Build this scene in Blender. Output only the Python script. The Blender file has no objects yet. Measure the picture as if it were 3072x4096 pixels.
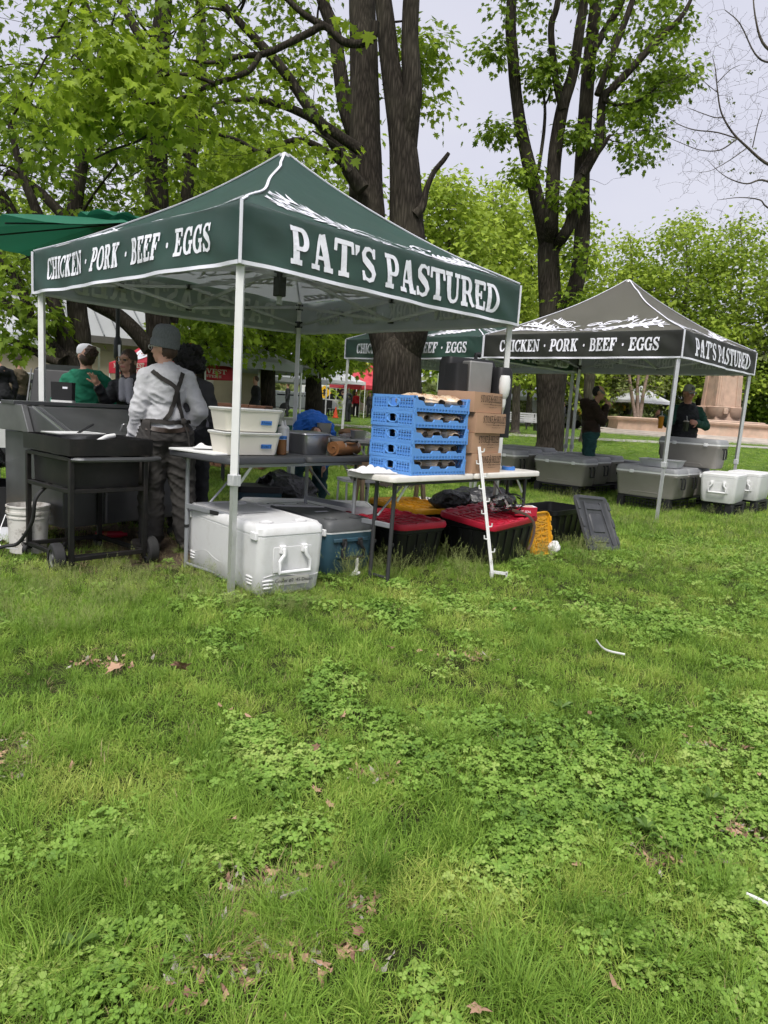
import bpy, bmesh, math, random
import numpy as np
from mathutils import Vector, Matrix, Euler, noise as mnoise
R = math.radians
random.seed(11)
rng = np.random.default_rng(11)
scene = bpy.context.scene
col = scene.collection

# ------------------------------------------------------------------ camera
FPX, CAM = 2873.07, Vector((0.0, 0.0, 1.267))
RIGHT = Vector((0.99813847, 0.00878197, 0.06035297))
UP = Vector((-0.06098856, 0.1437257, 0.98773646))
FWD = Vector((0.0, 0.9895786, -0.14399375))
cd = bpy.data.cameras.new('camera')
cam = bpy.data.objects.new('camera', cd)
col.objects.link(cam)
cam.matrix_world = Matrix(((RIGHT.x, UP.x, -FWD.x, CAM.x), (RIGHT.y, UP.y, -FWD.y, CAM.y),
                           (RIGHT.z, UP.z, -FWD.z, CAM.z), (0, 0, 0, 1)))
cd.sensor_fit = 'VERTICAL'
cd.sensor_height = 36.0
cd.lens = FPX / 4096 * 36.0
cd.clip_start, cd.clip_end = 0.05, 2000
scene.camera = cam

# ------------------------------------------------------------------ sky, sun, exposure
SUN_EL, SUN_AZ = R(58), R(190)        # azimuth clockwise from +Y
w = bpy.data.worlds.new('World')
scene.world = w
w.use_nodes = True
nt = w.node_tree
nt.nodes.clear()
sky = nt.nodes.new('ShaderNodeTexSky')
sky.sky_type = 'NISHITA'
sky.sun_disc = False
sky.sun_elevation = SUN_EL
sky.sun_rotation = SUN_AZ
sky.air_density, sky.dust_density, sky.ozone_density = 1.0, 4.0, 1.0
scl = nt.nodes.new('ShaderNodeVectorMath'); scl.operation = 'SCALE'; scl.inputs['Scale'].default_value = 0.10
tcw = nt.nodes.new('ShaderNodeTexCoord')
mpw = nt.nodes.new('ShaderNodeMapping'); mpw.inputs['Scale'].default_value = (1.2, 1.2, 2.6)
nzw = nt.nodes.new('ShaderNodeTexNoise'); nzw.inputs['Scale'].default_value = 1.6; nzw.inputs['Detail'].default_value = 4
rpw = nt.nodes.new('ShaderNodeValToRGB')
rpw.color_ramp.elements[0].position = 0.3; rpw.color_ramp.elements[0].color = (0.62, 0.63, 0.76, 1)
rpw.color_ramp.elements[1].position = 0.75; rpw.color_ramp.elements[1].color = (0.76, 0.76, 0.84, 1)
mxw = nt.nodes.new('ShaderNodeMix'); mxw.data_type = 'RGBA'; mxw.inputs['Factor'].default_value = 0.93
bgw = nt.nodes.new('ShaderNodeBackground'); bgw.inputs['Strength'].default_value = 0.41
ow = nt.nodes.new('ShaderNodeOutputWorld')
L = nt.links.new
L(sky.outputs[0], scl.inputs[0]); L(tcw.outputs['Generated'], mpw.inputs[0]); L(mpw.outputs[0], nzw.inputs['Vector'])
L(nzw.outputs['Fac'], rpw.inputs[0]); L(scl.outputs[0], mxw.inputs['A']); L(rpw.outputs[0], mxw.inputs['B'])
L(mxw.outputs['Result'], bgw.inputs['Color']); L(bgw.outputs[0], ow.inputs[0])
sd = bpy.data.lights.new('sun', 'SUN')
sd.energy, sd.angle, sd.color = 1.5, R(24), (1.0, 0.97, 0.92)
sun = bpy.data.objects.new('sun', sd)
col.objects.link(sun)
sdir = Vector((math.sin(SUN_AZ) * math.cos(SUN_EL), math.cos(SUN_AZ) * math.cos(SUN_EL), math.sin(SUN_EL)))
sun.rotation_euler = sdir.to_track_quat('Z', 'Y').to_euler()
sun.location = sdir * 40
vs = scene.view_settings
vs.view_transform = 'Standard'; vs.look = 'None'; vs.gamma = 1.0; vs.use_curve_mapping = False
vs.exposure = 1.44
cy = scene.cycles
cy.max_bounces, cy.diffuse_bounces, cy.glossy_bounces, cy.transmission_bounces, cy.transparent_max_bounces = 5, 2, 2, 3, 5
cy.use_adaptive_sampling = True
cy.adaptive_threshold = 0.03
cy.use_denoising = True
cy.caustics_reflective = cy.caustics_refractive = False

# ------------------------------------------------------------------ photograph geometry -> world
def sstep(t):
    t = max(0.0, min(1.0, t)); return t * t * (3 - 2 * t)
def gz(x, y):
    """height of the park ground: level at the stalls, rising a little behind them"""
    return 0.14 * sstep((y - 10.5) / 4.0) + 0.36 * sstep((y - 15) / 28.0)
def ray(u, v):
    return FWD + RIGHT * ((u - 1536) / FPX) - UP * ((v - 2048) / FPX)
def at(u, v, y):
    d = ray(u, v); return CAM + d * (y / d.y)
def gnd(u, v, z=0.0):
    d = ray(u, v); return CAM + d * ((z - CAM.z) / d.z)

# ------------------------------------------------------------------ materials
MATS = {}
def mat(name, base, rough=0.6, metal=0.0, var=0.10, scale=6.0, bump=0.0, bscale=60.0, spec=0.4,
        dirt=None, dirt_amt=0.5, dirt_scale=3.0, transl=0.0, stretch=(1, 1, 1), bdist=0.01, sheen=0.0, tcol=None):
    if name in MATS: return MATS[name]
    m = bpy.data.materials.new(name); m.use_nodes = True
    t = m.node_tree; b = t.nodes['Principled BSDF']; lk = t.links.new
    tc = t.nodes.new('ShaderNodeTexCoord')
    mp = t.nodes.new('ShaderNodeMapping'); mp.inputs['Scale'].default_value = stretch
    lk(tc.outputs['Object'], mp.inputs[0])
    n = t.nodes.new('ShaderNodeTexNoise'); n.inputs['Scale'].default_value = scale; n.inputs['Detail'].default_value = 5
    lk(mp.outputs[0], n.inputs['Vector'])
    rp = t.nodes.new('ShaderNodeValToRGB')
    rp.color_ramp.elements[0].position, rp.color_ramp.elements[1].position = 0.28, 0.72
    rp.color_ramp.elements[0].color = tuple(max(0, c * (1 - var)) for c in base) + (1,)
    rp.color_ramp.elements[1].color = tuple(min(1, c * (1 + var)) for c in base) + (1,)
    lk(n.outputs['Fac'], rp.inputs[0])
    out = rp.outputs[0]
    if dirt:
        n2 = t.nodes.new('ShaderNodeTexNoise'); n2.inputs['Scale'].default_value = dirt_scale
        n2.inputs['Detail'].default_value = 8; n2.inputs['Roughness'].default_value = 0.7
        lk(tc.outputs['Object'], n2.inputs['Vector'])
        r2 = t.nodes.new('ShaderNodeValToRGB')
        r2.color_ramp.elements[0].position, r2.color_ramp.elements[1].position = 0.48, 0.72
        r2.color_ramp.elements[0].color = (0, 0, 0, 1); r2.color_ramp.elements[1].color = (dirt_amt,) * 3 + (1,)
        mx = t.nodes.new('ShaderNodeMix'); mx.data_type = 'RGBA'
        lk(n2.outputs['Fac'], r2.inputs[0]); lk(r2.outputs[0], mx.inputs['Factor'])
        lk(out, mx.inputs['A']); mx.inputs['B'].default_value = tuple(dirt) + (1,)
        out = mx.outputs['Result']
    lk(out, b.inputs['Base Color'])
    b.inputs['Roughness'].default_value = rough; b.inputs['Metallic'].default_value = metal
    b.inputs['Specular IOR Level'].default_value = spec
    if sheen: b.inputs['Sheen Weight'].default_value = sheen
    if bump:
        n3 = t.nodes.new('ShaderNodeTexNoise'); n3.inputs['Scale'].default_value = bscale; n3.inputs['Detail'].default_value = 4
        lk(mp.outputs[0], n3.inputs['Vector'])
        bp = t.nodes.new('ShaderNodeBump'); bp.inputs['Strength'].default_value = bump; bp.inputs['Distance'].default_value = bdist
        lk(n3.outputs['Fac'], bp.inputs['Height']); lk(bp.outputs[0], b.inputs['Normal'])
    if transl:
        tr = t.nodes.new('ShaderNodeBsdfTranslucent'); ms = t.nodes.new('ShaderNodeMixShader')
        ms.inputs[0].default_value = transl
        if tcol: tr.inputs[0].default_value = tuple(tcol) + (1,)
        else: lk(out, tr.inputs[0])
        lk(b.outputs[0], ms.inputs[1]); lk(tr.outputs[0], ms.inputs[2])
        lk(ms.outputs[0], t.nodes['Material Output'].inputs[0])
    MATS[name] = m
    return m

def leaf_mat(name, dark, light, transl=0.35, attr='tint', inst=False, rough=0.55):
    if name in MATS: return MATS[name]
    m = bpy.data.materials.new(name); m.use_nodes = True
    t = m.node_tree; b = t.nodes['Principled BSDF']; lk = t.links.new
    a = t.nodes.new('ShaderNodeAttribute'); a.attribute_name = attr
    fac = a.outputs['Fac']
    if inst:
        a2 = t.nodes.new('ShaderNodeAttribute'); a2.attribute_type = 'INSTANCER'; a2.attribute_name = 'tnt'
        ad = t.nodes.new('ShaderNodeMath'); ad.operation = 'MULTIPLY_ADD'
        ad.inputs[1].default_value = 0.45
        lk(fac, ad.inputs[0]); lk(a2.outputs['Fac'], ad.inputs[2]); fac = ad.outputs[0]
    rp = t.nodes.new('ShaderNodeValToRGB')
    rp.color_ramp.elements[0].color = tuple(dark) + (1,); rp.color_ramp.elements[1].color = tuple(light) + (1,)
    lk(fac, rp.inputs[0]); lk(rp.outputs[0], b.inputs['Base Color'])
    b.inputs['Roughness'].default_value = rough; b.inputs['Specular IOR Level'].default_value = 0.25
    tr = t.nodes.new('ShaderNodeBsdfTranslucent'); ms = t.nodes.new('ShaderNodeMixShader')
    ms.inputs[0].default_value = transl
    lk(rp.outputs[0], tr.inputs[0]); lk(b.outputs[0], ms.inputs[1]); lk(tr.outputs[0], ms.inputs[2])
    lk(ms.outputs[0], t.nodes['Material Output'].inputs[0])
    MATS[name] = m
    return m

# ------------------------------------------------------------------ mesh builder
def rot_z(a): return Matrix.Rotation(a, 4, 'Z')
class MB:
    def __init__(self): self.v, self.f, self.m, self.T, self.mi = [], [], [], None, 0
    def add(self, vs, fs):
        o = len(self.v)
        if self.T is not None: vs = [self.T @ Vector(p) for p in vs]
        self.v.extend([tuple(p) for p in vs])
        self.f.extend([tuple(i + o for i in q) for q in fs]); self.m.extend([self.mi] * len(fs))
        return self
    def box(self, c, s, rz=0.0, M=None):
        x, y, z = s[0] / 2, s[1] / 2, s[2] / 2
        P = [Vector(q) for q in ((-x, -y, -z), (x, -y, -z), (x, y, -z), (-x, y, -z), (-x, -y, z), (x, -y, z), (x, y, z), (-x, y, z))]
        m = M if M is not None else Matrix.Rotation(rz, 3, 'Z')
        return self.add([m @ p + Vector(c) for p in P], [(0, 3, 2, 1), (4, 5, 6, 7), (0, 1, 5, 4), (1, 2, 6, 5), (2, 3, 7, 6), (3, 0, 4, 7)])
    def loft(self, rings, cap0=True, cap1=True):
        n = len(rings[0]); vs = [p for r in rings for p in r]; fs = []
        for i in range(len(rings) - 1):
            for j in range(n):
                k = (j + 1) % n
                fs.append((i * n + j, i * n + k, (i + 1) * n + k, (i + 1) * n + j))
        if cap0: fs.append(tuple(range(n - 1, -1, -1)))
        if cap1: fs.append(tuple(range((len(rings) - 1) * n, len(rings) * n)))
        return self.add(vs, fs)
    def rbox(self, zs, n=3, c=(0, 0), cap0=True, cap1=True):
        """stack of rounded rectangles: (z, half x, half y, corner radius)"""
        rings = []
        for z, hx, hy, r in zs:
            r = min(r, hx * 0.999, hy * 0.999); ring = []
            for cx, cy_, a0 in ((1, 1, 0), (-1, 1, 90), (-1, -1, 180), (1, -1, 270)):
                for i in range(n + 1):
                    a = R(a0 + 90 * i / n)
                    ring.append((c[0] + cx * (hx - r) + r * math.cos(a), c[1] + cy_ * (hy - r) + r * math.sin(a), z))
            rings.append(ring)
        return self.loft(rings, cap0, cap1)
    def tube(self, pts, r, seg=8, cap=True, flat=1.0):
        pts = [Vector(p) for p in pts]; n = len(pts)
        rs = r if isinstance(r, (list, tuple)) else [r] * n
        t0 = (pts[1] - pts[0]).normalized()
        a = Vector((0, 0, 1)) if abs(t0.z) < 0.9 else Vector((1, 0, 0))
        nrm = (a - t0 * a.dot(t0)).normalized(); rings = []
        for i, p in enumerate(pts):
            t = (pts[min(i + 1, n - 1)] - pts[max(i - 1, 0)]).normalized()
            nrm = (nrm - t * nrm.dot(t)).normalized(); b = t.cross(nrm)
            rings.append([p + (nrm * math.cos(2 * math.pi * j / seg) + b * math.sin(2 * math.pi * j / seg) * flat) * rs[i] for j in range(seg)])
        return self.loft(rings, cap, cap)
    def bar(self, p, q, wd, ht, upv=(0, 0, 1)):
        p, q = Vector(p), Vector(q); t = (q - p).normalized(); u = Vector(upv)
        if abs(t.dot(u)) > 0.95: u = Vector((1, 0, 0))
        s = t.cross(u).normalized(); u = s.cross(t)
        rg = [[c + s * wd / 2 * a + u * ht / 2 * b for a, b in ((-1, -1), (1, -1), (1, 1), (-1, 1))] for c in (p, q)]
        return self.loft(rg)
    def lathe(self, prof, seg=24, c=(0, 0), cap0=True, cap1=True):
        rg = [[(c[0] + r * math.cos(2 * math.pi * j / seg), c[1] + r * math.sin(2 * math.pi * j / seg), z) for j in range(seg)] for r, z in prof]
        return self.loft(rg, cap0, cap1)
    def prism(self, poly, z0, z1):
        return self.loft([[(x, y, z0) for x, y in poly], [(x, y, z1) for x, y in poly]])
    def sheet(self, fn, nu, nv):
        vs = [fn(i / nu, j / nv) for j in range(nv + 1) for i in range(nu + 1)]
        fs = [(j * (nu + 1) + i, j * (nu + 1) + i + 1, (j + 1) * (nu + 1) + i + 1, (j + 1) * (nu + 1) + i) for j in range(nv) for i in range(nu)]
        return self.add(vs, fs)
    def ball(self, c, r, seg=12, rings=8, M=None):
        rx, ry, rz = r if isinstance(r, (list, tuple)) else (r, r, r)
        rg = []
        for i in range(rings + 1):
            a = math.pi * (i + 0.02) / (rings + 0.04) - math.pi / 2
            ring = [Vector((rx * math.cos(a) * math.cos(2 * math.pi * j / seg), ry * math.cos(a) * math.sin(2 * math.pi * j / seg), rz * math.sin(a))) for j in range(seg)]
            rg.append([(M @ p if M is not None else p) + Vector(c) for p in ring])
        return self.loft(rg)
    def build(self, name, mats, parent=None, smooth=True, ang=38, bevel=0.0, loc=None, rz=None, rot=None):
        me = bpy.data.meshes.new(name)
        me.from_pydata(self.v, [], self.f)
        if not isinstance(mats, (list, tuple)): mats = [mats]
        for m in mats: me.materials.append(m)
        if len(mats) > 1: me.polygons.foreach_set('material_index', self.m)
        if smooth:
            me.polygons.foreach_set('use_smooth', [True] * len(me.polygons))
            me.set_sharp_from_angle(angle=R(ang))
        me.update()
        o = bpy.data.objects.new(name, me); col.objects.link(o)
        if parent is not None: o.parent = parent
        if loc is not None: o.location = loc
        if rz is not None: o.rotation_euler = (0, 0, rz)
        if rot is not None: o.rotation_euler = rot
        if bevel:
            b = o.modifiers.new('bevel', 'BEVEL'); b.width = bevel; b.segments = 2; b.limit_method = 'ANGLE'; b.angle_limit = R(50)
        return o

def tag(o, label, cat, group=None, kind=None):
    o['label'] = label; o['category'] = cat
    if group: o['group'] = group
    if kind: o['kind'] = kind
    return o
def thing(name, label, cat, loc=(0, 0, 0), rz=0.0, group=None, rot=None):
    o = bpy.data.objects.new(name, None); col.objects.link(o)
    o.location = loc; o.rotation_euler = rot if rot is not None else (0, 0, rz); o.empty_display_size = 0.1
    return tag(o, label, cat, group)
def copy_tree(o, parent=None):
    c = o.copy(); col.objects.link(c); c.parent = parent
    for ch in list(o.children): copy_tree(ch, c)
    return c
def inst(mesh, name, parent, loc=(0, 0, 0), rz=0.0, rot=None, scale=None):
    o = bpy.data.objects.new(name, mesh); col.objects.link(o); o.parent = parent
    o.location = loc; o.rotation_euler = rot if rot is not None else (0, 0, rz)
    if scale: o.scale = scale
    return o
def bez(pts, n=8):
    """Catmull-Rom through pts"""
    P = [Vector(p) for p in pts]; P = [P[0] * 2 - P[1]] + P + [P[-1] * 2 - P[-2]]; out = []
    for i in range(1, len(P) - 2):
        for k in range(n):
            t = k / n; a, b, c, d = P[i - 1], P[i], P[i + 1], P[i + 2]
            out.append(0.5 * ((2 * b) + (c - a) * t + (2 * a - 5 * b + 4 * c - d) * t * t + (3 * b - a - 3 * c + d) * t ** 3))
    out.append(P[-2]); return out

# ------------------------------------------------------------------ lettering (slab-serif strokes, cap height 1)
def arc(cx, cy_, rx, ry, a0, a1, n=16, sw=0.2, tw=0.1):
    P, W = [], []
    for i in range(n + 1):
        a = R(a0 + (a1 - a0) * i / n)
        P.append((cx + rx * math.cos(a), cy_ + ry * math.sin(a))); W.append(tw + (sw - tw) * abs(math.cos(a)) ** 1.3)
    return (P, W)
def ln(x0, y0, x1, y1, wd, n=5): return ([(x0 + (x1 - x0) * i / n, y0 + (y1 - y0) * i / n) for i in range(n + 1)], [wd] * (n + 1))
SW, TW, SE = 0.21, 0.10, 0.12
def stem(x, y0=0.03, y1=0.97, w_=SW): return ln(x, y0, x, y1, w_, 6)
def ser(x, y, half=0.2): return ([(x - half, y), (x - half * .5, y), (x, y), (x + half * .5, y), (x + half, y)], [SE * 1.05, SE, SE * .9, SE, SE * 1.05])
b_, t_ = SE / 2, 1 - SE / 2
GLYPH = {
 'I': (0.44, [stem(.22), ser(.22, b_), ser(.22, t_)]),
 'H': (0.96, [stem(.22), stem(.74), ser(.22, b_), ser(.22, t_), ser(.74, b_), ser(.74, t_), ln(.22, .5, .74, .5, TW)]),
 'E': (0.80, [stem(.22), ln(.02, b_, .72, b_, SE), ln(.02, t_, .70, t_, SE), ln(.22, .52, .5, .52, TW), ln(.5, .38, .5, .66, .08), ln(.70, .02, .72, .32, .11), ln(.70, .98, .68, .70, .11)]),
 'F': (0.76, [stem(.22), ser(.22, b_, .22), ln(.02, t_, .70, t_, SE), ln(.22, .5, .5, .5, TW), ln(.5, .36, .5, .64, .08), ln(.69, .98, .68, .68, .11)]),
 'L': (0.74, [stem(.22), ser(.22, t_, .2), ln(.02, b_, .68, b_, SE), ln(.66, .02, .68, .34, .11)]),
 'C': (0.80, [arc(.44, .5, .32, .45, 48, 316, 20), ln(.68, .66, .70, 1.0, .11), ([(.62, .14), (.70, .22), (.73, .32)], [.09, .09, .07])]),
 'G': (0.86, [arc(.44, .5, .32, .45, 48, 330, 20), ln(.68, .66, .70, 1.0, .11), ln(.70, .02, .70, .42, .15), ser(.70, .44, .17)]),
 'K': (0.94, [stem(.22), ser(.22, b_), ser(.22, t_), ln(.30, .42, .68, .94, .10), ln(.42, .56, .74, .05, .19), ser(.74, b_, .17), ser(.70, t_, .17)]),
 'N': (0.98, [ln(.2, .03, .2, .97, .11), ln(.78, .03, .78, .97, .11), ln(.16, .97, .78, .05, .20, 8), ser(.2, b_, .18), ser(.14, t_, .14), ser(.78, t_, .18)]),
 'P': (0.80, [stem(.22), ser(.22, b_, .22), ser(.15, t_, .14), ln(.2, .95, .46, .95, TW), ln(.2, .43, .46, .43, TW), arc(.44, .69, .23, .26, 90, -90, 14)]),
 'R': (0.92, [stem(.22), ser(.22, b_), ser(.15, t_, .14), ln(.2, .95, .46, .95, TW), ln(.2, .47, .46, .47, TW), arc(.44, .71, .23, .24, 90, -90, 14), ([(.46, .47), (.58, .40), (.64, .2), (.72, .06), (.86, .07)], [.12, .18, .19, .14, .07])]),
 'B': (0.84, [stem(.22), ln(.05, .95, .46, .95, TW), ln(.05, .05, .48, .05, TW), ln(.2, .52, .46, .52, TW), arc(.44, .735, .21, .215, 90, -90, 12), arc(.46, .285, .25, .235, 90, -90, 12)]),
 'D': (0.90, [stem(.22), ln(.03, .95, .44, .95, TW), ln(.03, .05, .44, .05, TW), arc(.42, .5, .34, .45, 90, -90, 18)]),
 'O': (0.88, [arc(.44, .5, .33, .45, 0, 360, 28)]),
 'S': (0.74, [([(.62, .74), (.55, .9), (.40, .955), (.22, .92), (.13, .78), (.18, .64), (.36, .53), (.53, .42), (.62, .27), (.55, .11), (.37, .045), (.19, .09), (.11, .24)],
               [.08, .09, .10, .13, .17, .2, .22, .21, .18, .13, .1, .09, .08]), ln(.63, .70, .63, .99, .10), ln(.10, .02, .10, .30, .10)]),
 'A': (0.96, [ln(.20, .05, .44, .98, .10, 8), ln(.76, .05, .48, .98, .22, 8), ln(.28, .34, .66, .34, .09), ser(.18, b_, .18), ser(.76, b_, .2)]),
 'T': (0.86, [stem(.43), ser(.43, b_, .22), ln(.03, t_, .83, t_, SE), ln(.07, .98, .04, .66, .11), ln(.79, .98, .82, .66, .11)]),
 'U': (0.94, [ln(.22, .35, .22, .97, SW, 4), ln(.74, .35, .74, .97, .11, 4), ser(.22, t_), ser(.74, t_, .17), ([(.22, .37), (.25, .17), (.36, .06), (.50, .05), (.65, .11), (.73, .22), (.74, .38)], [.21, .19, .13, .1, .1, .11, .11])]),
 'V': (0.92, [ln(.18, .96, .45, .03, .21, 8), ln(.74, .96, .49, .03, .10, 8), ser(.18, t_), ser(.74, t_, .17)]),
 'W': (1.30, [ln(.18, .96, .40, .03, .19, 8), ln(.64, .96, .43, .03, .10, 8), ln(.64, .96, .86, .03, .19, 8), ln(1.1, .96, .89, .03, .10, 8), ser(.18, t_, .17), ser(1.1, t_, .16)]),
 "'": (0.30, [([(.15, .97), (.15, .84), (.08, .68)], [.2, .17, .04])]),
 '.': (0.50, [([(.16, .47), (.25, .47), (.34, .47)], [.12, .2, .12])]),
 '&': (0.95, [([(.88, .06), (.62, .3), (.36, .62), (.30, .82), (.42, .96), (.56, .88), (.54, .72), (.34, .54), (.16, .38), (.12, .2), (.26, .05), (.48, .05), (.66, .2), (.76, .46)],
               [.1, .13, .15, .12, .08, .1, .12, .11, .15, .16, .12, .1, .1, .07]), ser(.78, .48, .13)]),
 ' ': (0.42, []),
}
def lettering(mb, text, fn, gap=0.03, thin=1.0, words=None):
    """fn(x01, y, layer) -> 3-D point; x runs 0..1 over the whole text, y 0..1 over the cap height"""
    total = sum(GLYPH[c][0] + gap for c in text) - gap
    x0 = 0.0; layer = 0
    for ch in text:
        wd, strokes = GLYPH[ch]
        if words is not None and ch in ' .':
            if mb.v: words.append(mb); mb = MB()
        for si, (P, W) in enumerate(strokes):
            n = len(P); A, B = [], []
            for i in range(n):
                a, b = P[max(i - 1, 0)], P[min(i + 1, n - 1)]
                tx, ty = b[0] - a[0], b[1] - a[1]; l = math.hypot(tx, ty) or 1
                hw = W[i] * thin / 2; px, py = P[i]
                A.append(fn((x0 + px - ty / l * hw) / total, py + tx / l * hw, si))
                B.append(fn((x0 + px + ty / l * hw) / total, py - tx / l * hw, si))
            mb.add(A + B, [(i, i + 1, n + i + 1, n + i) for i in range(n - 1)])
        x0 += wd + gap
        if words is not None and ch == '.': words.append(mb); mb = MB()
    if words is not None and mb.v: words.append(mb)
    return total
def small_text(body, size, name, m, parent, loc, rot, align='CENTER'):
    """plain small print, turned into a mesh"""
    cu = bpy.data.curves.new('print', 'FONT'); cu.body = body; cu.size = size; cu.align_x = align; cu.resolution_u = 2
    to = bpy.data.objects.new('print', cu); col.objects.link(to)
    dg = bpy.context.evaluated_depsgraph_get(); dg.update()
    me = bpy.data.meshes.new_from_object(to.evaluated_get(dg))
    bpy.data.objects.remove(to); bpy.data.curves.remove(cu)
    me.materials.clear(); me.materials.append(m)
    o = bpy.data.objects.new(name, me); col.objects.link(o); o.parent = parent
    o.location = loc; o.rotation_euler = rot
    return o

# ================================================================== ground
def ground_material():
    m = bpy.data.materials.new('lawn_soil'); m.use_nodes = True
    t = m.node_tree; b = t.nodes['Principled BSDF']; lk = t.links.new
    tc = t.nodes.new('ShaderNodeTexCoord')
    def noise(s, d=6, r=0.6):
        n = t.nodes.new('ShaderNodeTexNoise'); n.inputs['Scale'].default_value = s; n.inputs['Detail'].default_value = d
        n.inputs['Roughness'].default_value = r; lk(tc.outputs['Object'], n.inputs['Vector']); return n.outputs['Fac']
    def ramp(f, a, ca, b2, cb):
        r = t.nodes.new('ShaderNodeValToRGB'); r.color_ramp.elements[0].position = a; r.color_ramp.elements[1].position = b2
        r.color_ramp.elements[0].color = ca + (1,); r.color_ramp.elements[1].color = cb + (1,); lk(f, r.inputs[0]); return r.outputs[0]
    g1 = ramp(noise(0.7), 0.3, (0.075, 0.135, 0.022), 0.7, (0.12, 0.185, 0.04))
    g2 = ramp(noise(26, 5, 0.8), 0.3, (0.055, 0.10, 0.016), 0.75, (0.15, 0.22, 0.055))
    mg = t.nodes.new('ShaderNodeMix'); mg.data_type = 'RGBA'; mg.inputs['Factor'].default_value = 0.5
    lk(g1, mg.inputs['A']); lk(g2, mg.inputs['B'])
    shaded_thatch = ramp(noise(30, 6, .8), 0.3, (0.022, 0.030, 0.008), 0.75, (0.075, 0.085, 0.028))  # dead-grass and soil tone, darkened to put shade between the near blades
    al = t.nodes.new('ShaderNodeAttribute'); al.attribute_name = 'gap_shade'
    mt = t.nodes.new('ShaderNodeMix'); mt.data_type = 'RGBA'; lk(al.outputs['Fac'], mt.inputs['Factor']); lk(mg.outputs['Result'], mt.inputs['A']); lk(shaded_thatch, mt.inputs['B']); mg = mt
    soil = ramp(noise(18, 8, 0.75), 0.3, (0.07, 0.05, 0.033), 0.75, (0.20, 0.15, 0.105))
    at_ = t.nodes.new('ShaderNodeAttribute'); at_.attribute_name = 'bare'
    ad = t.nodes.new('ShaderNodeMath'); ad.operation = 'ADD'; lk(at_.outputs['Fac'], ad.inputs[0]); lk(noise(7), ad.inputs[1])
    rr = ramp(ad.outputs[0], 0.85, (0, 0, 0), 1.15, (1, 1, 1))
    mx = t.nodes.new('ShaderNodeMix'); mx.data_type = 'RGBA'
    lk(rr, mx.inputs['Factor']); lk(mg.outputs['Result'], mx.inputs['A']); lk(soil, mx.inputs['B'])
    lk(mx.outputs['Result'], b.inputs['Base Color']); b.inputs['Roughness'].default_value = 0.95; b.inputs['Specular IOR Level'].default_value = 0.1
    bp = t.nodes.new('ShaderNodeBump'); bp.inputs['Strength'].default_value = 0.8; bp.inputs['Distance'].default_value = 0.03
    lk(noise(40, 8, 0.8), bp.inputs['Height']); lk(bp.outputs[0], b.inputs['Normal'])
    return m

# worn, bare spots: (x, y, radius x, radius y, strength)
_q = lambda u, v: gnd(u, v)
BARE = []
for u, v, rx, ry, s in ((1110, 3560, .16, .08, 1.0), (1380, 3650, .10, .06, .8), (15, 3030, .2, .10, 1.0), (900, 3830, .13, .08, .7), (1510, 3110, .09, .05, .4), (2690, 3460, .14, .06, .65),
                        (2950, 3340, .12, .06, .55), (830, 3900, .10, .06, .5), (1270, 3830, .12, .05, .6), (1870, 2640, .12, .06, .5), (2870, 3000, .1, .05, .4),
                        (420, 2665, .14, .07, .45), (560, 3500, .08, .05, .35), (2100, 3700, .09, .05, .3)):
    p = _q(u, v); BARE.append((p.x, p.y, rx, ry, s))
BARE += [(-1.75, 6.2, 1.0, 1.1, 1.0), (-2.6, 7.0, 1.3, .9, .9), (-1.2, 6.6, .6, .7, .9)]
def bare(x, y):
    s = 0.0
    for bx, by, rx, ry, k in BARE:
        d = ((x - bx) / rx) ** 2 + ((y - by) / ry) ** 2
        if d < 4: s = max(s, k * math.exp(-d * 0.9))
    return s

def ground():
    xs = list(np.linspace(-7, 7, 113)); ys = list(np.linspace(0.2, 14, 111))
    far = [10 * 1.35 ** k for k in range(14)]
    xs = [-7 - 3 * (1.45 ** k - 1) * 3 for k in range(13, 0, -1)] + xs + [7 + 3 * (1.45 ** k - 1) * 3 for k in range(1, 14)]
    ys = [-120, -40, -15, -5, -1.5] + ys + [14 + 2.5 * (1.4 ** k - 1) * 2 for k in range(1, 15)]
    v, f = [], []; bar, gap_shd = [], []
    for y in ys:
        for x in xs:
            z = gz(x, y)
            if -7 <= x <= 7 and 0 < y < 14:
                z += 0.012 * mnoise.noise(Vector((x * 1.3, y * 1.3, 0)))
            v.append((x, y, z)); bar.append(bare(x, y)); gap_shd.append((1 - sstep((y - 6) / 5)) * (1 if abs(x) < .6 * max(y, 0) + .8 else 0))
    n = len(xs)
    for j in range(len(ys) - 1):
        for i in range(n - 1): f.append((j * n + i, j * n + i + 1, (j + 1) * n + i + 1, (j + 1) * n + i))
    me = bpy.data.meshes.new('ground'); me.from_pydata(v, [], f)
    a = me.attributes.new('bare', 'FLOAT', 'POINT'); a.data.foreach_set('value', bar)
    a = me.attributes.new('gap_shade', 'FLOAT', 'POINT'); a.data.foreach_set('value', gap_shd)  # weight of the painted gap darkening, strongest close to the camera
    me.materials.append(ground_material()); me.polygons.foreach_set('use_smooth', [True] * len(f))
    o = bpy.data.objects.new('ground', me); col.objects.link(o)
    o['label'] = 'park lawn with bare earthy patches'; o['category'] = 'ground'; o['kind'] = 'structure'
ground()
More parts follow.
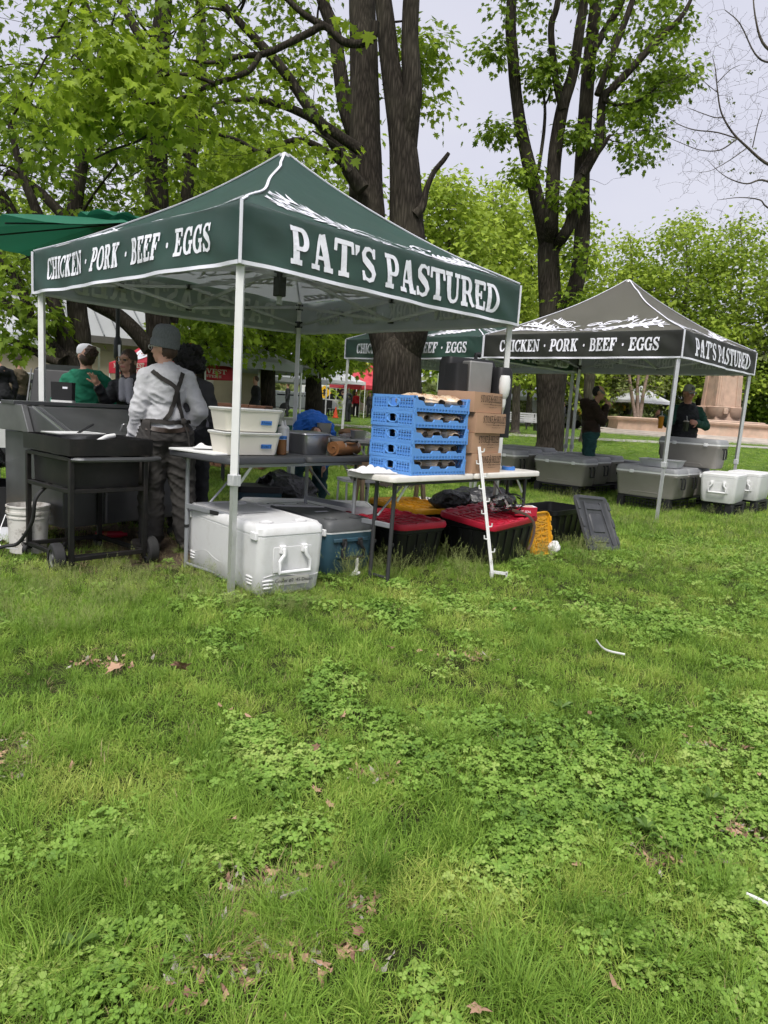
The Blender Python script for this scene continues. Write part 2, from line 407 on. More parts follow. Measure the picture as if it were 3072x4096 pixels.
# asphalt path and far road behind the lawn
def strip(name, label, pts, wd, m, dz=0.02):
    mb = MB(); P = bez(pts, 10); A, B = [], []
    for i, p in enumerate(P):
        t = (P[min(i + 1, len(P) - 1)] - P[max(i - 1, 0)]).normalized(); n = Vector((-t.y, t.x, 0))
        for q, lst in ((p + n * wd / 2, A), (p - n * wd / 2, B)):
            q = q.copy(); q.z = gz(q.x, q.y) + dz; lst.append(q)
    n = len(P); mb.add(A + B, [(i, n + i, n + i + 1, i + 1) for i in range(n - 1)])
    o = mb.build(name, m); tag(o, label, 'path', kind='structure'); return o
m_path = mat('path_concrete', (0.36, 0.34, 0.31), 0.9, var=.15, scale=2, bump=.3, bscale=30)
m_asph = mat('asphalt', (0.06, 0.06, 0.062), 0.9, var=.2, scale=3)
strip('path', 'pale concrete path crossing the lawn in front of the fountain', [(-60, 33, 0), (-10, 31, 0), (8, 33, 0), (25, 36, 0), (70, 36, 0)], 2.2, m_path)
strip('road', 'grey asphalt road running behind the market stalls', [(-140, 82, 0), (-40, 80, 0), (60, 80, 0), (180, 84, 0)], 9.0, m_asph)

# ================================================================== trees
def bark(name, a, b2, sc=1.0):
    m = bpy.data.materials.new(name); m.use_nodes = True
    t = m.node_tree; b = t.nodes['Principled BSDF']; lk = t.links.new
    tc = t.nodes.new('ShaderNodeTexCoord'); mp = t.nodes.new('ShaderNodeMapping')
    mp.inputs['Scale'].default_value = (26 * sc, 26 * sc, 3.2 * sc); lk(tc.outputs['Object'], mp.inputs[0])
    n0 = t.nodes.new('ShaderNodeTexNoise'); n0.inputs['Scale'].default_value = 0.35; n0.inputs['Detail'].default_value = 3
    lk(mp.outputs[0], n0.inputs['Vector'])
    ad = t.nodes.new('ShaderNodeVectorMath'); ad.operation = 'MULTIPLY_ADD'
    ad.inputs[1].default_value = (1.6, 1.6, 1.6); lk(n0.outputs['Color'], ad.inputs[0]); lk(mp.outputs[0], ad.inputs[2])
    vo = t.nodes.new('ShaderNodeTexVoronoi'); vo.feature = 'DISTANCE_TO_EDGE'; vo.inputs['Scale'].default_value = 1.0; lk(ad.outputs[0], vo.inputs['Vector'])
    n1 = t.nodes.new('ShaderNodeTexNoise'); n1.inputs['Scale'].default_value = 1.4; n1.inputs['Detail'].default_value = 8; lk(mp.outputs[0], n1.inputs['Vector'])
    mm = t.nodes.new('ShaderNodeMath'); mm.operation = 'MULTIPLY'; lk(vo.outputs['Distance'], mm.inputs[0]); lk(n1.outputs['Fac'], mm.inputs[1])
    rp = t.nodes.new('ShaderNodeValToRGB'); rp.color_ramp.elements[0].position = 0.0; rp.color_ramp.elements[1].position = 0.28
    rp.color_ramp.elements[0].color = tuple(a) + (1,); rp.color_ramp.elements[1].color = tuple(b2) + (1,)
    lk(mm.outputs[0], rp.inputs[0])
    n2 = t.nodes.new('ShaderNodeTexNoise'); n2.inputs['Scale'].default_value = 1.7; n2.inputs['Detail'].default_value = 6; lk(tc.outputs['Object'], n2.inputs['Vector'])
    r2 = t.nodes.new('ShaderNodeValToRGB'); r2.color_ramp.elements[0].position = .45; r2.color_ramp.elements[1].position = .75
    r2.color_ramp.elements[0].color = (0, 0, 0, 1); r2.color_ramp.elements[1].color = (.35, .35, .35, 1); lk(n2.outputs['Fac'], r2.inputs[0])
    mx = t.nodes.new('ShaderNodeMix'); mx.data_type = 'RGBA'; lk(r2.outputs[0], mx.inputs['Factor']); lk(rp.outputs[0], mx.inputs['A'])
    mx.inputs['B'].default_value = (b2[0] * 1.5, b2[1] * 1.6, b2[2] * 1.45, 1)
    lk(mx.outputs['Result'], b.inputs['Base Color']); b.inputs['Roughness'].default_value = 0.95; b.inputs['Specular IOR Level'].default_value = 0.15
    bp = t.nodes.new('ShaderNodeBump'); bp.inputs['Strength'].default_value = 1.0; bp.inputs['Distance'].default_value = 0.03
    lk(mm.outputs[0], bp.inputs['Height']); lk(bp.outputs[0], b.inputs['Normal'])
    return m
m_bark = bark('maple_bark', (0.016, 0.013, 0.010), (0.075, 0.063, 0.050))
m_bark_far = bark('grey_bark', (0.05, 0.042, 0.035), (0.17, 0.145, 0.12), 0.7)
m_leaf_near = leaf_mat('maple_leaf', (0.085, 0.15, 0.013), (0.34, 0.46, 0.036), 0.5)
m_leaf_mid = leaf_mat('maple_leaf_mid', (0.085, 0.15, 0.014), (0.30, 0.42, 0.036), 0.5)  # slightly duller maple leaf for the trees farther back
m_leaf_far = leaf_mat('young_leaf', (0.17, 0.26, 0.026), (0.42, 0.53, 0.065), 0.45)
m_leaf_pale = leaf_mat('olive_leaf', (0.11, 0.15, 0.04), (0.24, 0.28, 0.09), 0.35)

def half(pts): return [np.array([[x, y] for x, y in pts]), np.array([[-x, y] for x, y in pts][::-1])]
LEAF_HI = half([(0, 0), (.14, .02), (.34, -.07), (.30, .08), (.24, .15), (.40, .17), (.60, .31), (.44, .36), (.31, .40), (.36, .50), (.37, .64), (.24, .60), (.15, .58), (.11, .78), (0, 1.0)])
LEAF_MD = half([(0, 0), (.32, -.04), (.25, .14), (.58, .31), (.32, .40), (.38, .62), (.16, .58), (0, 1.0)])
LEAF_LO = [np.array([[0, 0], [.4, .05], [.5, .4], [.22, .55], [0, 1.0], [-.22, .55], [-.5, .4], [-.4, .05]])]
def leaf_mesh(name, pos, size, direc, nrm, tint, m, tmpl, parent, curl=0.22):
    """many leaves in one mesh; pos (n,3), direc tip direction, nrm rough normal"""
    n = len(pos)
    d = direc / np.linalg.norm(direc, axis=1, keepdims=True)
    s = np.cross(d, nrm); s /= np.linalg.norm(s, axis=1, keepdims=True) + 1e-9
    u = np.cross(s, d)
    V, nl = [], []
    for h in tmpl:
        x = h[:, 0][None, :, None]; y = h[:, 1][None, :, None]
        z = (0.30 * np.abs(x) - curl * (y ** 2) - 0.45 * x ** 2)
        V.append(pos[:, None, :] + size[:, None, None] * (s[:, None, :] * x + d[:, None, :] * y + u[:, None, :] * z))
        nl.append(h.shape[0])
    k = sum(nl)
    verts = np.concatenate(V, axis=1).reshape(-1, 3).astype(np.float32)
    me = bpy.data.meshes.new(name)
    me.vertices.add(n * k); me.vertices.foreach_set('co', verts.ravel())
    me.loops.add(n * k); me.loops.foreach_set('vertex_index', np.arange(n * k, dtype=np.int32))
    npoly = n * len(nl); me.polygons.add(npoly)
    tot = np.tile(np.array(nl, dtype=np.int32), n); st = np.concatenate([[0], np.cumsum(tot)[:-1]]).astype(np.int32)
    me.polygons.foreach_set('loop_start', st); me.polygons.foreach_set('loop_total', tot)
    me.update(calc_edges=True)
    a = me.attributes.new('tint', 'FLOAT', 'POINT'); a.data.foreach_set('value', np.repeat(tint, k).astype(np.float32))
    me.materials.append(m)
    o = bpy.data.objects.new(name, me); col.objects.link(o); o.parent = parent
    return o

class Tree:
    def __init__(self, name, label, base, group=None, bark_m=None, wob=0.05):
        self.root = thing(name, label, 'tree', base, group=group)
        self.base = Vector(base); self.tr = MB(); self.bk = bark_m or m_bark
        self.nodes, self.rad, self.wob = [], [], wob
        self.clus = []
    def stem(self, pts, rads, seg=14, n=6, flare=False):
        P = bez(pts, n); m = len(pts); rs = []
        for i in range(len(P)):
            t = i / n; k = min(int(t), m - 2); fr = t - k
            r = rads[k] * (1 - fr) + rads[k + 1] * fr
            r *= 1 + self.wob * mnoise.noise(P[i] * 2.3 + Vector((len(self.nodes), 0, 0)))
            rs.append(r)
        if flare: rs[0] *= 1.55; rs[1] *= 1.25; rs[2] *= 1.1
        self.tr.tube([p - self.base for p in P], rs, seg)
        for p, r in zip(P, rs): self.nodes.append(p); self.rad.append(r)
        return P
    def grow(self, targets, r0=0.03, r1=0.008, seg=6, npt=6, maxlen=6.0, bow=0.12, below=True, rel=0.45):
        for tg in targets:
            A = np.array([tuple(p) for p in self.nodes]); d = A - np.array(tuple(tg)); L2 = (d ** 2).sum(1)
            cost = np.sqrt(L2) + np.where(d[:, 2] > 0.2, 1.5 + d[:, 2], 0) - 0.6 * np.minimum(np.array(self.rad), .1) * 10 * 0.2
            i = int(cost.argmin()); p0 = self.nodes[i]; ln_ = (tg - p0).length
            if ln_ > maxlen or ln_ < 0.08: continue
            ra = min(r0, self.rad[i] * rel) if self.rad[i] > r1 * 1.5 else r1
            mid = (p0 + tg) / 2 + Vector((random.uniform(-1, 1), random.uniform(-1, 1), random.uniform(-.4, 1))) * ln_ * bow
            q1 = p0 * 0.6 + mid * 0.4 + Vector((random.uniform(-1, 1), random.uniform(-1, 1), random.uniform(-1, 1))) * ln_ * .04
            P = bez([p0, q1, mid, tg], max(2, npt // 3)); m = len(P)
            rs = [ra + (r1 - ra) * (k / (m - 1)) ** .8 for k in range(m)]
            self.tr.tube([p - self.base for p in P], rs, seg, cap=False)
            for k in range(1, m): self.nodes.append(P[k]); self.rad.append(rs[k])
    def leaves(self, tips, per, spread, size, m, tmpl, tint=(0.2, 0.8), droop=0.55, curl=.22, outward=None):
        tips = [t for t in tips]; n = len(tips) * per
        base = np.array([tuple(t - self.base) for t in tips]); base = np.repeat(base, per, axis=0)
        cl = np.repeat(rng.uniform(-.25, .25, len(tips)), per)
        off = rng.normal(0, 1, (n, 3)) * spread * np.array([1, 1, .55])
        pos = base + off
        dr = off / (np.linalg.norm(off, axis=1, keepdims=True) + 1e-6) + rng.normal(0, .35, (n, 3)); dr[:, 2] -= droop
        nr = rng.normal(0, .35, (n, 3)); nr[:, 2] += 1.0
        sz = size * rng.uniform(.6, 1.2, n)
        tn = np.clip(rng.uniform(tint[0], tint[1], n) + cl, 0, 1)
        self.clus.append((pos, sz, dr, nr, tn, m, tmpl, curl))
    def finish(self):
        self.tr.build('trunk', self.bk, self.root, ang=80)
        byk = {}
        for c in self.clus: byk.setdefault((id(c[6]), c[5].name, c[7]), []).append(c)
        for L_ in byk.values():
            cat = lambda k: np.concatenate([c[k] for c in L_])
            leaf_mesh('crown', cat(0), cat(1), cat(2), cat(3), cat(4), L_[0][5], L_[0][6], self.root, L_[0][7])
        return self.root
def region(n, u0, u1, v0, v1, d0, d1):
    return [at(random.uniform(u0, u1), random.uniform(v0, v1), random.uniform(d0, d1)) for _ in range(n)]
def px(P, d): # (u, v, width) list at depth d -> points and radii
    pts, rs = [], []
    for q in P:
        dd = q[3] if len(q) > 3 else d
        pts.append(at(q[0], q[1], dd)); rs.append(q[2] / 2 / FPX * dd)
    return pts, rs
def base_at(u, d):
    p = at(u, 1600, d); return Vector((p.x, d, gz(p.x, d)))

# ---- the big forked maple right behind the green canopy
def tree_centre():
    d = 11.7; b = base_at(1590, d)
    T = Tree('maple_tree', 'large forked maple trunk rising behind the green canopy and the blue crates', b)
    p, r = px([(1588, 1850, 205), (1588, 1600, 192), (1588, 1440, 190), (1584, 1370, 150), (1584, 1330, 60)], d)
    T.stem([b] + p, [.42] + r, 22, flare=True)
    p, r = px([(1586, 1620, 90), (1562, 1440, 128), (1522, 1290, 110), (1495, 1100, 118, 11.9), (1468, 850, 135, 12), (1460, 560, 118, 12.1), (1455, 200, 104, 12.2), (1448, 0, 96, 12.3), (1440, -500, 70, 12.4), (1400, -1000, 45, 12.6)], d)
    left = T.stem(p, r, 18)
    p, r = px([(1592, 1620, 90, 11.7), (1612, 1440, 138, 11.7), (1655, 1290, 120), (1640, 1100, 125), (1628, 950, 138), (1622, 740, 122), (1610, 560, 104), (1592, 440, 92), (1560, 250, 74), (1540, 60, 66), (1500, -300, 55), (1480, -800, 35)], 11.5)
    right = T.stem(p, r, 18)
    p, r = px([(1622, 760, 60, 11.5), (1625, 580, 84, 11.5), (1640, 440, 78), (1650, 360, 74), (1640, 180, 66), (1645, 0, 60), (1670, -400, 48), (1700, -900, 30)], 11.4)
    T.stem(p, r, 14)
    p, r = px([(1660, 860, 40), (1690, 825, 30), (1705, 760, 24), (1735, 690, 20), (1775, 640, 18), (1795, 612, 14)], 11.3)
    T.stem(p, r, 8)                                                # bare stub
    # limbs going left from the left stem
    for P, dd in (([(1450, 760, 60), (1400, 690, 52), (1330, 560, 46), (1235, 430, 42), (1140, 290, 38), (1050, 185, 34), (960, 90, 28), (890, 10, 24), (800, -150, 16)], 11.6),
                  ([(1440, 600, 44), (1380, 560, 40), (1260, 480, 34), (1110, 415, 28), (960, 400, 20), (820, 430, 14)], 11.2),
                  ([(1430, 560, 64), (1385, 440, 58), (1355, 250, 52), (1335, 120, 48), (1290, 0, 44), (1230, -250, 34)], 12.4),
                  ([(1500, 90, 36), (1490, 150, 32), (1440, 175, 30), (1370, 165, 30), (1300, 105, 28), (1240, 130, 28), (1150, 175, 26), (1060, 215, 24), (960, 225, 20), (860, 250, 15), (740, 240, 10)], 9.5),
                  ([(1300, 105, 28), (1220, 60, 24), (1130, -20, 20), (1000, -140, 14)], 9.5),
                  ([(1040, 220, 22), (1000, 280, 22), (930, 310, 20), (830, 345, 18), (700, 400, 15), (560, 420, 12), (430, 460, 9), (330, 500, 6)], 8.8),
                  ([(860, 335, 15), (760, 300, 14), (640, 300, 12), (500, 330, 10), (380, 300, 7), (320, 240, 5)], 8.6),
                  ([(690, 405, 13), (640, 500, 12), (560, 560, 10), (450, 600, 8), (330, 660, 6)], 8.8),
                  ([(1400, 690, 26), (1300, 600, 24), (1180, 560, 22), (1050, 610, 18), (950, 560, 14), (800, 520, 10)], 10.6)):
        p, r = px(P, dd); T.stem(p, r, 8, n=5)
    big = region(22, 150, 1300, -450, 700, 9, 14) + region(5, 1650, 1800, -400, 450, 11.8, 13)
    T.grow(big, 0.035, 0.012, 6, 9)
    tw = region(95, 60, 1330, -420, 700, 8.8, 14) + region(40, 900, 1440, -300, 700, 12.6, 15) + region(18, 1650, 1740, 90, 460, 12.2, 13.5) + region(26, 250, 900, 60, 560, 8.2, 9.6)
    T.grow(tw, 0.012, 0.003, 4, 4, 2.6)
    T.leaves(tw, 34, .25, .118, m_leaf_near, LEAF_HI, (0.1, 0.8))
    for u, v in ((370, 200), (470, 130), (450, 260), (400, 330), (330, 400), (290, 450), (240, 500), (420, 420), (520, 360), (560, 250), (680, 290), (650, 420), (730, 500), (560, 470), (240, 420)):
        c = at(u, v, 8.4); T.leaves([c + Vector((random.gauss(0, .1), random.gauss(0, .2), random.gauss(0, .1))) for _ in range(2)], 18, .15, .135, m_leaf_near, LEAF_HI, (0.55, 1.0), .9)
    T.leaves([at(1430, 100, 9.4), at(1355, 80, 9.4)], 4, .08, .16, m_leaf_near, LEAF_HI, (.5, .9), 1.0)
    return T.finish()
tree_centre()

# ---- the many-stemmed maple behind the grey tent
def tree_right():
    d = 17.0; b = base_at(2200, d)
    T = Tree('maple_tree', 'many-stemmed maple standing behind the taupe tent and the grey coolers', b)
    p, r = px([(2200, 1770, 106), (2202, 1600, 108), (2206, 1500, 122), (2204, 1380, 100), (2203, 1250, 88), (2196, 1120, 84), (2192, 1000, 80), (2194, 900, 40), (2196, 840, 10)], d)
    T.stem([b] + p, [.38] + r, 18, flare=True)
    for P, dd in (([(2192, 1080, 40, 17), (2184, 980, 58, 17), (2163, 860, 56), (2125, 700, 52), (2087, 530, 46), (2065, 380, 44), (2052, 237, 42), (2042, 95, 40), (2045, -40, 36), (2020, -500, 26), (1980, -900, 14)], 16.8),
                  ([(2198, 1080, 40, 17), (2202, 980, 60, 17), (2204, 900, 58), (2208, 805, 54), (2220, 616, 52), (2250, 430, 47), (2292, 290, 40), (2320, 110, 36), (2340, -50, 32), (2360, -500, 22)], 16.6),
                  ([(2250, 440, 30), (2225, 330, 27), (2208, 190, 25), (2206, 95, 24), (2232, 0, 22), (2260, -300, 16)], 16.5),
                  ([(2222, 1290, 66), (2290, 1180, 62), (2318, 1060, 60), (2330, 900, 60), (2326, 760, 62), (2334, 568, 56), (2354, 284, 50), (2374, 95, 46), (2385, -40, 42), (2400, -600, 26)], 17.4),
                  ([(2204, 1040, 36, 17), (2225, 985, 44, 17), (2250, 950, 44), (2286, 880, 46), (2304, 760, 50), (2345, 670, 44), (2395, 570, 36), (2410, 400, 32), (2450, 355, 30), (2560, 237, 26), (2650, 140, 22), (2732, 57, 17), (2790, -60, 10)], 16.6),
                  ([(2390, 380, 26), (2420, 300, 25), (2460, 190, 24), (2510, 60, 22), (2560, -90, 18)], 16.4),
                  ([(2375, 200, 30), (2420, 120, 26), (2480, 20, 24), (2540, -140, 18)], 17),
                  ([(2330, 700, 24), (2370, 640, 22), (2420, 570, 18), (2440, 540, 10)], 16.5),
                  ([(2410, 400, 18), (2470, 420, 14), (2560, 400, 10), (2650, 330, 7)], 16.5),
                  ([(2152, 690, 14), (2166, 600, 13), (2176, 520, 13), (2180, 440, 11), (2174, 375, 9)], 16.6),
                  ([(2176, 430, 8), (2198, 380, 7), (2206, 320, 5)], 16.6)):
        p, r = px(P, dd); T.stem(p, r, 10, n=5)
    tw = region(46, 2440, 2770, -60, 330, 16, 19) + region(34, 2460, 2650, 320, 540, 16, 18.5) + region(8, 2490, 2560, 560, 660, 16, 17.5) + region(14, 2600, 2790, 260, 370, 16, 18) \
        + region(26, 2000, 2420, -160, 90, 15.6, 18) + region(8, 1930, 2010, 195, 230, 16.2, 16.8) + region(8, 1965, 2050, 500, 550, 16.2, 16.8) + region(16, 2130, 2200, 210, 340, 16, 17) \
        + region(6, 2250, 2420, 160, 280, 16, 17) + region(9, 2270, 2340, 520, 560, 16, 17) + region(7, 2230, 2290, 770, 800, 16, 16.6) + region(7, 2070, 2110, 680, 710, 16, 16.6) \
        + region(10, 2290, 2350, 960, 1300, 16, 16.9) + region(60, 1950, 2850, -800, -180, 15, 20)
    T.grow(tw, 0.016, 0.005, 4, 4, 4.0, below=False)
    T.leaves(tw, 34, .21, .125, m_leaf_mid, LEAF_MD, (0.1, 0.8))
    T.grow([at(2420, 740, 16.4), at(2500, 710, 16.4), at(2380, 780, 16.4)], .008, .003, 4, 4)
    return T.finish()
tree_right()

# ---- maples on the left
def tree_left_trunk():
    d = 14.0; b = base_at(645, d)
    T = Tree('maple_tree', 'tall straight maple behind the person in the grey beanie', b)
    p, r = px([(640, 1560, 98), (638, 1370, 96), (628, 1200, 94), (628, 868, 88), (626, 560, 80), (640, 193, 70), (655, 0, 62), (670, -500, 44)], d)
    T.stem([b] + p, [.34] + r, 16, flare=True)
    for P, dd in (([(600, 1400, 62), (545, 1330, 60), (470, 1262, 58), (370, 1210, 52), (270, 1150, 44), (150, 1040, 34), (40, 960, 24), (-120, 800, 14)], 13.6),
                  ([(690, 1290, 44), (722, 1000, 48), (742, 830, 48), (768, 620, 46), (796, 480, 44), (806, 190, 40), (800, 0, 34), (780, -400, 24)], 14.4),
                  ([(628, 500, 40), (540, 380, 34), (450, 230, 28), (360, 60, 22), (300, -100, 15)], 14), ([(640, 300, 40), (560, 150, 34), (480, 0, 28)], 14.3)):
        p, r = px(P, dd); T.stem(p, r, 10, n=5)
    tw = region(170, -250, 1000, -300, 900, 12.8, 18)
    T.grow(region(20, -200, 1000, -200, 800, 12.5, 17), .04, .014, 6, 9)
    T.grow(tw, 0.014, 0.004, 4, 4, 3.0)
    T.leaves(tw, 34, .28, .125, m_leaf_mid, LEAF_MD, (0.05, 0.8))
    tw = region(34, 700, 1000, 1180, 1420, 15, 20); T.grow(tw, .012, .004, 4, 4, 4); T.leaves(tw, 34, .28, .16, m_leaf_mid, LEAF_MD, (.2, .9))
    return T.finish()
tree_left_trunk()
def tree_left_fork():
    d = 12.0; b = base_at(300, d)
    T = Tree('maple_tree', 'low forked maple with spreading limbs behind the person in the green hoodie', b)
    p, r = px([(296, 1560, 110), (285, 1490, 100), (274, 1430, 96), (274, 1390, 40)], d)
    T.stem([b] + p, [.30] + r, 16, flare=True)
    for P, dd in (([(255, 1440, 60), (205, 1385, 52), (140, 1310, 46), (80, 1255, 42), (0, 1205, 38), (-100, 1120, 30)], 11.8),
                  ([(280, 1430, 64), (250, 1335, 60), (228, 1250, 54), (205, 1170, 50), (190, 1010, 46), (160, 880, 42), (90, 700, 30), (40, 500, 20)], 12),
                  ([(310, 1480, 70), (322, 1350, 82), (308, 1230, 78), (300, 1000, 66), (296, 860, 60), (330, 650, 44), (380, 420, 30), (400, 200, 18)], 12.6),
                  ([(238, 1452, 36), (180, 1430, 30), (120, 1395, 28), (40, 1360, 24), (-60, 1330, 18)], 11.4),
                  ([(135, 1310, 40), (115, 1250, 40), (95, 1180, 38), (40, 1080, 34), (-40, 980, 26)], 11.9),
                  ([(296, 900, 44), (250, 860, 40), (150, 760, 34), (30, 690, 26)], 12.4), ([(230, 1240, 30), (170, 1130, 30), (100, 950, 36), (20, 800, 40), (-60, 700, 36)], 13)):
        p, r = px(P, dd); T.stem(p, r, 10, n=5)
    tw = region(105, -250, 620, 250, 960, 11, 15.5) + region(12, -120, 130, 1180, 1330, 10.6, 12) + region(16, -80, 180, 1000, 1180, 11, 13) + region(3, 160, 330, 1290, 1380, 12, 13)
    T.grow(region(14, -200, 500, 100, 900, 11, 15), .035, .014, 6, 9)
    T.grow(tw, 0.012, 0.004, 4, 4, 3.0)
    T.leaves(tw, 32, .25, .118, m_leaf_mid, LEAF_MD, (0.05, 0.75))
    tw = region(4, -20, 110, 1330, 1400, 10.4, 11.4) + region(5, 160, 220, 1270, 1330, 11.4, 11.8)
    T.grow(tw, .008, .003, 4, 4, 3); T.leaves(tw, 22, .17, .14, m_leaf_mid, LEAF_MD, (.1, .7), .8)
    return T.finish()
tree_left_fork()

def small_maple(label, u, d, trunk, limbs, regions, name='maple_tree', lm=None, size=.2, per=28, tint=(.1, .8), bk=None, tmpl=None, group=None, spread=.34):
    b = base_at(u, d); T = Tree(name, label, b, bark_m=bk, group=group)
    p, r = px(trunk, d); T.stem([b] + p, [r[0] * 1.05] + r, 12, flare=True)
    for P in limbs:
        p, r = px(P, d); T.stem(p, r, 8, n=4)
    for (n, u0, u1, v0, v1, dd) in regions:
        tw = region(n, u0, u1, v0, v1, d - dd, d + dd)
        T.grow(tw[:max(4, n // 10)], .05, .016, 5, 6, 9)
        T.grow(tw, 0.02, 0.006, 4, 4, 5.0); T.leaves(tw, per, spread, size, lm or m_leaf_mid, tmpl or LEAF_MD, tint)
    return T.finish()
small_maple('straight maple trunk between the grey market tents and the black table', 1075, 22,
            [(1072, 1640, 62), (1072, 1500, 58), (1078, 1380, 56), (1086, 1300, 54), (1080, 1000, 46), (1060, 600, 30)],
            [[(1086, 1320, 30), (1010, 1240, 24), (940, 1180, 16)], [(1076, 1250, 30), (1180, 1100, 24), (1250, 900, 16)]],
            [(60, 940, 1300, 1200, 1420, 2.5), (110, 760, 1480, 650, 1200, 4)], tint=(.2, .9))
small_maple('leaning forked maple trunk behind the person bent over in blue', 1255, 27,
            [(1256, 1620, 70), (1254, 1520, 64), (1258, 1440, 66)],
            [[(1250, 1450, 44), (1222, 1360, 38), (1200, 1200, 30), (1160, 900, 18)], [(1262, 1440, 46), (1290, 1350, 40), (1310, 1200, 30), (1340, 900, 18)],
             [(1280, 1490, 16), (1330, 1440, 14), (1400, 1400, 10)], [(1275, 1400, 24), (1340, 1340, 18), (1400, 1300, 10)]],
            [(90, 1120, 1460, 1280, 1480, 3), (120, 1050, 1500, 500, 1290, 4)], tint=(.2, .95), size=.21)
small_maple('slim twin-stemmed maple behind the red coffee tent', 800, 20,
            [(803, 1560, 46), (800, 1470, 44), (798, 1420, 46)],
            [[(796, 1430, 32), (775, 1320, 30), (768, 1200, 26), (760, 900, 16)], [(804, 1420, 34), (830, 1330, 32), (836, 1230, 28), (850, 900, 18)], [(832, 1340, 14), (866, 1290, 10), (890, 1250, 7)]],
            [(70, 660, 960, 1140, 1400, 2.5), (110, 560, 1100, 480, 1140, 4)], tint=(.25, 1.0), lm=m_leaf_near)
# ---- background row, 40 to 75 m away
def far_tree(label, u, d, vtop, halfw, vbot, lm, tint, n=120, name='park_tree', gaps=False, per=40, size=.33, spread=.72):
    b = base_at(u, d); T = Tree(name, label, b, bark_m=m_bark_far, group='trees along the far side of the park')
    wpx = 26 * 45 / d
    p, r = px([(u, 1560, wpx), (u + 6, 1420, wpx * .9), (u - 4, 1300, wpx * .7), (u + 8, (vtop + 1300) / 2, wpx * .4), (u, vtop + 60, wpx * .15)], d)
    T.stem([b] + p, [r[0] * 1.1] + r, 8)
    tg = []
    while len(tg) < n:
        a, t = random.uniform(-1, 1), random.uniform(0, 1)
        prof = math.sin(math.pi * min(1, .12 + .95 * t)) ** .55
        if abs(a) > prof * random.uniform(.75, 1.05): continue
        v = vtop + (vbot - vtop) * (1 - t) if False else vbot + (vtop - vbot) * t
        tg.append(at(u + a * halfw, v + random.uniform(-20, 20), d + random.uniform(-1, 1) * halfw * d / FPX))
    T.grow(tg[:18], .10, .03, 5, 6, 14); T.grow(tg, .035, .012, 3, 3, 7)
    T.leaves(tg, per, spread, size, lm, LEAF_LO, tint)
    return T.finish()
FT = [('bushy bright green tree right of the big forked trunk', 1790, 44, 640, 200, 1500, m_leaf_far, (.2, .95), 230),
      ('bright green tree rising between the two big maples', 1970, 50, 660, 170, 1500, m_leaf_far, (.35, 1.), 190),
      ('tall pale green tree just left of the many-stemmed maple', 2120, 54, 700, 140, 1560, m_leaf_far, (.3, 1.), 150),
      ('pale green tree directly behind the many-stemmed maple', 2300, 56, 790, 150, 1600, m_leaf_far, (.3, 1.), 170),
      ('loose green tree above the peak of the taupe tent', 2520, 60, 890, 170, 1600, m_leaf_far, (.2, .9), 190),
      ('round dense green tree above the valance of the taupe tent', 2740, 60, 830, 210, 1560, m_leaf_far, (.1, .8), 240),
      ('wide green tree at the fountain column', 2960, 62, 810, 220, 1560, m_leaf_far, (.1, .85), 240),
      ('drooping olive tree beyond the fountain', 3200, 62, 1000, 190, 1680, m_leaf_pale, (.1, .8), 170),
      ('olive green tree behind the hand-wash station', 2060, 66, 1150, 160, 1650, m_leaf_pale, (.2, .9), 130),
      ('light green tree behind the grey market tents', 1420, 60, 1050, 190, 1620, m_leaf_far, (.1, .8), 150),
      ('yellow green tree beyond the metal roofed building', 560, 50, 900, 260, 1560, m_leaf_far, (.1, .8), 170),
      ('hazy green tree past the left edge of the market', 60, 50, 700, 300, 1500, m_leaf_far, (.0, .7), 170),
      ('soft green tree between the fountain and the white market tents', 2430, 60, 1180, 170, 1680, m_leaf_pale, (.2, 1.), 150),
      ('olive tree hanging over the fountain basin', 2740, 64, 1250, 170, 1680, m_leaf_pale, (.1, .9), 150),
      ('green tree far behind the green canopy peak', 1000, 40, 500, 300, 1300, m_leaf_far, (.1, .8), 220),
      ('dark evergreen shrub tree beside the fountain column', 3030, 62, 1330, 90, 1700, m_leaf_mid, (0, .4), 90)]
for a in FT: far_tree(*a[:7], a[7], a[8])

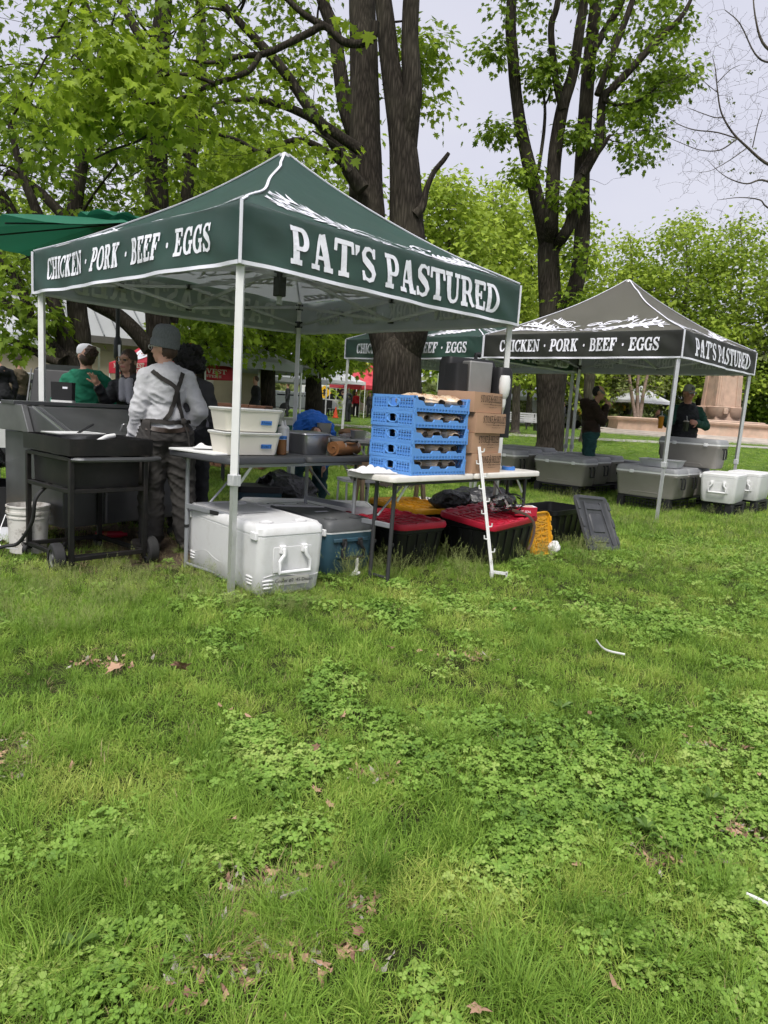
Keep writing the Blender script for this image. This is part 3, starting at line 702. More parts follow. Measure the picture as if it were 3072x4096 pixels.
# ---- bare tree whose branches reach in at the upper right
def bare_tree():
    d = 15.0; b = Vector((at(3500, 1600, d).x, d, gz(8, d)))
    T = Tree('bare_tree', 'leafless tree with fine bare twigs against the sky beside the lawn', b, bark_m=m_bark_far)
    p, r = px([(3480, 1500, 120), (3440, 1100, 110), (3420, 700, 96), (3380, 300, 80), (3330, -100, 60), (3300, -600, 40)], d)
    T.stem([b] + p, [.36] + r, 14, flare=True)
    for P in ([(3430, 900, 50), (3300, 760, 36), (3150, 690, 26), (3060, 650, 22), (2990, 590, 18), (2930, 530, 15), (2885, 450, 12), (2870, 360, 10), (2862, 280, 7), (2850, 225, 4)],
              [(3430, 1000, 40), (3250, 860, 26), (3130, 760, 18), (3050, 720, 14), (2990, 735, 10), (2930, 720, 8), (2880, 690, 5), (2830, 640, 3)],
              [(3400, 500, 50), (3250, 330, 34), (3120, 230, 24), (3050, 170, 18), (3020, 60, 12), (3010, -60, 7)],
              [(3380, 300, 46), (3200, 240, 26), (3080, 250, 16), (3020, 215, 12), (2960, 95, 8), (2900, 40, 5)],
              [(3420, 1050, 30), (3200, 900, 18), (3070, 830, 12), (3040, 800, 10), (2960, 790, 6), (2870, 800, 3)],
              [(2950, 555, 10), (2870, 530, 9), (2780, 520, 8), (2720, 500, 6), (2670, 470, 4)], [(2950, 555, 10), (2880, 600, 8), (2800, 600, 6), (2720, 570, 5), (2650, 540, 3)],
              [(2900, 470, 8), (2860, 470, 7), (2800, 450, 6), (2750, 430, 3)], [(2870, 370, 6), (2820, 330, 5), (2790, 290, 3)], [(2870, 330, 6), (2920, 280, 5), (2960, 260, 3)],
              [(3010, 590, 8), (3030, 500, 7), (3050, 440, 4)], [(2990, 590, 7), (2920, 640, 6), (2850, 680, 4), (2800, 690, 3)]):
        p, r = px(P, d); T.stem(p, [x * .55 for x in r], 6, n=4)
    fine = []
    for _ in range(420):
        c = random.choice(T.nodes[60:]); fine.append(c + Vector((random.gauss(-.12, .35), random.gauss(0, .5), random.gauss(-.02, .28))))
    T.grow(fine, .006, .0022, 3, 4, 1.3, .2); fine2 = []
    for _ in range(800):
        c = random.choice(fine); fine2.append(c + Vector((random.gauss(0, .14), random.gauss(0, .16), random.gauss(0, .14))))
    T.grow(fine2, .004, .002, 3, 3, .7, .25)
    T.leaves(random.sample(fine2, 26), 4, .03, .05, m_leaf_pale, LEAF_LO, (.2, .9))
    return T.finish()
bare_tree()
def river_birch(u, d, label):
    b = base_at(u, d); T = Tree('birch_tree', label, b, bark_m=mat('birch_bark', (.30, .22, .17), .9, var=.35, scale=9, bump=.6, bscale=14), group='birches by the fountain')
    for k in (-1, 0, 1):
        p, r = px([(u + k * 8, 1690, 16), (u + k * 26, 1560, 13), (u + k * 48 + 6, 1440, 10), (u + k * 70, 1300, 6)], d); T.stem([b + Vector((k * .15, 0, 0))] + p, [r[0]] + r, 7)
    tg = region(80, u - 130, u + 130, 1250, 1590, d - 2, d + 2); T.grow(tg, .02, .007, 3, 4, 5); T.leaves(tg, 12, .35, .22, m_leaf_pale, LEAF_LO, (.3, 1.))
    T.finish()
river_birch(2550, 52, 'slim triple-stemmed birch left of the fountain column')
small_maple('leaning grey twin trunk behind the person in the brown hoodie', 2360, 30, [(2352, 1640, 40), (2356, 1540, 40), (2362, 1500, 42)],
            [[(2352, 1520, 26), (2340, 1450, 24), (2346, 1380, 20)], [(2368, 1510, 24), (2392, 1450, 22), (2410, 1390, 18)], [(2348, 1640, 20), (2300, 1560, 16), (2270, 1530, 10)]],
            [(60, 2240, 2520, 1280, 1440, 2.5)], lm=m_leaf_far, bk=m_bark_far, size=.22, per=20)
small_maple('slender young maple behind the corner of the hand-wash station', 2070, 34, [(2062, 1690, 34), (2066, 1560, 32), (2072, 1480, 30), (2080, 1350, 22)], [[(2070, 1500, 16), (2100, 1440, 12)]],
            [(40, 1990, 2160, 1380, 1520, 2)], lm=m_leaf_far, bk=m_bark_far, size=.22, per=20)
small_maple('dark twin maple trunk left of the fountain column', 2806, 60, [(2806, 1680, 44), (2802, 1560, 40), (2798, 1470, 36), (2792, 1350, 26)], [[(2812, 1600, 34), (2826, 1500, 32), (2834, 1400, 26)]],
            [(60, 2700, 3000, 1260, 1440, 3)], lm=m_leaf_far, size=.24, per=20)
# low scrub far away that reads as one mass
def scrub():
    n = 9000; u = rng.uniform(-400, 3500, n); d = rng.uniform(84, 100, n)
    pos = np.array([tuple(at(a, 1600, b)) for a, b in zip(u, d)]); z = .5 + rng.beta(1.2, 2.0, n) * 6.5 * (0.75 + .25 * np.sin(u * .011) + .2 * np.sin(u * .037)); pos[:, 2] = z
    dr = rng.normal(0, 1, (n, 3)); nr = rng.normal(0, .5, (n, 3)); nr[:, 2] += 1
    o = leaf_mesh('scrub', pos, rng.uniform(.9, 1.8, n), dr, nr, rng.uniform(0, 1, n), m_leaf_pale, LEAF_LO, None)
    tag(o, 'band of pale spring scrub along the far edge of the park', 'scrub', kind='stuff')
scrub()

# ================================================================== background market, building, fountain
m_alu = mat('brushed_aluminium', (0.62, 0.62, 0.62), 0.42, 0.75, var=.08, scale=14, bump=.05)
m_whitemetal = mat('white_powder_coat', (0.72, 0.72, 0.71), 0.45, var=.05, scale=10)
m_black = mat('black_plastic', (0.018, 0.018, 0.019), 0.5, var=.25, scale=8, spec=.4)
m_darkcloth = mat('dark_cloth', (0.02, 0.021, 0.024), 0.85, var=.3, scale=9)
m_white_fab = mat('white_canopy_fabric', (0.75, 0.76, 0.8), 0.7, var=.06, scale=2, transl=.25)
m_red_fab = mat('red_canopy_fabric', (0.60, 0.028, 0.05), 0.6, var=.1, scale=3, transl=.2)
m_pinkred_fab = mat('faded_red_canopy_fabric', (0.78, 0.09, 0.12), 0.6, var=.1, scale=3, transl=.25)
m_grey_fab = mat('grey_canopy_fabric', (0.36, 0.38, 0.38), 0.65, var=.12, scale=2, transl=.2)
m_print_w = mat('white_print', (0.78, 0.78, 0.84), 0.6, var=.05, scale=40)

def popup(label, c, yaw, s, eave, peak, vh, m, group='pop-up tents across the market', legs=m_whitemetal, name='market_tent', slope=1.25):
    c = Vector((c[0], c[1], gz(c[0], c[1]))); t = thing(name, label, 'tent', c, yaw, group)
    h = s / 2; K = [(-h, -h), (h, -h), (h, h), (-h, h)]
    mb = MB()
    for k in range(4):
        a, b = Vector(K[k] + (eave,)), Vector(K[(k + 1) % 4] + (eave,))
        def fn(u, q, a=a, b=b):
            p = a.lerp(b, u).lerp(Vector((0, 0, eave)), q); p.z = eave + (peak - eave) * q ** slope - .05 * math.sin(math.pi * u) * q * (1 - q) * 4; return p
        mb.sheet(fn, 8, 8)
    can = mb.build('canopy', m, t)
    mv = MB()
    for k in range(4):
        a, b = Vector(K[k] + (0,)), Vector(K[(k + 1) % 4] + (0,)); nrm = Vector(((a + b).x, (a + b).y, 0)).normalized()
        mv.sheet(lambda u, q, a=a, b=b, n=nrm: a.lerp(b, u) + n * (.012 + .012 * math.sin(u * 17)) + Vector((0, 0, eave - vh + vh * q)), 12, 2)
    mv.build('valance', m, t)
    for x, y in K:
        lb = MB(); lb.bar((x * .985, y * .985, -.05), (x * .985, y * .985, eave), .045, .045); lb.build('leg', legs, t)
    return t
# white and red tents beside the road
p = base_at(1357, 47); popup('white pop-up tent pitched in front of the parked van', p, R(8), 3.0, 2.25, 3.05, .18, m_white_fab)
p = base_at(1432, 50); popup('red pop-up tent touching the white one', p, R(30), 3.0, 2.15, 3.2, .25, m_pinkred_fab)
p = base_at(1478, 56); popup('red pop-up tent with the highest peak of the two', p, R(20), 3.2, 2.4, 3.9, .25, m_pinkred_fab)
p = base_at(1535, 66); popup('small white tent top behind the red tents', p, R(0), 3.0, 2.2, 3.1, .2, m_white_fab)
p = base_at(2415, 62); popup('red tent over the yellow truck stall', p, R(18), 3.4, 2.5, 4.1, .35, m_red_fab)
p = base_at(2560, 56); popup('white tent standing left of the fountain column', p, R(22), 3.4, 2.45, 3.6, .2, m_white_fab)
p = base_at(2110, 60); popup('white tent half hidden by the maple trunk', p, R(10), 3.2, 2.3, 3.1, .25, m_white_fab)
p = base_at(2260, 66); popup('white tent behind the leg of the taupe tent', p, R(0), 3.2, 2.3, 3.0, .25, m_white_fab)
p = base_at(1985, 70); popup('white tent beyond the hand-wash station', p, R(0), 3.4, 2.3, 3.1, .25, m_white_fab)
p = base_at(935, 22); popup('grey pop-up tent with a steep peak behind the tubs', p, R(35), 3.0, 2.15, 3.05, .22, m_grey_fab)
p = base_at(1030, 27); popup('grey pop-up tent partly hidden by a straight maple trunk', p, R(40), 3.2, 2.2, 3.5, .22, m_grey_fab)
p = base_at(1130, 33); popup('dull grey low tent right of the straight maple trunk', p, R(30), 3.0, 1.9, 2.5, .2, m_grey_fab)
p = base_at(60, 16.5); popup('white tent with an open scissor frame over the produce stall', p, R(14), 3.2, 2.15, 2.75, .12, m_white_fab)
tm = MB()   # scissor frame of that tent
for k in range(6):
    tm.bar((-1.6 + k * .53, -1.52, 2.05 if k % 2 else 1.82), (-1.6 + (k + 1) * .53, -1.52, 1.82 if k % 2 else 2.05), .02, .02)
    tm.bar((-1.6 + k * .53, -1.50, 1.82 if k % 2 else 2.05), (-1.6 + (k + 1) * .53, -1.50, 2.05 if k % 2 else 1.82), .02, .02)
pt = [o for o in col.objects if o.get('label', '').startswith('white tent with an open scissor')][0]
tm.build('scissor_frame', m_black, pt)

# red coffee tents with round badge and lettering
def coffee_tent(label, u, d, yaw, s, eave, peak, mirror=False):
    p = base_at(u, d); t = popup(label, p, yaw, s, eave, peak, .30, m_red_fab, group='red coffee tents')
    h = s / 2; cream = mat('cream_print', (.70, .66, .55), .6, var=.05)
    for k, (a, b) in enumerate((((-h, -h), (h, -h)), ((h, -h), (h, h)), ((-h, h), (-h, -h)))):
        a, b = Vector(a + (0,)), Vector(b + (0,)); n = Vector(((a + b).x, (a + b).y, 0)).normalized()
        m1 = MB(); lettering(m1, 'NEW HARVEST', lambda x, y, l: a.lerp(b, .14 + .72 * x) + n * (.034 + .0008 * l) + Vector((0, 0, eave - .15 + .13 * y)))
        lettering(m1, 'COFFEE ROASTERS', lambda x, y, l: a.lerp(b, .2 + .6 * x) + n * (.034 + .0008 * l) + Vector((0, 0, eave - .26 + .07 * y)))
        m1.build('printed_lettering', cream, t)
        m2 = MB(); mid = (a + b) / 2
        def surf(u_, q, off):
            pz = a.lerp(b, u_).lerp(Vector((0, 0, 0)), q); pz.z = eave + (peak - eave) * q ** 1.25 - .05 * math.sin(math.pi * u_) * q * (1 - q) * 4 + off; return pz + n * off * .6
        ring = lambda r, off: [surf(.5 + r * math.cos(x) * .19 / max(.3, 1 - (.36 + r * .2 * math.sin(x))), .36 + r * .24 * math.sin(x), off) for x in np.linspace(0, 2 * math.pi, 29)[:-1]]
        for r0, off, mi in ((1.0, .02, 0), (.62, .026, 1), (.54, .032, 0), (.30, .038, 1), (.22, .044, 0)):
            m2.mi = mi; rg = ring(r0, off); m2.add(rg + [surf(.5, .36, off + .004)], [(i, (i + 1) % 28, 28) for i in range(28)])
        m2.build('round_badge', [m_print_w, mat('badge_brown', (.35, .13, .05), .6)], t)
    return t
coffee_tent('red coffee tent with round white badges behind the person in the grey beanie', 690, 21, R(45), 2.6, 1.88, 3.1)

# ---- park building with a standing seam metal roof, corner toward us
def park_building():
    d = 27.0; c = at(395, 1600, d + 4.0)
    t = thing('park_building', 'beige park building with a grey standing seam metal roof', 'building', (c.x, c.y, gz(c.x, c.y)), R(33))
    W_, D_, ev, pk = 11.0, 11.0, 2.75, 6.1; ov = .5
    m_wall = mat('beige_stucco', (.44, .38, .28), .9, var=.1, scale=1.5, bump=.2, bscale=90, dirt=(.25, .22, .17), dirt_amt=.3)
    m_roof = mat('zinc_roof', (.33, .34, .33), .5, .25, var=.08, scale=.8)
    mb = MB(); mb.box((0, 0, ev / 2), (W_, D_, ev)); mb.build('wall', m_wall, t)
    hw = W_ / 2 + ov; K = [(-hw, -hw), (hw, -hw), (hw, hw), (-hw, hw)]
    rf = MB(); ap = (0, 0, pk)
    for k in range(4): rf.add([K[k] + (ev,), K[(k + 1) % 4] + (ev,), ap], [(0, 1, 2)])
    rf.add([q + (ev - .02,) for q in K], [(3, 2, 1, 0)])
    roof = rf.build('roof', m_roof, t, smooth=False)
    sm = MB()
    for k in range(4):
        a, b = Vector(K[k] + (ev,)), Vector(K[(k + 1) % 4] + (ev,)); apx = Vector(ap); mid = (a + b) / 2; dirn = (apx - mid); nrm = (b - a).cross(apx - a).normalized()
        for i in range(1, 24):
            u = i / 24; q = min(u, 1 - u) * 2; p0 = a.lerp(b, u); p1 = p0 + dirn * q
            if q > .05: sm.bar(p0 + nrm * .03, p1 + nrm * .03, .035, .06, nrm)
        sm.bar(a + nrm * .04, apx + nrm * .04, .14, .08)
    sm.build('standing_seam', mat('zinc_seam', (.20, .21, .21), .5, .3), roof)
    f = MB()
    for k in range(4):
        a, b = K[k], K[(k + 1) % 4]; f.bar(a + (ev - .12,), b + (ev - .12,), .06, .24)
    f.build('fascia', mat('dark_fascia', (.10, .095, .085), .7), roof)
    v = MB(); v.box((-1.2, -hw * .55, 4.2), (.16, .16, 1.0)); v.build('vent_pipe', m_roof, roof)
    dr = MB(); dr.box((2.6, -W_ / 2 - .02, 1.05), (1.0, .06, 2.1)); dr.build('door', mat('pale_door', (.50, .47, .40), .6), t, bevel=.01)
    pn = MB(); pn.box((0, -W_ / 2 - .015, 2.3), (W_ + .02, .05, .06)); pn.build('trim', mat('beige_trim', (.36, .31, .24), .8), t)
park_building()

# ---- fountain
def fountain():
    c = Vector((at(2885, 1600, 49).x, 49, 0)); c.z = gz(c.x, c.y)
    st = mat('pink_granite', (.52, .36, .27), .75, var=.16, scale=2.2, bump=.25, bscale=40, dirt=(.34, .30, .23), dirt_amt=.55, dirt_scale=.9)
    t = thing('fountain', 'pink stone fountain with a tall fluted column and wide round basin', 'fountain', c)
    mb = MB()
    def basin(r, z0, z1, seg):  # outer wall with a rounded coping
        mb.lathe([(r, z0), (r - .05, z0 + (z1 - z0) * .72), (r + .12, z1 - .16), (r + .15, z1 - .06), (r + .08, z1), (r - .45, z1), (r - .5, z1 - .12), (r - .5, z0 + .2)], seg, cap1=False)
    basin(7.4, .25, 1.12, 8); mb.build('lower_basin', st, t, ang=25)
    mb = MB(); basin(2.7, .5, 1.25, 24); mb.build('middle_basin', st, t, ang=30)
    mb = MB()
    for k, (r, z) in enumerate(((9.6, .10), (9.0, .20), (8.4, .30))): mb.lathe([(r, z - .2), (r, z)], 8)
    mb.build('steps', mat('pale_step_stone', (.50, .45, .40), .85, var=.15, scale=2), t, ang=25)
    w_ = MB(); w_.lathe([(7.0, .78), (7.0, .80)], 8); w_.build('water', mat('dark_water', (.03, .04, .04), .08, spec=.6), t)
    for a in range(4):
        b = MB(); x, y = .78 * math.cos(R(45 + a * 90)), .78 * math.sin(R(45 + a * 90))
        b.lathe([(.15, 1.2), (.36, 1.28), (.62, 1.55), (.74, 2.0), (.77, 2.12), (.70, 2.16), (.55, 2.0), (.1, 1.9)], 20, c=(x, y)); b.build('scallop_bowl', st, t)
    col_ = MB()
    col_.rbox([(1.1, .98, .98, .1), (2.1, .96, .96, .1), (2.12, .90, .90, .08), (4.9, .80, .80, .08), (4.92, .87, .87, .05), (5.1, .87, .87, .05)])
    c1 = col_.build('column', st, t)
    fl = MB()
    for a in range(4):
        Rm = Matrix.Rotation(R(90 * a), 3, 'Z')
        for sx in (-.74, -.62, -.5, .5, .62, .74):
            fl.bar(Rm @ Vector((sx, -.91, 2.2)), Rm @ Vector((sx * .88, -.82, 4.8)), .07, .10)
        fl.bar(Rm @ Vector((-.16, -.86, 4.3)), Rm @ Vector((.16, -.86, 4.3)), .08, .10)
    fl.build('fluting', st, c1)
    fc = MB(); fc.box((-.55, -1.34, 1.85), (.3, .16, .42)); fc.build('carved_mask', st, t, bevel=.06)
    t.rotation_euler = (0, 0, R(12))
fountain()

# ---- benches, signs, vans, cars
def bench(label, u, d, yaw):
    p = base_at(u, d); t = thing('park_bench', label, 'bench', p, yaw, 'slatted park benches')
    m = mat('bench_slat_grey', (.40, .40, .39), .7)
    for k in range(4): b = MB(); b.box((0, -.2 + k * .12, .45), (1.9, .09, .035)); b.build('seat_slat', m, t)
    for k in range(4): b = MB(); b.box((0, .26 + k * .02, .55 + k * .12), (1.9, .035, .09)); b.build('back_slat', m, t)
    for x in (-.8, .8): b = MB(); b.box((x, 0, .22), (.06, .5, .44)); b.box((x, .3, .65), (.05, .05, .5)); b.build('leg', m_black, t)
bench('slatted park bench left of the maple behind the coolers', 2095, 40, R(8))
bench('slatted park bench half behind the maple trunk', 2170, 43, R(-6))
def van(label, u, d, yaw, color, ln_=5.2, wd=2.0, ht=2.2, name='parked_van', box_van=False, cat='van'):
    p = base_at(u, d); t = thing(name, label, cat, p, yaw, 'vehicles parked along the road')
    m = mat('paint_' + '_'.join('%02d' % int(c * 99) for c in color), color, .3, spec=.5, var=.05)
    b = MB(); L2 = ln_ / 2
    prof = [(-L2, .35), (L2 - .05, .35), (L2, .75), (L2 - .15, 1.0), (L2 - .95, 1.12), (L2 - 1.6, ht - .06), (L2 - 2.0, ht), (-L2 + .1, ht), (-L2, ht - .15)]
    if box_van: prof = [(-L2, .4), (L2, .4), (L2, 1.0), (L2 - .8, 1.15), (L2 - 1.2, 1.9), (L2 - 1.5, 1.95), (L2 - 1.55, ht), (-L2, ht)]
    b.loft([[(x, -wd / 2, z) for x, z in prof], [(x, -wd / 2 + .05, z + .0) for x, z in prof], [(x, wd / 2, z) for x, z in prof]][::2])
    b.build('body', m, t, bevel=.05)
    g = mat('dark_glass', (.015, .018, .02), .08, spec=.6)
    for y in (-wd / 2 - .004, wd / 2 + .004):
        w2 = MB(); zt = ht - .2 if not box_van else 1.8
        w2.add([(L2 - 1.15, y, 1.15), (L2 - 2.3, y, 1.15), (L2 - 2.3, y, zt), (L2 - 1.62, y, zt)], [(0, 1, 2, 3)]); w2.build('window', g, t)
        if not box_van:
            w3 = MB(); w3.add([(L2 - 2.4, y, 1.15), (-L2 + .4, y, 1.15), (-L2 + .4, y, zt), (L2 - 2.4, y, zt)], [(0, 1, 2, 3)]); w3.build('window', g, t)
    for x in (-L2 + .95, L2 - .95):
        for y in (-wd / 2 + .1, wd / 2 - .1):
            wh = MB(); wh.T = Matrix.Translation((x, y, .34)) @ Matrix.Rotation(R(90), 4, 'X'); wh.lathe([(.2, -.11), (.34, -.1), (.34, .1), (.2, .11)], 16)
            wo = wh.build('wheel', m_black, t)
    return t
van('white panel van parked behind the white tent', 1330, 58, R(5), (.62, .63, .64))
van('silver car parked left of the white tent', 1215, 50, R(10), (.42, .44, .46), 4.5, 1.8, 1.45, 'parked_car', cat='car')
van('white car parked beyond the red tents', 1560, 62, R(0), (.6, .6, .6), 4.4, 1.8, 1.5, 'parked_car', cat='car')
van('yellow food truck under the red tent', 2440, 68, R(6), (.72, .42, .02), 5.6, 2.2, 2.7, 'food_truck', True, cat='truck')
van('dark car parked beyond the fountain basin', 3060, 66, R(0), (.05, .055, .06), 4.6, 1.8, 1.45, 'parked_car', cat='car')
van('white van seen between the maple and the tent leg', 2235, 62, R(20), (.62, .62, .62), 4.8, 1.9, 2.1)
van('silver car behind the produce stall', 70, 22, R(70), (.35, .37, .39), 4.4, 1.8, 1.45, 'parked_car', cat='car')
def warning_sign():
    p = at(1297, 1570, 52); t = thing('road_sign', 'yellow diamond warning sign behind the white tent', 'sign', (p.x, 52, gz(p.x, 52)))
    h = p.z - gz(p.x, 52)
    b = MB(); b.tube([(0, .03, 0), (0, .03, h + .3)], .03, 8); b.build('post', m_alu, t)
    b = MB(); b.T = Matrix.Translation((0, 0, h)); b.prism([(0, -.52), (.52, 0), (0, .52), (-.52, 0)], -.01, .01)
    o = b.build('panel', mat('sign_yellow', (.80, .48, .02), .4), t, bevel=.02); 
    for v in o.data.vertices: x, y, z = v.co; v.co = (x, z - h, h + y)
    b = MB(); b.add([(-.22, -.014, h - .1), (.22, -.014, h - .1), (.22, -.014, h - .02), (-.22, -.014, h - .02)], [(0, 1, 2, 3)]); b.add([(-.06, -.015, h - .24), (.06, -.015, h - .24), (.06, -.015, h + .1), (-.06, -.015, h + .1)], [(0, 1, 2, 3)])
    b.add([(-.14, -.016, h + .1), (.14, -.016, h + .1), (0, -.016, h + .3)], [(0, 1, 2)]); b.build('symbol', m_black, t)
warning_sign()
def brick_building():
    m_br = mat('red_brick_far', (.30, .13, .08), .9, var=.25, scale=5)
    p = base_at(1340, 96); t = thing('brick_building', 'low red brick building beyond the road', 'building', p, R(2))
    b = MB(); b.box((0, 0, 1.6), (15, 8, 3.2)); b.build('wall', m_br, t)
    b = MB(); b.box((0, 0, 3.35), (15.6, 8.6, .3)); b.build('roof', mat('grey_roof_far', (.28, .28, .29), .8), t)
    for k in range(5): b = MB(); b.box((-6 + k * 3, -4.02, 1.6), (1.5, .08, 1.3)); b.build('window', mat('far_glass', (.05, .06, .07), .15), t)
    p = base_at(1800, 60); t = thing('brick_sign_wall', 'red brick sign wall behind the carton boxes', 'wall', p, R(4))
    b = MB(); b.box((0, 0, .85), (3.6, .5, 1.7)); b.build('wall', m_br, t)
    b = MB(); b.box((.5, -.27, 1.0), (.7, .04, .6)); b.build('plaque', m_print_w, t)
brick_building()
def info_sign():
    p = at(1790, 1530, 24); h = 2.45; t = thing('notice_board', 'pale green notice board with lines of print behind the crates', 'sign', (p.x, 24, gz(p.x, 24)))
    b = MB(); b.box((0, 0, h / 2), (.05, .05, h)); b.build('post', m_alu, t)
    b = MB(); b.box((0, -.04, 1.95), (.68, .03, .6)); o = b.build('panel', mat('pale_green_sign', (.40, .46, .33), .6), t)
    b = MB()
    for k in range(4): b.box((-.05 * (k % 2), -.058, 2.14 - k * .13), (.5 - .08 * (k % 2), .004, .05))
    b.build('printed_lines', m_print_w, o)
    b = MB(); b.box((0, -.04, 1.32), (.6, .03, .5)); o2 = b.build('panel', mat('brown_sign', (.20, .13, .09), .7), t)
    b = MB(); lettering(b, 'CHICKEN', lambda x, y, l: Vector((-.25 + .5 * x, -.06 - .0006 * l, 1.18 + .16 * y))); b.build('printed_lettering', m_print_w, o2)
info_sign()
# pallet planter box and grey stall things between the trunks on the left
def stall_clutter():
    m_wood = mat('rust_brown_wood', (.16, .075, .045), .8, var=.3, scale=4, bump=.3, bscale=30)
    p = at(880, 1640, 12.6); t = thing('wooden_counter', 'rusty brown wooden counter behind the white tubs', 'counter', (p.x, 12.6, gz(p.x, 12.6)), R(-6))
    for k in range(6): b = MB(); b.box((-.72 + k * .29, 0, .55), (.28, .5, 1.1 - .01 * (k % 3))); b.build('board', m_wood, t, bevel=.008)
    p = at(960, 1640, 13.4); 
    t = thing('gas_grill', 'black lidded grill behind the person in the grey sweatshirt', 'grill', (at(845, 1640, 11.2).x, 11.2, 0), R(-20))
    b = MB(); b.rbox([(.45, .42, .28, .04), (.8, .45, .3, .05)]); b.build('firebox', m_black, t)
    b = MB(); b.rbox([(.81, .45, .3, .06), (.95, .44, .28, .1), (1.05, .38, .2, .12), (1.10, .3, .12, .1)]); b.build('lid', mat('glossy_black', (.012, .012, .013), .12, spec=.6), t)
    b = MB(); [b.bar((x, y, 0), (x, y, .46), .04, .04) for x in (-.38, .38) for y in (-.22, .22)]; b.build('leg_frame', m_black, t)
    # storage totes on green crates beyond the blue person
    mg = mat('green_crate', (.02, .10, .07), .6); mt = mat('frosted_tote', (.5, .5, .47), .5)
    for k in range(3):
        q = at(1115 + k * 45, 1670, 21); g = thing('green_crate', 'dark green crate ' + ('closest to the straight trunk', 'in the middle of the three under the totes', 'next to the bent person in blue')[k], 'crate', (q.x, 21, gz(q.x, 21)), R(4), 'green crates behind the trunk')
        b = MB(); b.rbox([(0, .15, .2, .02), (.36, .17, .22, .02), (.37, .18, .23, .02), (.40, .18, .23, .02)], cap1=False); b.build('shell', mg, g)
        b = MB(); b.rbox([(.36, .165, .215, .02), (.362, .165, .215, .02)]); b.build('contents', m_darkcloth, g)
    for k, (u, z, lab) in enumerate(((1122, .41, 'frosted storage tote on the left green crate'), (1165, .41, 'grey storage tote on the right green crates'), (1112, .64, 'pale tote stacked highest behind the trunk'))):
        q = at(u, 1640, 21); g = thing('storage_tote', lab, 'tote', (q.x, 21, gz(q.x, 21) + z), R(5), None)
        b = MB(); b.rbox([(0, .17, .15, .02), (.19, .2, .18, .02)]); b.build('body', mt, g)
        b = MB(); b.rbox([(.191, .22, .2, .02), (.225, .22, .2, .02)]); b.build('lid', mt, g)
    # produce table far left
    q = at(60, 1700, 12.5); t = thing('produce_table', 'dark clothed produce table at the left of the market', 'table', (q.x - .6, 12.5, 0), R(8))
    b = MB(); b.box((0, 0, .74), (2.2, .8, .04)); b.build('top', m_black, t)
    b = MB(); b.rbox([(.05, 1.12, .42, .03), (.72, 1.1, .4, .03)]); b.build('cloth', m_darkcloth, t)
    for k in range(9):
        b = MB(); b.ball((0, 0, 0), (.07, .06, .05)); o = b.build('potato', mat('potato_skin', (.28, .19, .11), .8, var=.2), None, loc=(q.x - .35 + (k % 5) * .16, 12.35 + (k // 5) * .2, .815))
        tag(o, 'brown potato heaped on the dark clothed produce table', 'potato', 'potatoes on the produce table')
    t = thing('chest_cooler', 'white and red chest cooler left of the canopy leg', 'cooler', (at(120, 1700, 9.6).x, 9.6, 0), R(10))
    b = MB(); b.rbox([(.45, .40, .24, .04), (.90, .42, .26, .05)]); b.build('body', mat('grey_white_plastic', (.5, .5, .5), .5), t)
    b = MB(); b.rbox([(.901, .41, .25, .04), (.99, .41, .25, .04)]); b.build('red_band', mat('red_plastic_dark', (.28, .02, .02), .5), t)
    b = MB(); b.rbox([(.991, .46, .28, .05), (1.03, .46, .28, .05)]); b.build('lid', m_whitemetal, t)
    b = MB(); [b.bar((x, y, 0), (x, y, .46), .05, .05) for x in (-.34, .34) for y in (-.2, .2)]; b.build('stand', m_alu, t)
stall_clutter()

# ================================================================== the three farm tents
m_green_out = mat('green_canopy_cloth', (0.010, 0.058, 0.041), 0.55, var=.14, scale=3, spec=.45, bump=.3, bscale=5, bdist=.05, transl=.38, tcol=(.74, .77, .77))
m_green_in = mat('canopy_lining', (0.33, 0.345, 0.345), 0.7, var=.06, scale=3, transl=.5, tcol=(.88, .9, .9))
m_taupe_out = mat('taupe_canopy_cloth', (0.13, 0.12, 0.10), 0.55, var=.10, scale=2, spec=.4, transl=.4, tcol=(.7, .7, .68))
m_dark_val = mat('charcoal_valance_cloth', (0.022, 0.022, 0.019), 0.55, var=.15, scale=3, spec=.35, transl=.3, tcol=(.6, .6, .58))
m_piping = mat('white_piping', (0.70, 0.70, 0.76), .6, var=.05)
m_ghost = mat('painted_show_through', (0.86, 0.87, 0.87), 0.7, var=.1, scale=9, transl=.35)  # pale inner lettering stands in for light passing through the print
m_ghost_art = mat('painted_art_show_through', (0.72, 0.72, 0.73), 0.7, var=.08, scale=9, transl=.3)  # pale inner plant shapes, painted in place of light through the roof print
m_bracket = mat('joint_bracket', (0.05, 0.05, 0.052), .5, var=.2)

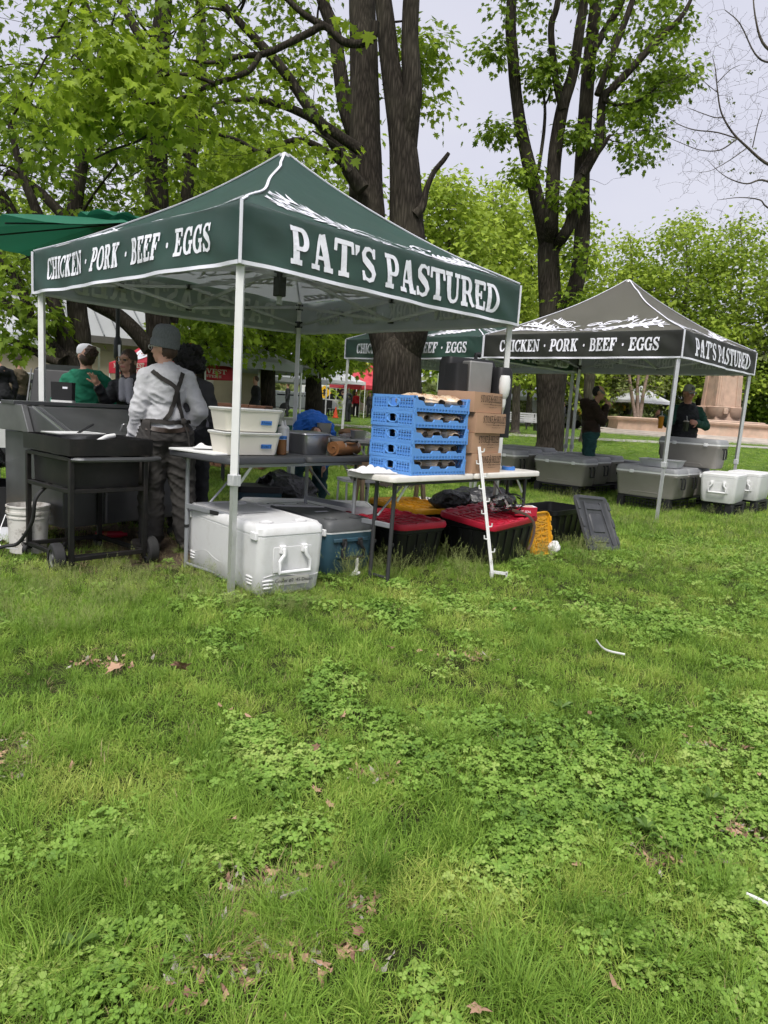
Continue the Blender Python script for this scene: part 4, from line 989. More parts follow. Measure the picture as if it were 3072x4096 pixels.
def plant_art(seed):
    """white wheat-and-flower print, as strokes in panel units (x across -1..1, y up 0..1)"""
    r = random.Random(seed); S = []
    def leaf(x, y, a, l, wd):
        P = [(x + math.cos(a) * l * t, y + math.sin(a) * l * t * .9) for t in (0, .2, .45, .7, 1)]; S.append((P, [wd * .12, wd * .5, wd * .62, wd * .42, wd * .03]))
    def stalk(x, y, a, l, kind):
        P = []; aa = a
        for i in range(12):
            P.append((x, y)); x += math.cos(aa) * l / 11; y += math.sin(aa) * l / 11 * .6; aa += r.uniform(-.10, .10) + (.03 if a < 1.57 else -.03) * -1
        S.append((P, [.010] * 11 + [.004]))
        for i in range(4, 12):
            px_, py_ = P[i]
            if kind == 'wheat':
                for s in (-1, 1): leaf(px_, py_, a + s * .55, .085, .038)
            elif kind == 'leafy' and i % 2 == 0:
                for s in (-1, 1): leaf(px_, py_, a + s * .9, .12, .05)
            elif kind == 'flower' and i == 11:
                for k in range(7): leaf(px_, py_, k * .9, .07, .034)
    for k in range(13):
        s = -1 if k % 2 else 1
        stalk(s * r.uniform(.0, .35), r.uniform(.0, .10), (R(r.uniform(8, 55)) if s > 0 else math.pi - R(r.uniform(8, 55))), r.uniform(.45, .85), r.choice(['wheat', 'leafy', 'flower', 'wheat', 'none']))
    for k in range(24):
        leaf(r.uniform(-.5, .5), r.uniform(.0, .24), r.uniform(0, 6.28), r.uniform(.05, .12), r.uniform(.025, .055))
    for k in range(4):   # curling tendrils
        cx, cy_ = r.uniform(-.4, .4), r.uniform(.12, .3); P = [(cx + .10 * (1 - t * .06) * math.cos(t * .5), cy_ + .06 * (1 - t * .06) * math.sin(t * .5)) for t in range(12)]; S.append((P, [.012] * 12))
    return S

def farm_tent(label, corner, yaw, s, Lb, vh, peak, z0, out_m, val_m, seeds, group, sag=1.0, legfix=None):
    e1, e2 = Vector((math.cos(yaw), math.sin(yaw), 0)), Vector((-math.sin(yaw), math.cos(yaw), 0))
    c = Vector((corner[0], corner[1], z0)) + (e1 + e2) * (s / 2)
    t = thing('canopy_tent', label, 'tent', c, yaw, group)
    h = s / 2; K = [Vector((-h, -h, 0)), Vector((h, -h, 0)), Vector((h, h, 0)), Vector((-h, h, 0))]
    ev = Lb + vh
    def side(k):
        a, b = K[k], K[(k + 1) % 4]; m = (a + b) / 2; return a, b, Vector((m.x, m.y, 0)).normalized()
    def val(k, u, q, off=0.0):
        a, b, n = side(k); edge = min(u, 1 - u)
        wr = (.012 * math.sin(u * 19 + k * 2 + q * 2.4) + .006 * math.sin(u * 41 + q * 6 + k) + .003 * math.sin(u * 29 - q * 9 + 2 * k) + .016 * math.sin(u * 7 + 1.3 * k)) * min(1, edge * 9)
        dia = .018 * math.sin((u * 3 + q * .8) * 9 + k * 1.7) * math.exp(-edge * 7) * min(1, edge * 14)
        bow = .03 * (1 - q) * min(1, edge * 8)
        z = Lb + vh * q - sag * .012 * math.sin(math.pi * u) * (1 - q)
        return a.lerp(b, u) + n * (.006 + bow + wr * (1 - .5 * q) + dia + off) + Vector((0, 0, z))
    def rz(q): return (peak - ev) * (.72 * q + .28 * q ** 2.6) if q < 1 else (peak - ev)
    def roof(k, u, q, off=0.0):
        a, b, n = side(k); p = a.lerp(b, u).lerp(Vector((0, 0, 0)), q)
        sg = .05 * math.sin(math.pi * u) * (math.sin(math.pi * min(1, q * 1.02)) ** .8)
        wr = .006 * math.sin(u * 23 + q * 11 + k) * (1 - q)
        return p + Vector((0, 0, ev + rz(q) - sg + wr + off * .85)) + n * off * .5
    for nm, mm, off in (('roof_cloth', out_m, 0), ('roof_lining', m_green_in, -.006)):
        mb = MB()
        for k in range(4): mb.sheet(lambda u, q, k=k: roof(k, u, q * .985, off), 28, 18)
        rf = mb.build(nm, mm, t, ang=75)
        if nm == 'roof_cloth': roof_o = rf
    for k in range(4):
        mb = MB(); mb.sheet(lambda u, q, k=k: val(k, u, q), 120, 10); vo = mb.build('valance', val_m, t, ang=80)
        mb = MB(); mb.sheet(lambda u, q, k=k: val(k, u, q * .96 + .02, -.006), 120, 10); mb.build('valance_lining', m_green_in, vo, ang=80)
        txt = "PAT'S PASTURED" if k % 2 == 0 else 'CHICKEN . PORK . BEEF . EGGS'
        x0, x1, y0, y1 = ((.118, .89, .19, .83) if k % 2 == 0 else (.095, .905, .28, .76))
        wl = []; lettering(MB(), txt, lambda x, y, l: val(k, x0 + (x1 - x0) * x, y0 + (y1 - y0) * y, .0065 + .0006 * l), thin=1.15, words=wl); [q.build('printed_word', m_print_w, vo, smooth=False) for q in wl]
        wl = []; lettering(MB(), txt, lambda x, y, l: val(k, x0 + (x1 - x0) * x, y0 + (y1 - y0) * y, -.013 - .0006 * l), thin=1.15, words=wl); [q.build('show_through_word', m_ghost, vo, smooth=False) for q in wl]
        hem = MB(); hem.sheet(lambda u, q: val(k, u, q * .065 - .004, .005), 120, 1); hem.sheet(lambda u, q: val(k, u, q * .065 - .004, -.012), 120, 1); hem.build('hem', m_piping, vo)
        art = plant_art(seeds + k)
        for nm, mm, off in (('printed_plants', m_print_w, .006), ('show_through_plants', m_ghost_art, -.012)):
            mb = MB()
            for si, (P, W) in enumerate(art):
                n = len(P); A, B = [], []
                for i in range(n):
                    a, b = P[max(i - 1, 0)], P[min(i + 1, n - 1)]; tx, ty = b[0] - a[0], b[1] - a[1]; l = math.hypot(tx, ty) or 1
                    for sg, lst in ((1, A), (-1, B)):
                        X = P[i][0] - sg * ty / l * W[i] / 2; Y = max(0.0, P[i][1] + sg * tx / l * W[i] / 2)
                        q = .03 + Y * 1.0; lst.append(roof(k, min(.97, max(.03, .5 + X * .44 / max(.4, 1 - q))), q, off + (.0004 if off > 0 else -.0004) * (si % 9)))
                mb.add(A + B, [(i, i + 1, n + i + 1, n + i) for i in range(n - 1)])
            mb.build(nm, mm, roof_o, smooth=False)
        # piping down the ridge and the corner seam
        mb = MB(); P = [roof(k, 0.0, .985 * (1 - i / 24), .008) for i in range(25)]
        if k == 0: P = [p_ + Vector((.010 * math.sin(i * .55), -.010 * math.sin(i * .55), 0)) * (1 if 3 < i < 22 else 0) for i, p_ in enumerate(P)]
        mb.tube(P, .008, 5, flat=1.4); mb.build('ridge_piping', m_piping, roof_o)
        mb = MB(); mb.tube([val(k, 0, 1 - i / 6, .004) + K[k].normalized() * .006 for i in range(7)], .011, 5); mb.build('corner_piping', m_piping, vo)
    # frame
    ins = .972
    for k in range(4):
        p = K[k] * ins; dz = (legfix or {}).get(k, Vector((0, 0, 0)))
        mb = MB(); mb.bar((p.x + dz.x * .65, p.y + dz.y * .65, .72), (p.x, p.y, Lb + .36), .047, .047, K[k].normalized().cross(Vector((0, 0, 1))))
        for q in (-.012, .0, .012): mb.bar((p.x + dz.x * .65, p.y - .0245 + dz.y * .65, .74), (p.x, p.y - .0245, Lb + .3), .003, .003)
        leg = mb.build('leg', m_whitemetal if out_m is m_green_out else m_alu, t, bevel=.004)
        mb = MB(); mb.bar((p.x + dz.x, p.y + dz.y, -gz(c.x, c.y) * 0), (p.x + dz.x * .65, p.y + dz.y * .65, .74), .036, .036); mb.build('inner_leg', m_alu, leg)
        mb = MB(); mb.box((p.x + dz.x * .65, p.y + dz.y * .65, .75), (.064, .064, .075)); mb.build('collar', mat('pale_plastic_collar', (.42, .43, .43), .5) , leg, bevel=.006)
        mb = MB(); mb.box((p.x + dz.x, p.y + dz.y, .006), (.075, .075, .012)); mb.build('foot_plate', m_alu, leg)
        mb = MB(); mb.box((p.x, p.y, Lb + .30), (.062, .062, .07)); mb.box((p.x, p.y, Lb + .10), (.066, .066, .075)); mb.build('joint', m_bracket, leg, bevel=.006)
    zt, zl = Lb + .30, Lb + .09
    def tb(p, q): mb = MB(); mb.bar(p, q, .014, .030); mb.build('truss_bar', m_alu, t)
    for k in range(4):
        a, b = K[k] * ins, K[(k + 1) % 4] * ins; n = Vector(((a + b).x, (a + b).y, 0)).normalized() * -.02
        m = (a + b) / 2; Zt, Zl = Vector((0, 0, zt)), Vector((0, 0, zl))
        tb(a + Zt + n, m + Zl + n); tb(a + Zl, m + Zt); tb(m + Zt, b + Zl); tb(m + Zl + n, b + Zt + n)
        tb(m + Zt, Zt); tb(m + Zl, Vector((0, 0, zt + .06)))
        jb = MB()
        for pz in (m + Zt, m + Zl, (a + m) / 2 + (Zt + Zl) / 2, (b + m) / 2 + (Zt + Zl) / 2): jb.box(pz, (.05, .05, .05))
        jb.build('truss_joint', m_bracket, t, bevel=.006)
    mb = MB(); mb.box((0, 0, zt - .07), (.085, .085, .22)); mb.build('hub', m_bracket, t, bevel=.008)
    mb = MB(); mb.bar((0, 0, zt - .25), (0, 0, peak - .06), .034, .034); mb.ball((0, 0, peak - .05), .05); mb.build('peak_pole', m_alu, t)
    return t
TY = R(47.5)
T1 = farm_tent('dark green canopy tent over the griddle and the black table', (-.9615, 4.485), R(47.45), 3.0475, 2.07, .36, 3.41, 0, m_green_out, m_green_out, 3, None, legfix={1: Vector((.10, .07, 0))})
T2 = farm_tent('taupe canopy tent with a charcoal valance over the grey coolers', (3.6233, 9.2964), R(47.6), 3.0267, 2.11, .35, 3.43, 0, m_taupe_out, m_dark_val, 20, None,
               legfix={0: Vector((-.10, .0, 0)), 1: Vector((-.1, .02, 0)), 3: Vector((-.06, 0, 0))})
T3 = farm_tent('second dark green canopy tent joined to the taupe one behind the maple trunk', (1.36, 11.36), R(47.6), 3.0267, 2.10, .35, 3.42, 0, m_green_out, m_green_out, 31, None,
               legfix={3: Vector((-.12, 0, 0))})

# ================================================================== things on the lawn
m_wplastic = mat('white_cooler_plastic', (.66, .66, .655), .45, var=.05, scale=5, spec=.4, dirt=(.36, .34, .30), dirt_amt=.42, dirt_scale=5, bump=.05, bscale=180, bdist=.004)
m_gasket = mat('white_gasket', (.74, .74, .74), .5, var=.03)
m_tealblue = mat('teal_blue_plastic', (.030, .075, .105), .5, var=.12, scale=4, dirt=(.09, .11, .12), dirt_amt=.35, dirt_scale=6)
m_dgrey = mat('dark_grey_plastic', (.085, .088, .092), .55, var=.10, scale=5, dirt=(.17, .17, .17), dirt_amt=.35, dirt_scale=7)
m_taupe = mat('taupe_cooler_plastic', (.25, .235, .21), .5, var=.05, scale=4, dirt=(.30, .285, .26), dirt_amt=.3, dirt_scale=3)
m_lidgrey = mat('grey_cooler_lid', (.28, .285, .29), .5, var=.06, scale=4, dirt=(.38, .38, .38), dirt_amt=.35, dirt_scale=4)
m_black2 = mat('matt_black_plastic', (.012, .012, .013), .62, var=.2, scale=6)
m_tote = mat('black_tote_plastic', (.008, .008, .009), .42, var=.2, scale=5, spec=.4)
m_red = mat('red_lid_plastic', (.42, .012, .035), .42, var=.1, scale=5, dirt=(.25, .03, .04), dirt_amt=.4)
m_yellow = mat('yellow_lid_plastic', (.62, .30, .012), .42, var=.08, scale=5, dirt=(.40, .22, .03), dirt_amt=.4)
m_blue = mat('blue_crate_plastic', (.115, .30, .68), .48, var=.06, scale=4, dirt=(.12, .29, .60), dirt_amt=.4)
m_blue_d = mat('blue_tape', (.05, .19, .55), .5)
m_card = mat('cardboard', (.42, .255, .16), .85, var=.07, scale=5, bump=.06, bscale=70, dirt=(.30, .18, .11), dirt_amt=.3)
m_ink = mat('black_ink', (.012, .011, .010), .8)
m_steel = mat('stainless_steel', (.42, .42, .42), .34, .9, var=.10, scale=3, bump=.03, bscale=50, dirt=(.20, .20, .19), dirt_amt=.35)
m_steel_d = mat('smoked_steel', (.115, .118, .12), .42, .7, var=.25, scale=3, dirt=(.10, .10, .10), dirt_amt=.5, dirt_scale=2.5)
m_iron = mat('black_iron', (.013, .0125, .012), .48, .35, var=.35, scale=4, dirt=(.045, .035, .03), dirt_amt=.5, dirt_scale=5, bump=.1, bscale=60)
m_tub = mat('milky_tub_plastic', (.80, .76, .66), .4, var=.05, scale=3, transl=.15, spec=.4)
m_tublid = mat('milky_lid_plastic', (.82, .82, .80), .4, var=.03, transl=.2)
m_tabletop_w = mat('white_table_plastic', (.62, .60, .55), .5, var=.05, scale=3, dirt=(.42, .38, .30), dirt_amt=.5, dirt_scale=5, bump=.05, bscale=200, bdist=.003)
m_tabletop_b = mat('charcoal_table_plastic', (.042, .044, .046), .5, var=.12, scale=4, bump=.08, bscale=200, bdist=.003)
m_greymetal = mat('grey_painted_tube', (.30, .31, .33), .4, .3, var=.08, scale=8)
m_leather = mat('tan_leather', (.23, .10, .035), .5, var=.3, scale=7, bump=.2, bscale=60, dirt=(.10, .04, .02), dirt_amt=.5, dirt_scale=5)
m_rubber = mat('black_rubber', (.02, .02, .02), .7, var=.2, scale=9)
m_cloth_w = mat('white_towel', (.68, .67, .66), .9, var=.08, scale=9, bump=.4, bscale=120)
def decal(t, pts, m, name='label'):
    mb = MB(); mb.add(pts, [(0, 1, 2, 3)]); return mb.build(name, m, t, smooth=False)

# ---------------- big coolers (long axis local x, end with handle at -x end... front end at local -y)
def handle(mb, w_, h_, r=.011, out=.03):
    """U bail handle in local x (width), z down from 0, standing out along -y"""
    mb.tube([(-w_ * .36, 0, 0), (-w_ * .36, -out, 0), (-w_ * .36, -out, -h_ * .22), (-w_ / 2, -out, -h_ * .5), (-w_ / 2, -out, -h_), (w_ / 2, -out, -h_), (w_ / 2, -out, -h_ * .5), (w_ * .36, -out, -h_ * .22), (w_ * .36, -out, 0), (w_ * .36, 0, 0)], r, 8)
def chest(label, pos, yaw, wd, ln_, ht, body_m, lid_m, hnd_m, lid_h=.085, group=None, rim=True, tilt=None, wave=True, taper=.965, z=0.0, cups=True):
    """wd = short end facing local -y; ln_ along +y"""
    t = thing('ice_chest', label, 'cooler', (pos[0], pos[1], z), yaw, group)
    if tilt: t.rotation_euler = (tilt[0], tilt[1], yaw)
    hx, hy = wd / 2, ln_ / 2; cc = (0, hy); zb = ht - lid_h
    b = MB(); b.rbox([(0.0, hx * taper * .93, hy * taper * .96, .05), (.025, hx * taper, hy * taper * .985, .06), (zb * .45, hx * (taper + .02), hy * .99, .055), (zb - .02, hx, hy, .05), (zb, hx, hy, .05)], 5, c=cc)
    body = b.build('body', body_m, t, ang=50)
    if rim:
        b = MB(); b.rbox([(zb + .001, hx * .995, hy * .997, .05), (zb + .014, hx * .995, hy * .997, .05)], 5, c=cc); b.build('gasket', m_gasket, t)
    b = MB(); L0 = zb + .016; b.rbox([(L0, hx * 1.005, hy * 1.004, .05), (L0 + lid_h * .5, hx * 1.0, hy * 1.0, .055), (ht - .014, hx * .955, hy * .975, .06), (ht, hx * .92, hy * .955, .06), (ht, hx * .86, hy * .925, .05), (ht - .006, hx * .85, hy * .92, .05)], 5, c=cc)
    lid = b.build('lid', lid_m, t, ang=50)
    if cups:
        for sx in (-.52, .52):
            for sy in (.12, .88):
                c = MB(); c.lathe([(.048, 0), (.048, .006), (.040, .006), (.036, .001)], 20, c=(sx * hx, ln_ * sy)); o = c.build('cup_ring', lid_m, lid, loc=(0, 0, ht - .005))
    h = MB(); h.T = Matrix.Translation((0, -.004, zb * .80)); handle(h, wd * .46, zb * .38, .013); h.build('handle', hnd_m, t)
    for sx in (-1, 1):
        q = MB(); q.box((sx * wd * .166, -.012, zb * .80), (.042, .03, .055)); q.build('handle_mount', hnd_m, t, bevel=.006)
    fr = MB(); fr.box((0, .003, zb * .62), (wd * .58, .008, zb * .44)); fr.build('handle_recess', body_m, body, bevel=.003)
    if wave:
        for side in (-1, 1):
            wv = MB(); P = []
            for i in range(30):
                u = i / 29; P.append((side * hx * (.972 if u < .5 else .978), .05 + u * (ln_ - .1), zb * (.42 - .10 * math.tanh((u - .35) * 9) + .12 * math.exp(-((u - .72) / .13) ** 2))))
            wv.tube(P, .0028, 5); wv.build('moulded_line', body_m, body)
            for y0 in (.08, ln_ - .16):
                for k in range(3):
                    v = MB(); v.ball((side * hx * .972, y0 + .05, zb * (.30 - k * .055)), (.010, .05 - .006 * k, .010)); v.build('grip_ridge', body_m, body)
        for k in range(3):
            v = MB(); v.ball((-hx * .70, .008, zb * (.27 - k * .06)), (.045 - .004 * k, .009, .010)); v.build('grip_ridge', body_m, body)
        wv = MB(); wv.tube([(-hx * .84 + hx * 1.68 * i / 20, .0075, zb * (.33 + .04 * math.sin(i * .3))) for i in range(21)], .003, 5); wv.build('moulded_line', body_m, body)
    for sy in (.06, .94):
        hg = MB(); hg.box((-hx - .004, ln_ * sy, zb + .01), (.02, .075, .05)); hg.build('hinge', m_gasket, t, bevel=.004)
    return t
yw = R(40)
WC = chest('big white ice chest with a taped note under the corner of the black table', (-.585, 4.65), yw, .505, 1.10, .475, m_wplastic, m_wplastic, m_gasket)
decal(WC, [(-.10, .001, .070), (.14, .001, .064), (.14, .001, .122), (-.10, .001, .128)], mat('masking_tape', (.60, .58, .53), .7), 'tape_note')
small_text('Cooler #2  45 Dozen', .034, 'handwriting', m_ink, WC, (.02, -.001, .086), (R(90), R(1.4), 0))
decal(WC, [(-.10, .50, .474), (.10, .50, .474), (.10, .56, .474), (-.10, .56, .474)], mat('embossed_logo', (.5, .5, .5), .5), 'embossed_mark')
BC = chest('teal blue ice chest with a grey lid beside the big white one', (-.235, 5.335), yw, .44, .98, .415, m_tealblue, m_dgrey, m_black, lid_h=.10, wave=False)
b = MB(); b.box((.0, -.006, .265), (.33, .02, .03)); b.build('ledge', m_tealblue, BC, bevel=.006)
b = MB(); b.tube(bez([(.03, -.045, .13), (.03, -.05, .05), (.0, -.055, .02), (-.03, -.06, -.0), (.05, -.06, .02), (-.02, -.06, -.04)], 6), .008, 5, flat=2.2); b.build('tied_strap', m_cloth_w, BC)
decal(BC, [(-.05, .40, .417), (.07, .40, .417), (.07, .44, .417), (-.05, .44, .417)], m_print_w, 'sticker')
chest('long white ice chest lying across behind the teal one', (-.10, 6.25), R(102), .46, 1.15, .42, m_wplastic, m_wplastic, m_gasket, wave=False)

# ---------------- folding tables
def table(label, fl, yaw, ln_, dp, zt, top_m, leg_m, thick=.045, seam=True, group=None, leg_y=None, spread=0.0):
    t = thing('folding_table', label, 'table', (fl[0], fl[1], 0), yaw, group)
    b = MB()
    for k, (x0, x1) in enumerate(((0, ln_ / 2 - .002), (ln_ / 2 + .002, ln_)) if seam else ((0, ln_),)):
        b = MB(); b.rbox([(zt - thick, (x1 - x0) / 2 - .008, dp / 2 - .008, .05), (zt - thick + .006, (x1 - x0) / 2, dp / 2, .055), (zt - .008, (x1 - x0) / 2, dp / 2, .055), (zt, (x1 - x0) / 2 - .008, dp / 2 - .008, .05)], 5, c=((x0 + x1) / 2, dp / 2)); b.build('tabletop', top_m, t, ang=50)
    for x, sg in ((.12, 1), (ln_ - .12, -1)):
        for y in (leg_y or (.09, dp - .09)):
            b = MB(); b.tube([(x + sg * spread, y, 0.0), (x, y, zt - thick)], .0155, 10); lg = b.build('leg', leg_m, t)
            b = MB(); b.tube([(x, y, zt * .345), (x, y, zt * .37)], .019, 10); b.build('clamp_ring', m_black, lg)
        b = MB(); b.box((x, dp / 2, zt * .53), (.028, dp - .2, .035)); b.build('cross_brace', m_greymetal, t, bevel=.003)
        b = MB(); b.tube([(x, (leg_y or (.09, 0))[0], .03), (x, (leg_y or (0, dp - .09))[1], .03)], .012, 8); b.build('foot_bar', leg_m, t)
        b = MB(); b.tube([(x, dp / 2, zt * .60), (x + sg * .30, dp / 2, zt - thick - .01)], .008, 8); b.build('strut', m_greymetal, t)
        b = MB(); b.bar((x + sg * .03, .09, zt - .19), (x + sg * .15, .09, zt - thick), .006, .022); b.build('lock_strut', m_alu, t)
    for y in (.06, dp - .06):
        b = MB(); b.bar((.1, y, zt - thick - .012), (ln_ - .1, y, zt - thick - .012), .025, .025); b.build('rail', leg_m, t)
    return t
BT = table('charcoal folding table holding the tubs and the knife roll', (-1.035, 4.70), R(48), 1.40, .76, .875, m_tabletop_b, m_greymetal)
b = MB(); b.box((.12 - .018, .3, .875 * .53 + .0), (.006, .10, .03)); b.build('lock_label', m_black, BT)
WT = table('white folding table under the blue crates and the cartons', (.05, 4.98), R(46.3), 1.92, .50, .79, m_tabletop_w, mat('charcoal_tube', (.05, .05, .053), .45, .3), spread=-.02, leg_y=(.09, .27))
BT2 = table('pale folding table with steel pans beyond the charcoal one', (-1.22, 8.15), R(10), 1.15, .6, .88, mat('grey_table_plastic', (.40, .39, .37), .5, var=.1), m_greymetal)
def on(t, x, y, z=None):
    m = Matrix.Translation(t.location) @ rot_z(t.rotation_euler.z); p = m @ Vector((x, y, 0)); return Vector((p.x, p.y, z if z is not None else 0))
TZ = .8755
# cutting board
t = thing('cutting_board', 'white cutting board at the end of the charcoal table', 'board', on(BT, .10, .36, TZ), R(48 + 4))
b = MB(); b.rbox([(0, .15, .26, .02), (.003, .155, .265, .02), (.012, .155, .265, .02), (.014, .152, .262, .02)], 3, c=(.06, .1)); b.build('slab', m_tublid, t)
t = thing('folded_cloth', 'crumpled pale cloth tucked beside the tubs', 'cloth', on(BT, .16, .52, TZ + .0145), R(20))
b = MB(); b.sheet(lambda u, v: Vector(((u - .5) * .16, (v - .5) * .12, .012 + .022 * math.sin(u * 9 + v * 4) * math.sin(v * 7 + 1) * math.sin(u * math.pi) * math.sin(v * math.pi) + .02 * math.sin(u * math.pi) * math.sin(v * math.pi))), 20, 20); b.build('fabric', m_cloth_w, t)
# tubs
def tub(label, x, y, z, rz, tapetxt, yawoff=0):
    t = thing('food_tub', label, 'tub', on(BT, x, y, z), R(48) + rz, 'lidded food tubs')
    b = MB(); b.rbox([(.0, .185, .115, .03), (.006, .195, .125, .035), (.140, .215, .145, .035), (.144, .222, .152, .03), (.150, .222, .152, .03)], 5); b.build('tub', m_tub, t, ang=50)
    b = MB(); b.rbox([(.1505, .224, .154, .03), (.158, .226, .156, .03), (.162, .218, .148, .03), (.155, .205, .135, .03), (.159, .198, .128, .03)], 5); b.build('lid', m_tublid, t, ang=50)
    pts = [(-.01, -.1405, .052), (.075, -.1405, .052), (.075, -.1455, .082), (-.01, -.1455, .082)]; pts = [(x + .06, y - .001, z) for x, y, z in pts]
    decal(t, pts, m_blue_d, 'tape_label')
    small_text(tapetxt, .024, 'handwriting', m_ink, t, (.092, -.1455, .060), (R(99), 0, 0))
    return t
tub('lower milky tub with a blue tape label on the charcoal table', .33, .28, TZ, R(-8), 'Brown V')
tub('upper milky tub with a blue tape label stacked on the other', .335, .285, TZ + .1645, R(-11), 'Onions')
# squeeze bottles
def bottle(label, x, y, fill, fm, tape):
    t = thing('squeeze_bottle', label, 'bottle', on(BT, x, y, TZ), R(48), 'squeeze bottles')
    clear = mat('frosted_bottle', (.68, .68, .67), .35, var=.03, transl=.3)
    b = MB(); b.lathe([(.032, 0), (.036, .004), (.036, fill)], 20); b.build('filled_body', fm, t)
    b = MB(); b.lathe([(.036, fill + .0005), (.036, .165), (.033, .178)], 20); b.build('body', clear, t)
    b = MB(); b.lathe([(.034, .1785), (.034, .195), (.026, .205), (.012, .212), (.006, .245), (.004, .25)], 18); b.build('nozzle', clear, t)
    if tape:
        b = MB(); b.lathe([(.0366, .115), (.0366, .140)], 20, cap0=False, cap1=False); b.build('tape_label', m_blue_d, t)
        small_text('Olive', .024, 'handwriting', m_ink, t, (-.012, -.0372, .12), (R(90), 0, R(-10)))
bottle('brown filled squeeze bottle with blue tape next to the tubs', .62, .22, .112, mat('brown_oil', (.20, .09, .03), .35, transl=.2), True)
bottle('clear squeeze bottle beside the steel pan', .735, .33, .02, mat('pale_oil', (.6, .5, .36), .35, transl=.2), False)
# steel pans
def pan(label, pos, rz, sx, sy, h, lid=True, name='steel_pan'):
    t = thing(name, label, 'pan', pos, rz, 'steel food pans')
    b = MB(); b.rbox([(0, sx * .84, sy * .84, .03), (.006, sx * .87, sy * .87, .035), (h - .006, sx * .96, sy * .96, .03), (h - .002, sx * 1.05, sy * 1.05, .03), (h, sx * 1.05, sy * 1.05, .03), (h, sx * .95, sy * .95, .03), (h - .02, sx * .94, sy * .94, .03)], 5); b.build('shell', m_steel, t, ang=50)
    if lid:
        b = MB(); b.rbox([(h + .001, sx * 1.06, sy * 1.06, .03), (h + .010, sx * 1.04, sy * 1.04, .03), (h + .012, sx * .9, sy * .9, .03), (h + .02, sx * .86, sy * .86, .03)], 5); b.build('lid', m_steel, t, ang=50)
    return t
pan('deep steel pan with a flat lid between the bottles and the knife roll', on(BT, .965, .33, TZ), R(40), .125, .15, .15)
# knife roll
t = thing('knife_roll', 'rolled tan leather knife roll with a dark strap on the charcoal table', 'knife roll', on(BT, 1.02, .09, TZ), R(62))
b = MB(); b.tube([(0, 0, .055), (.1, 0, .056), (.22, .003, .054), (.345, .0, .052)], [.055, .057, .054, .050], 20); rb = b.build('roll', m_leather, t)
b = MB(); P = [(.0, math.cos(a) * (.006 + .0066 * a), .055 + math.sin(a) * (.006 + .0066 * a)) for a in np.linspace(0, 7.2, 46)]
b.tube([(-.004, y, z) for x, y, z in P], .0042, 5); b.build('spiral_end', m_leather, rb)
b = MB(); b.tube(bez([(.10, -.03, .105), (.13, -.05, .115), (.2, -.055, .108), (.27, -.045, .112), (.30, -.03, .10)], 6), .007, 6, flat=2); b.build('strap', m_black, rb)
for x in (.10, .30): b = MB(); b.T = Matrix.Translation((x, -.048, .08)); b.tube([(0, .006 * math.cos(a), .018 * math.sin(a)) for a in np.linspace(0, 6.28, 13)], .003, 5); b.build('ring', m_alu, rb)
b = MB(); b.tube(bez([(.22, -.05, .02), (.22, -.075, -.0), (.222, -.08, -.06), (.218, -.08, -.2)], 6), .004, 5, flat=4); b.build('hanging_strap', m_black, rb)
# pans etc. on the far pale table
TZ2 = .8805
pan('tall steel pan standing by the bread on the far table', on(BT2, .52, .42, TZ2), R(10), .09, .09, .16, False)
pan('shallow steel pan at the front edge of the far table', on(BT2, .90, .12, TZ2), R(25), .085, .07, .10, False)
pan('flat steel tray lying on the far table', on(BT2, .26, .22, TZ2), R(15), .20, .14, .03, False, 'steel_tray')
t = thing('bread_loaf', 'big round loaf in a clear bag on the far table', 'bread', on(BT2, .86, .40, TZ2), R(10))
b = MB(); b.rbox([(0, .13, .1, .09), (.02, .16, .13, .12), (.07, .165, .135, .12), (.10, .13, .1, .09), (.11, .06, .05, .04)], 6); b.build('loaf', mat('crust', (.26, .14, .07), .7, var=.3, scale=9, bump=.3, bscale=30), t)
b = MB(); b.sheet(lambda u, v: Vector(((u - .35) * .52, (v - .5) * .34, .012 + .115 * max(0, math.sin(u * math.pi)) ** .7 * max(0, math.sin(v * math.pi)) ** .4 * (1 - .45 * u) + .012 * math.sin(u * 23) * math.sin(v * 17 + u * 5))), 26, 16)
pl = bpy.data.materials.new('clear_bag'); pl.use_nodes = True; _n = pl.node_tree; _m = _n.nodes.new('ShaderNodeMixShader'); _t = _n.nodes.new('ShaderNodeBsdfTransparent'); _m.inputs[0].default_value = .28
_n.links.new(_t.outputs[0], _m.inputs[1]); _n.links.new(_n.nodes['Principled BSDF'].outputs[0], _m.inputs[2]); _n.links.new(_m.outputs[0], _n.nodes['Material Output'].inputs[0]); _n.nodes['Principled BSDF'].inputs['Roughness'].default_value = .15
b.build('bag', pl, t)
for k, (x, y, a) in enumerate(((.30, .06, 20), (.64, .14, -30), (.58, .22, 5))):
    t = thing('steel_tongs', ['steel spatula on the far table edge', 'steel tongs beside the shallow pan', 'long steel spoon on the flat tray side'][k], 'utensil', on(BT2, x, y, TZ2 + .0), R(a))
    b = MB(); b.tube([(-.14, 0, .012), (.02, .0, .016), (.12, 0, .01)], .006, 6); b.build('shaft', m_steel, t)
    b = MB(); b.rbox([(.004, .035, .03, .02), (.010, .035, .03, .02)], 3, c=(.15, 0)); b.build('blade', m_steel, t)

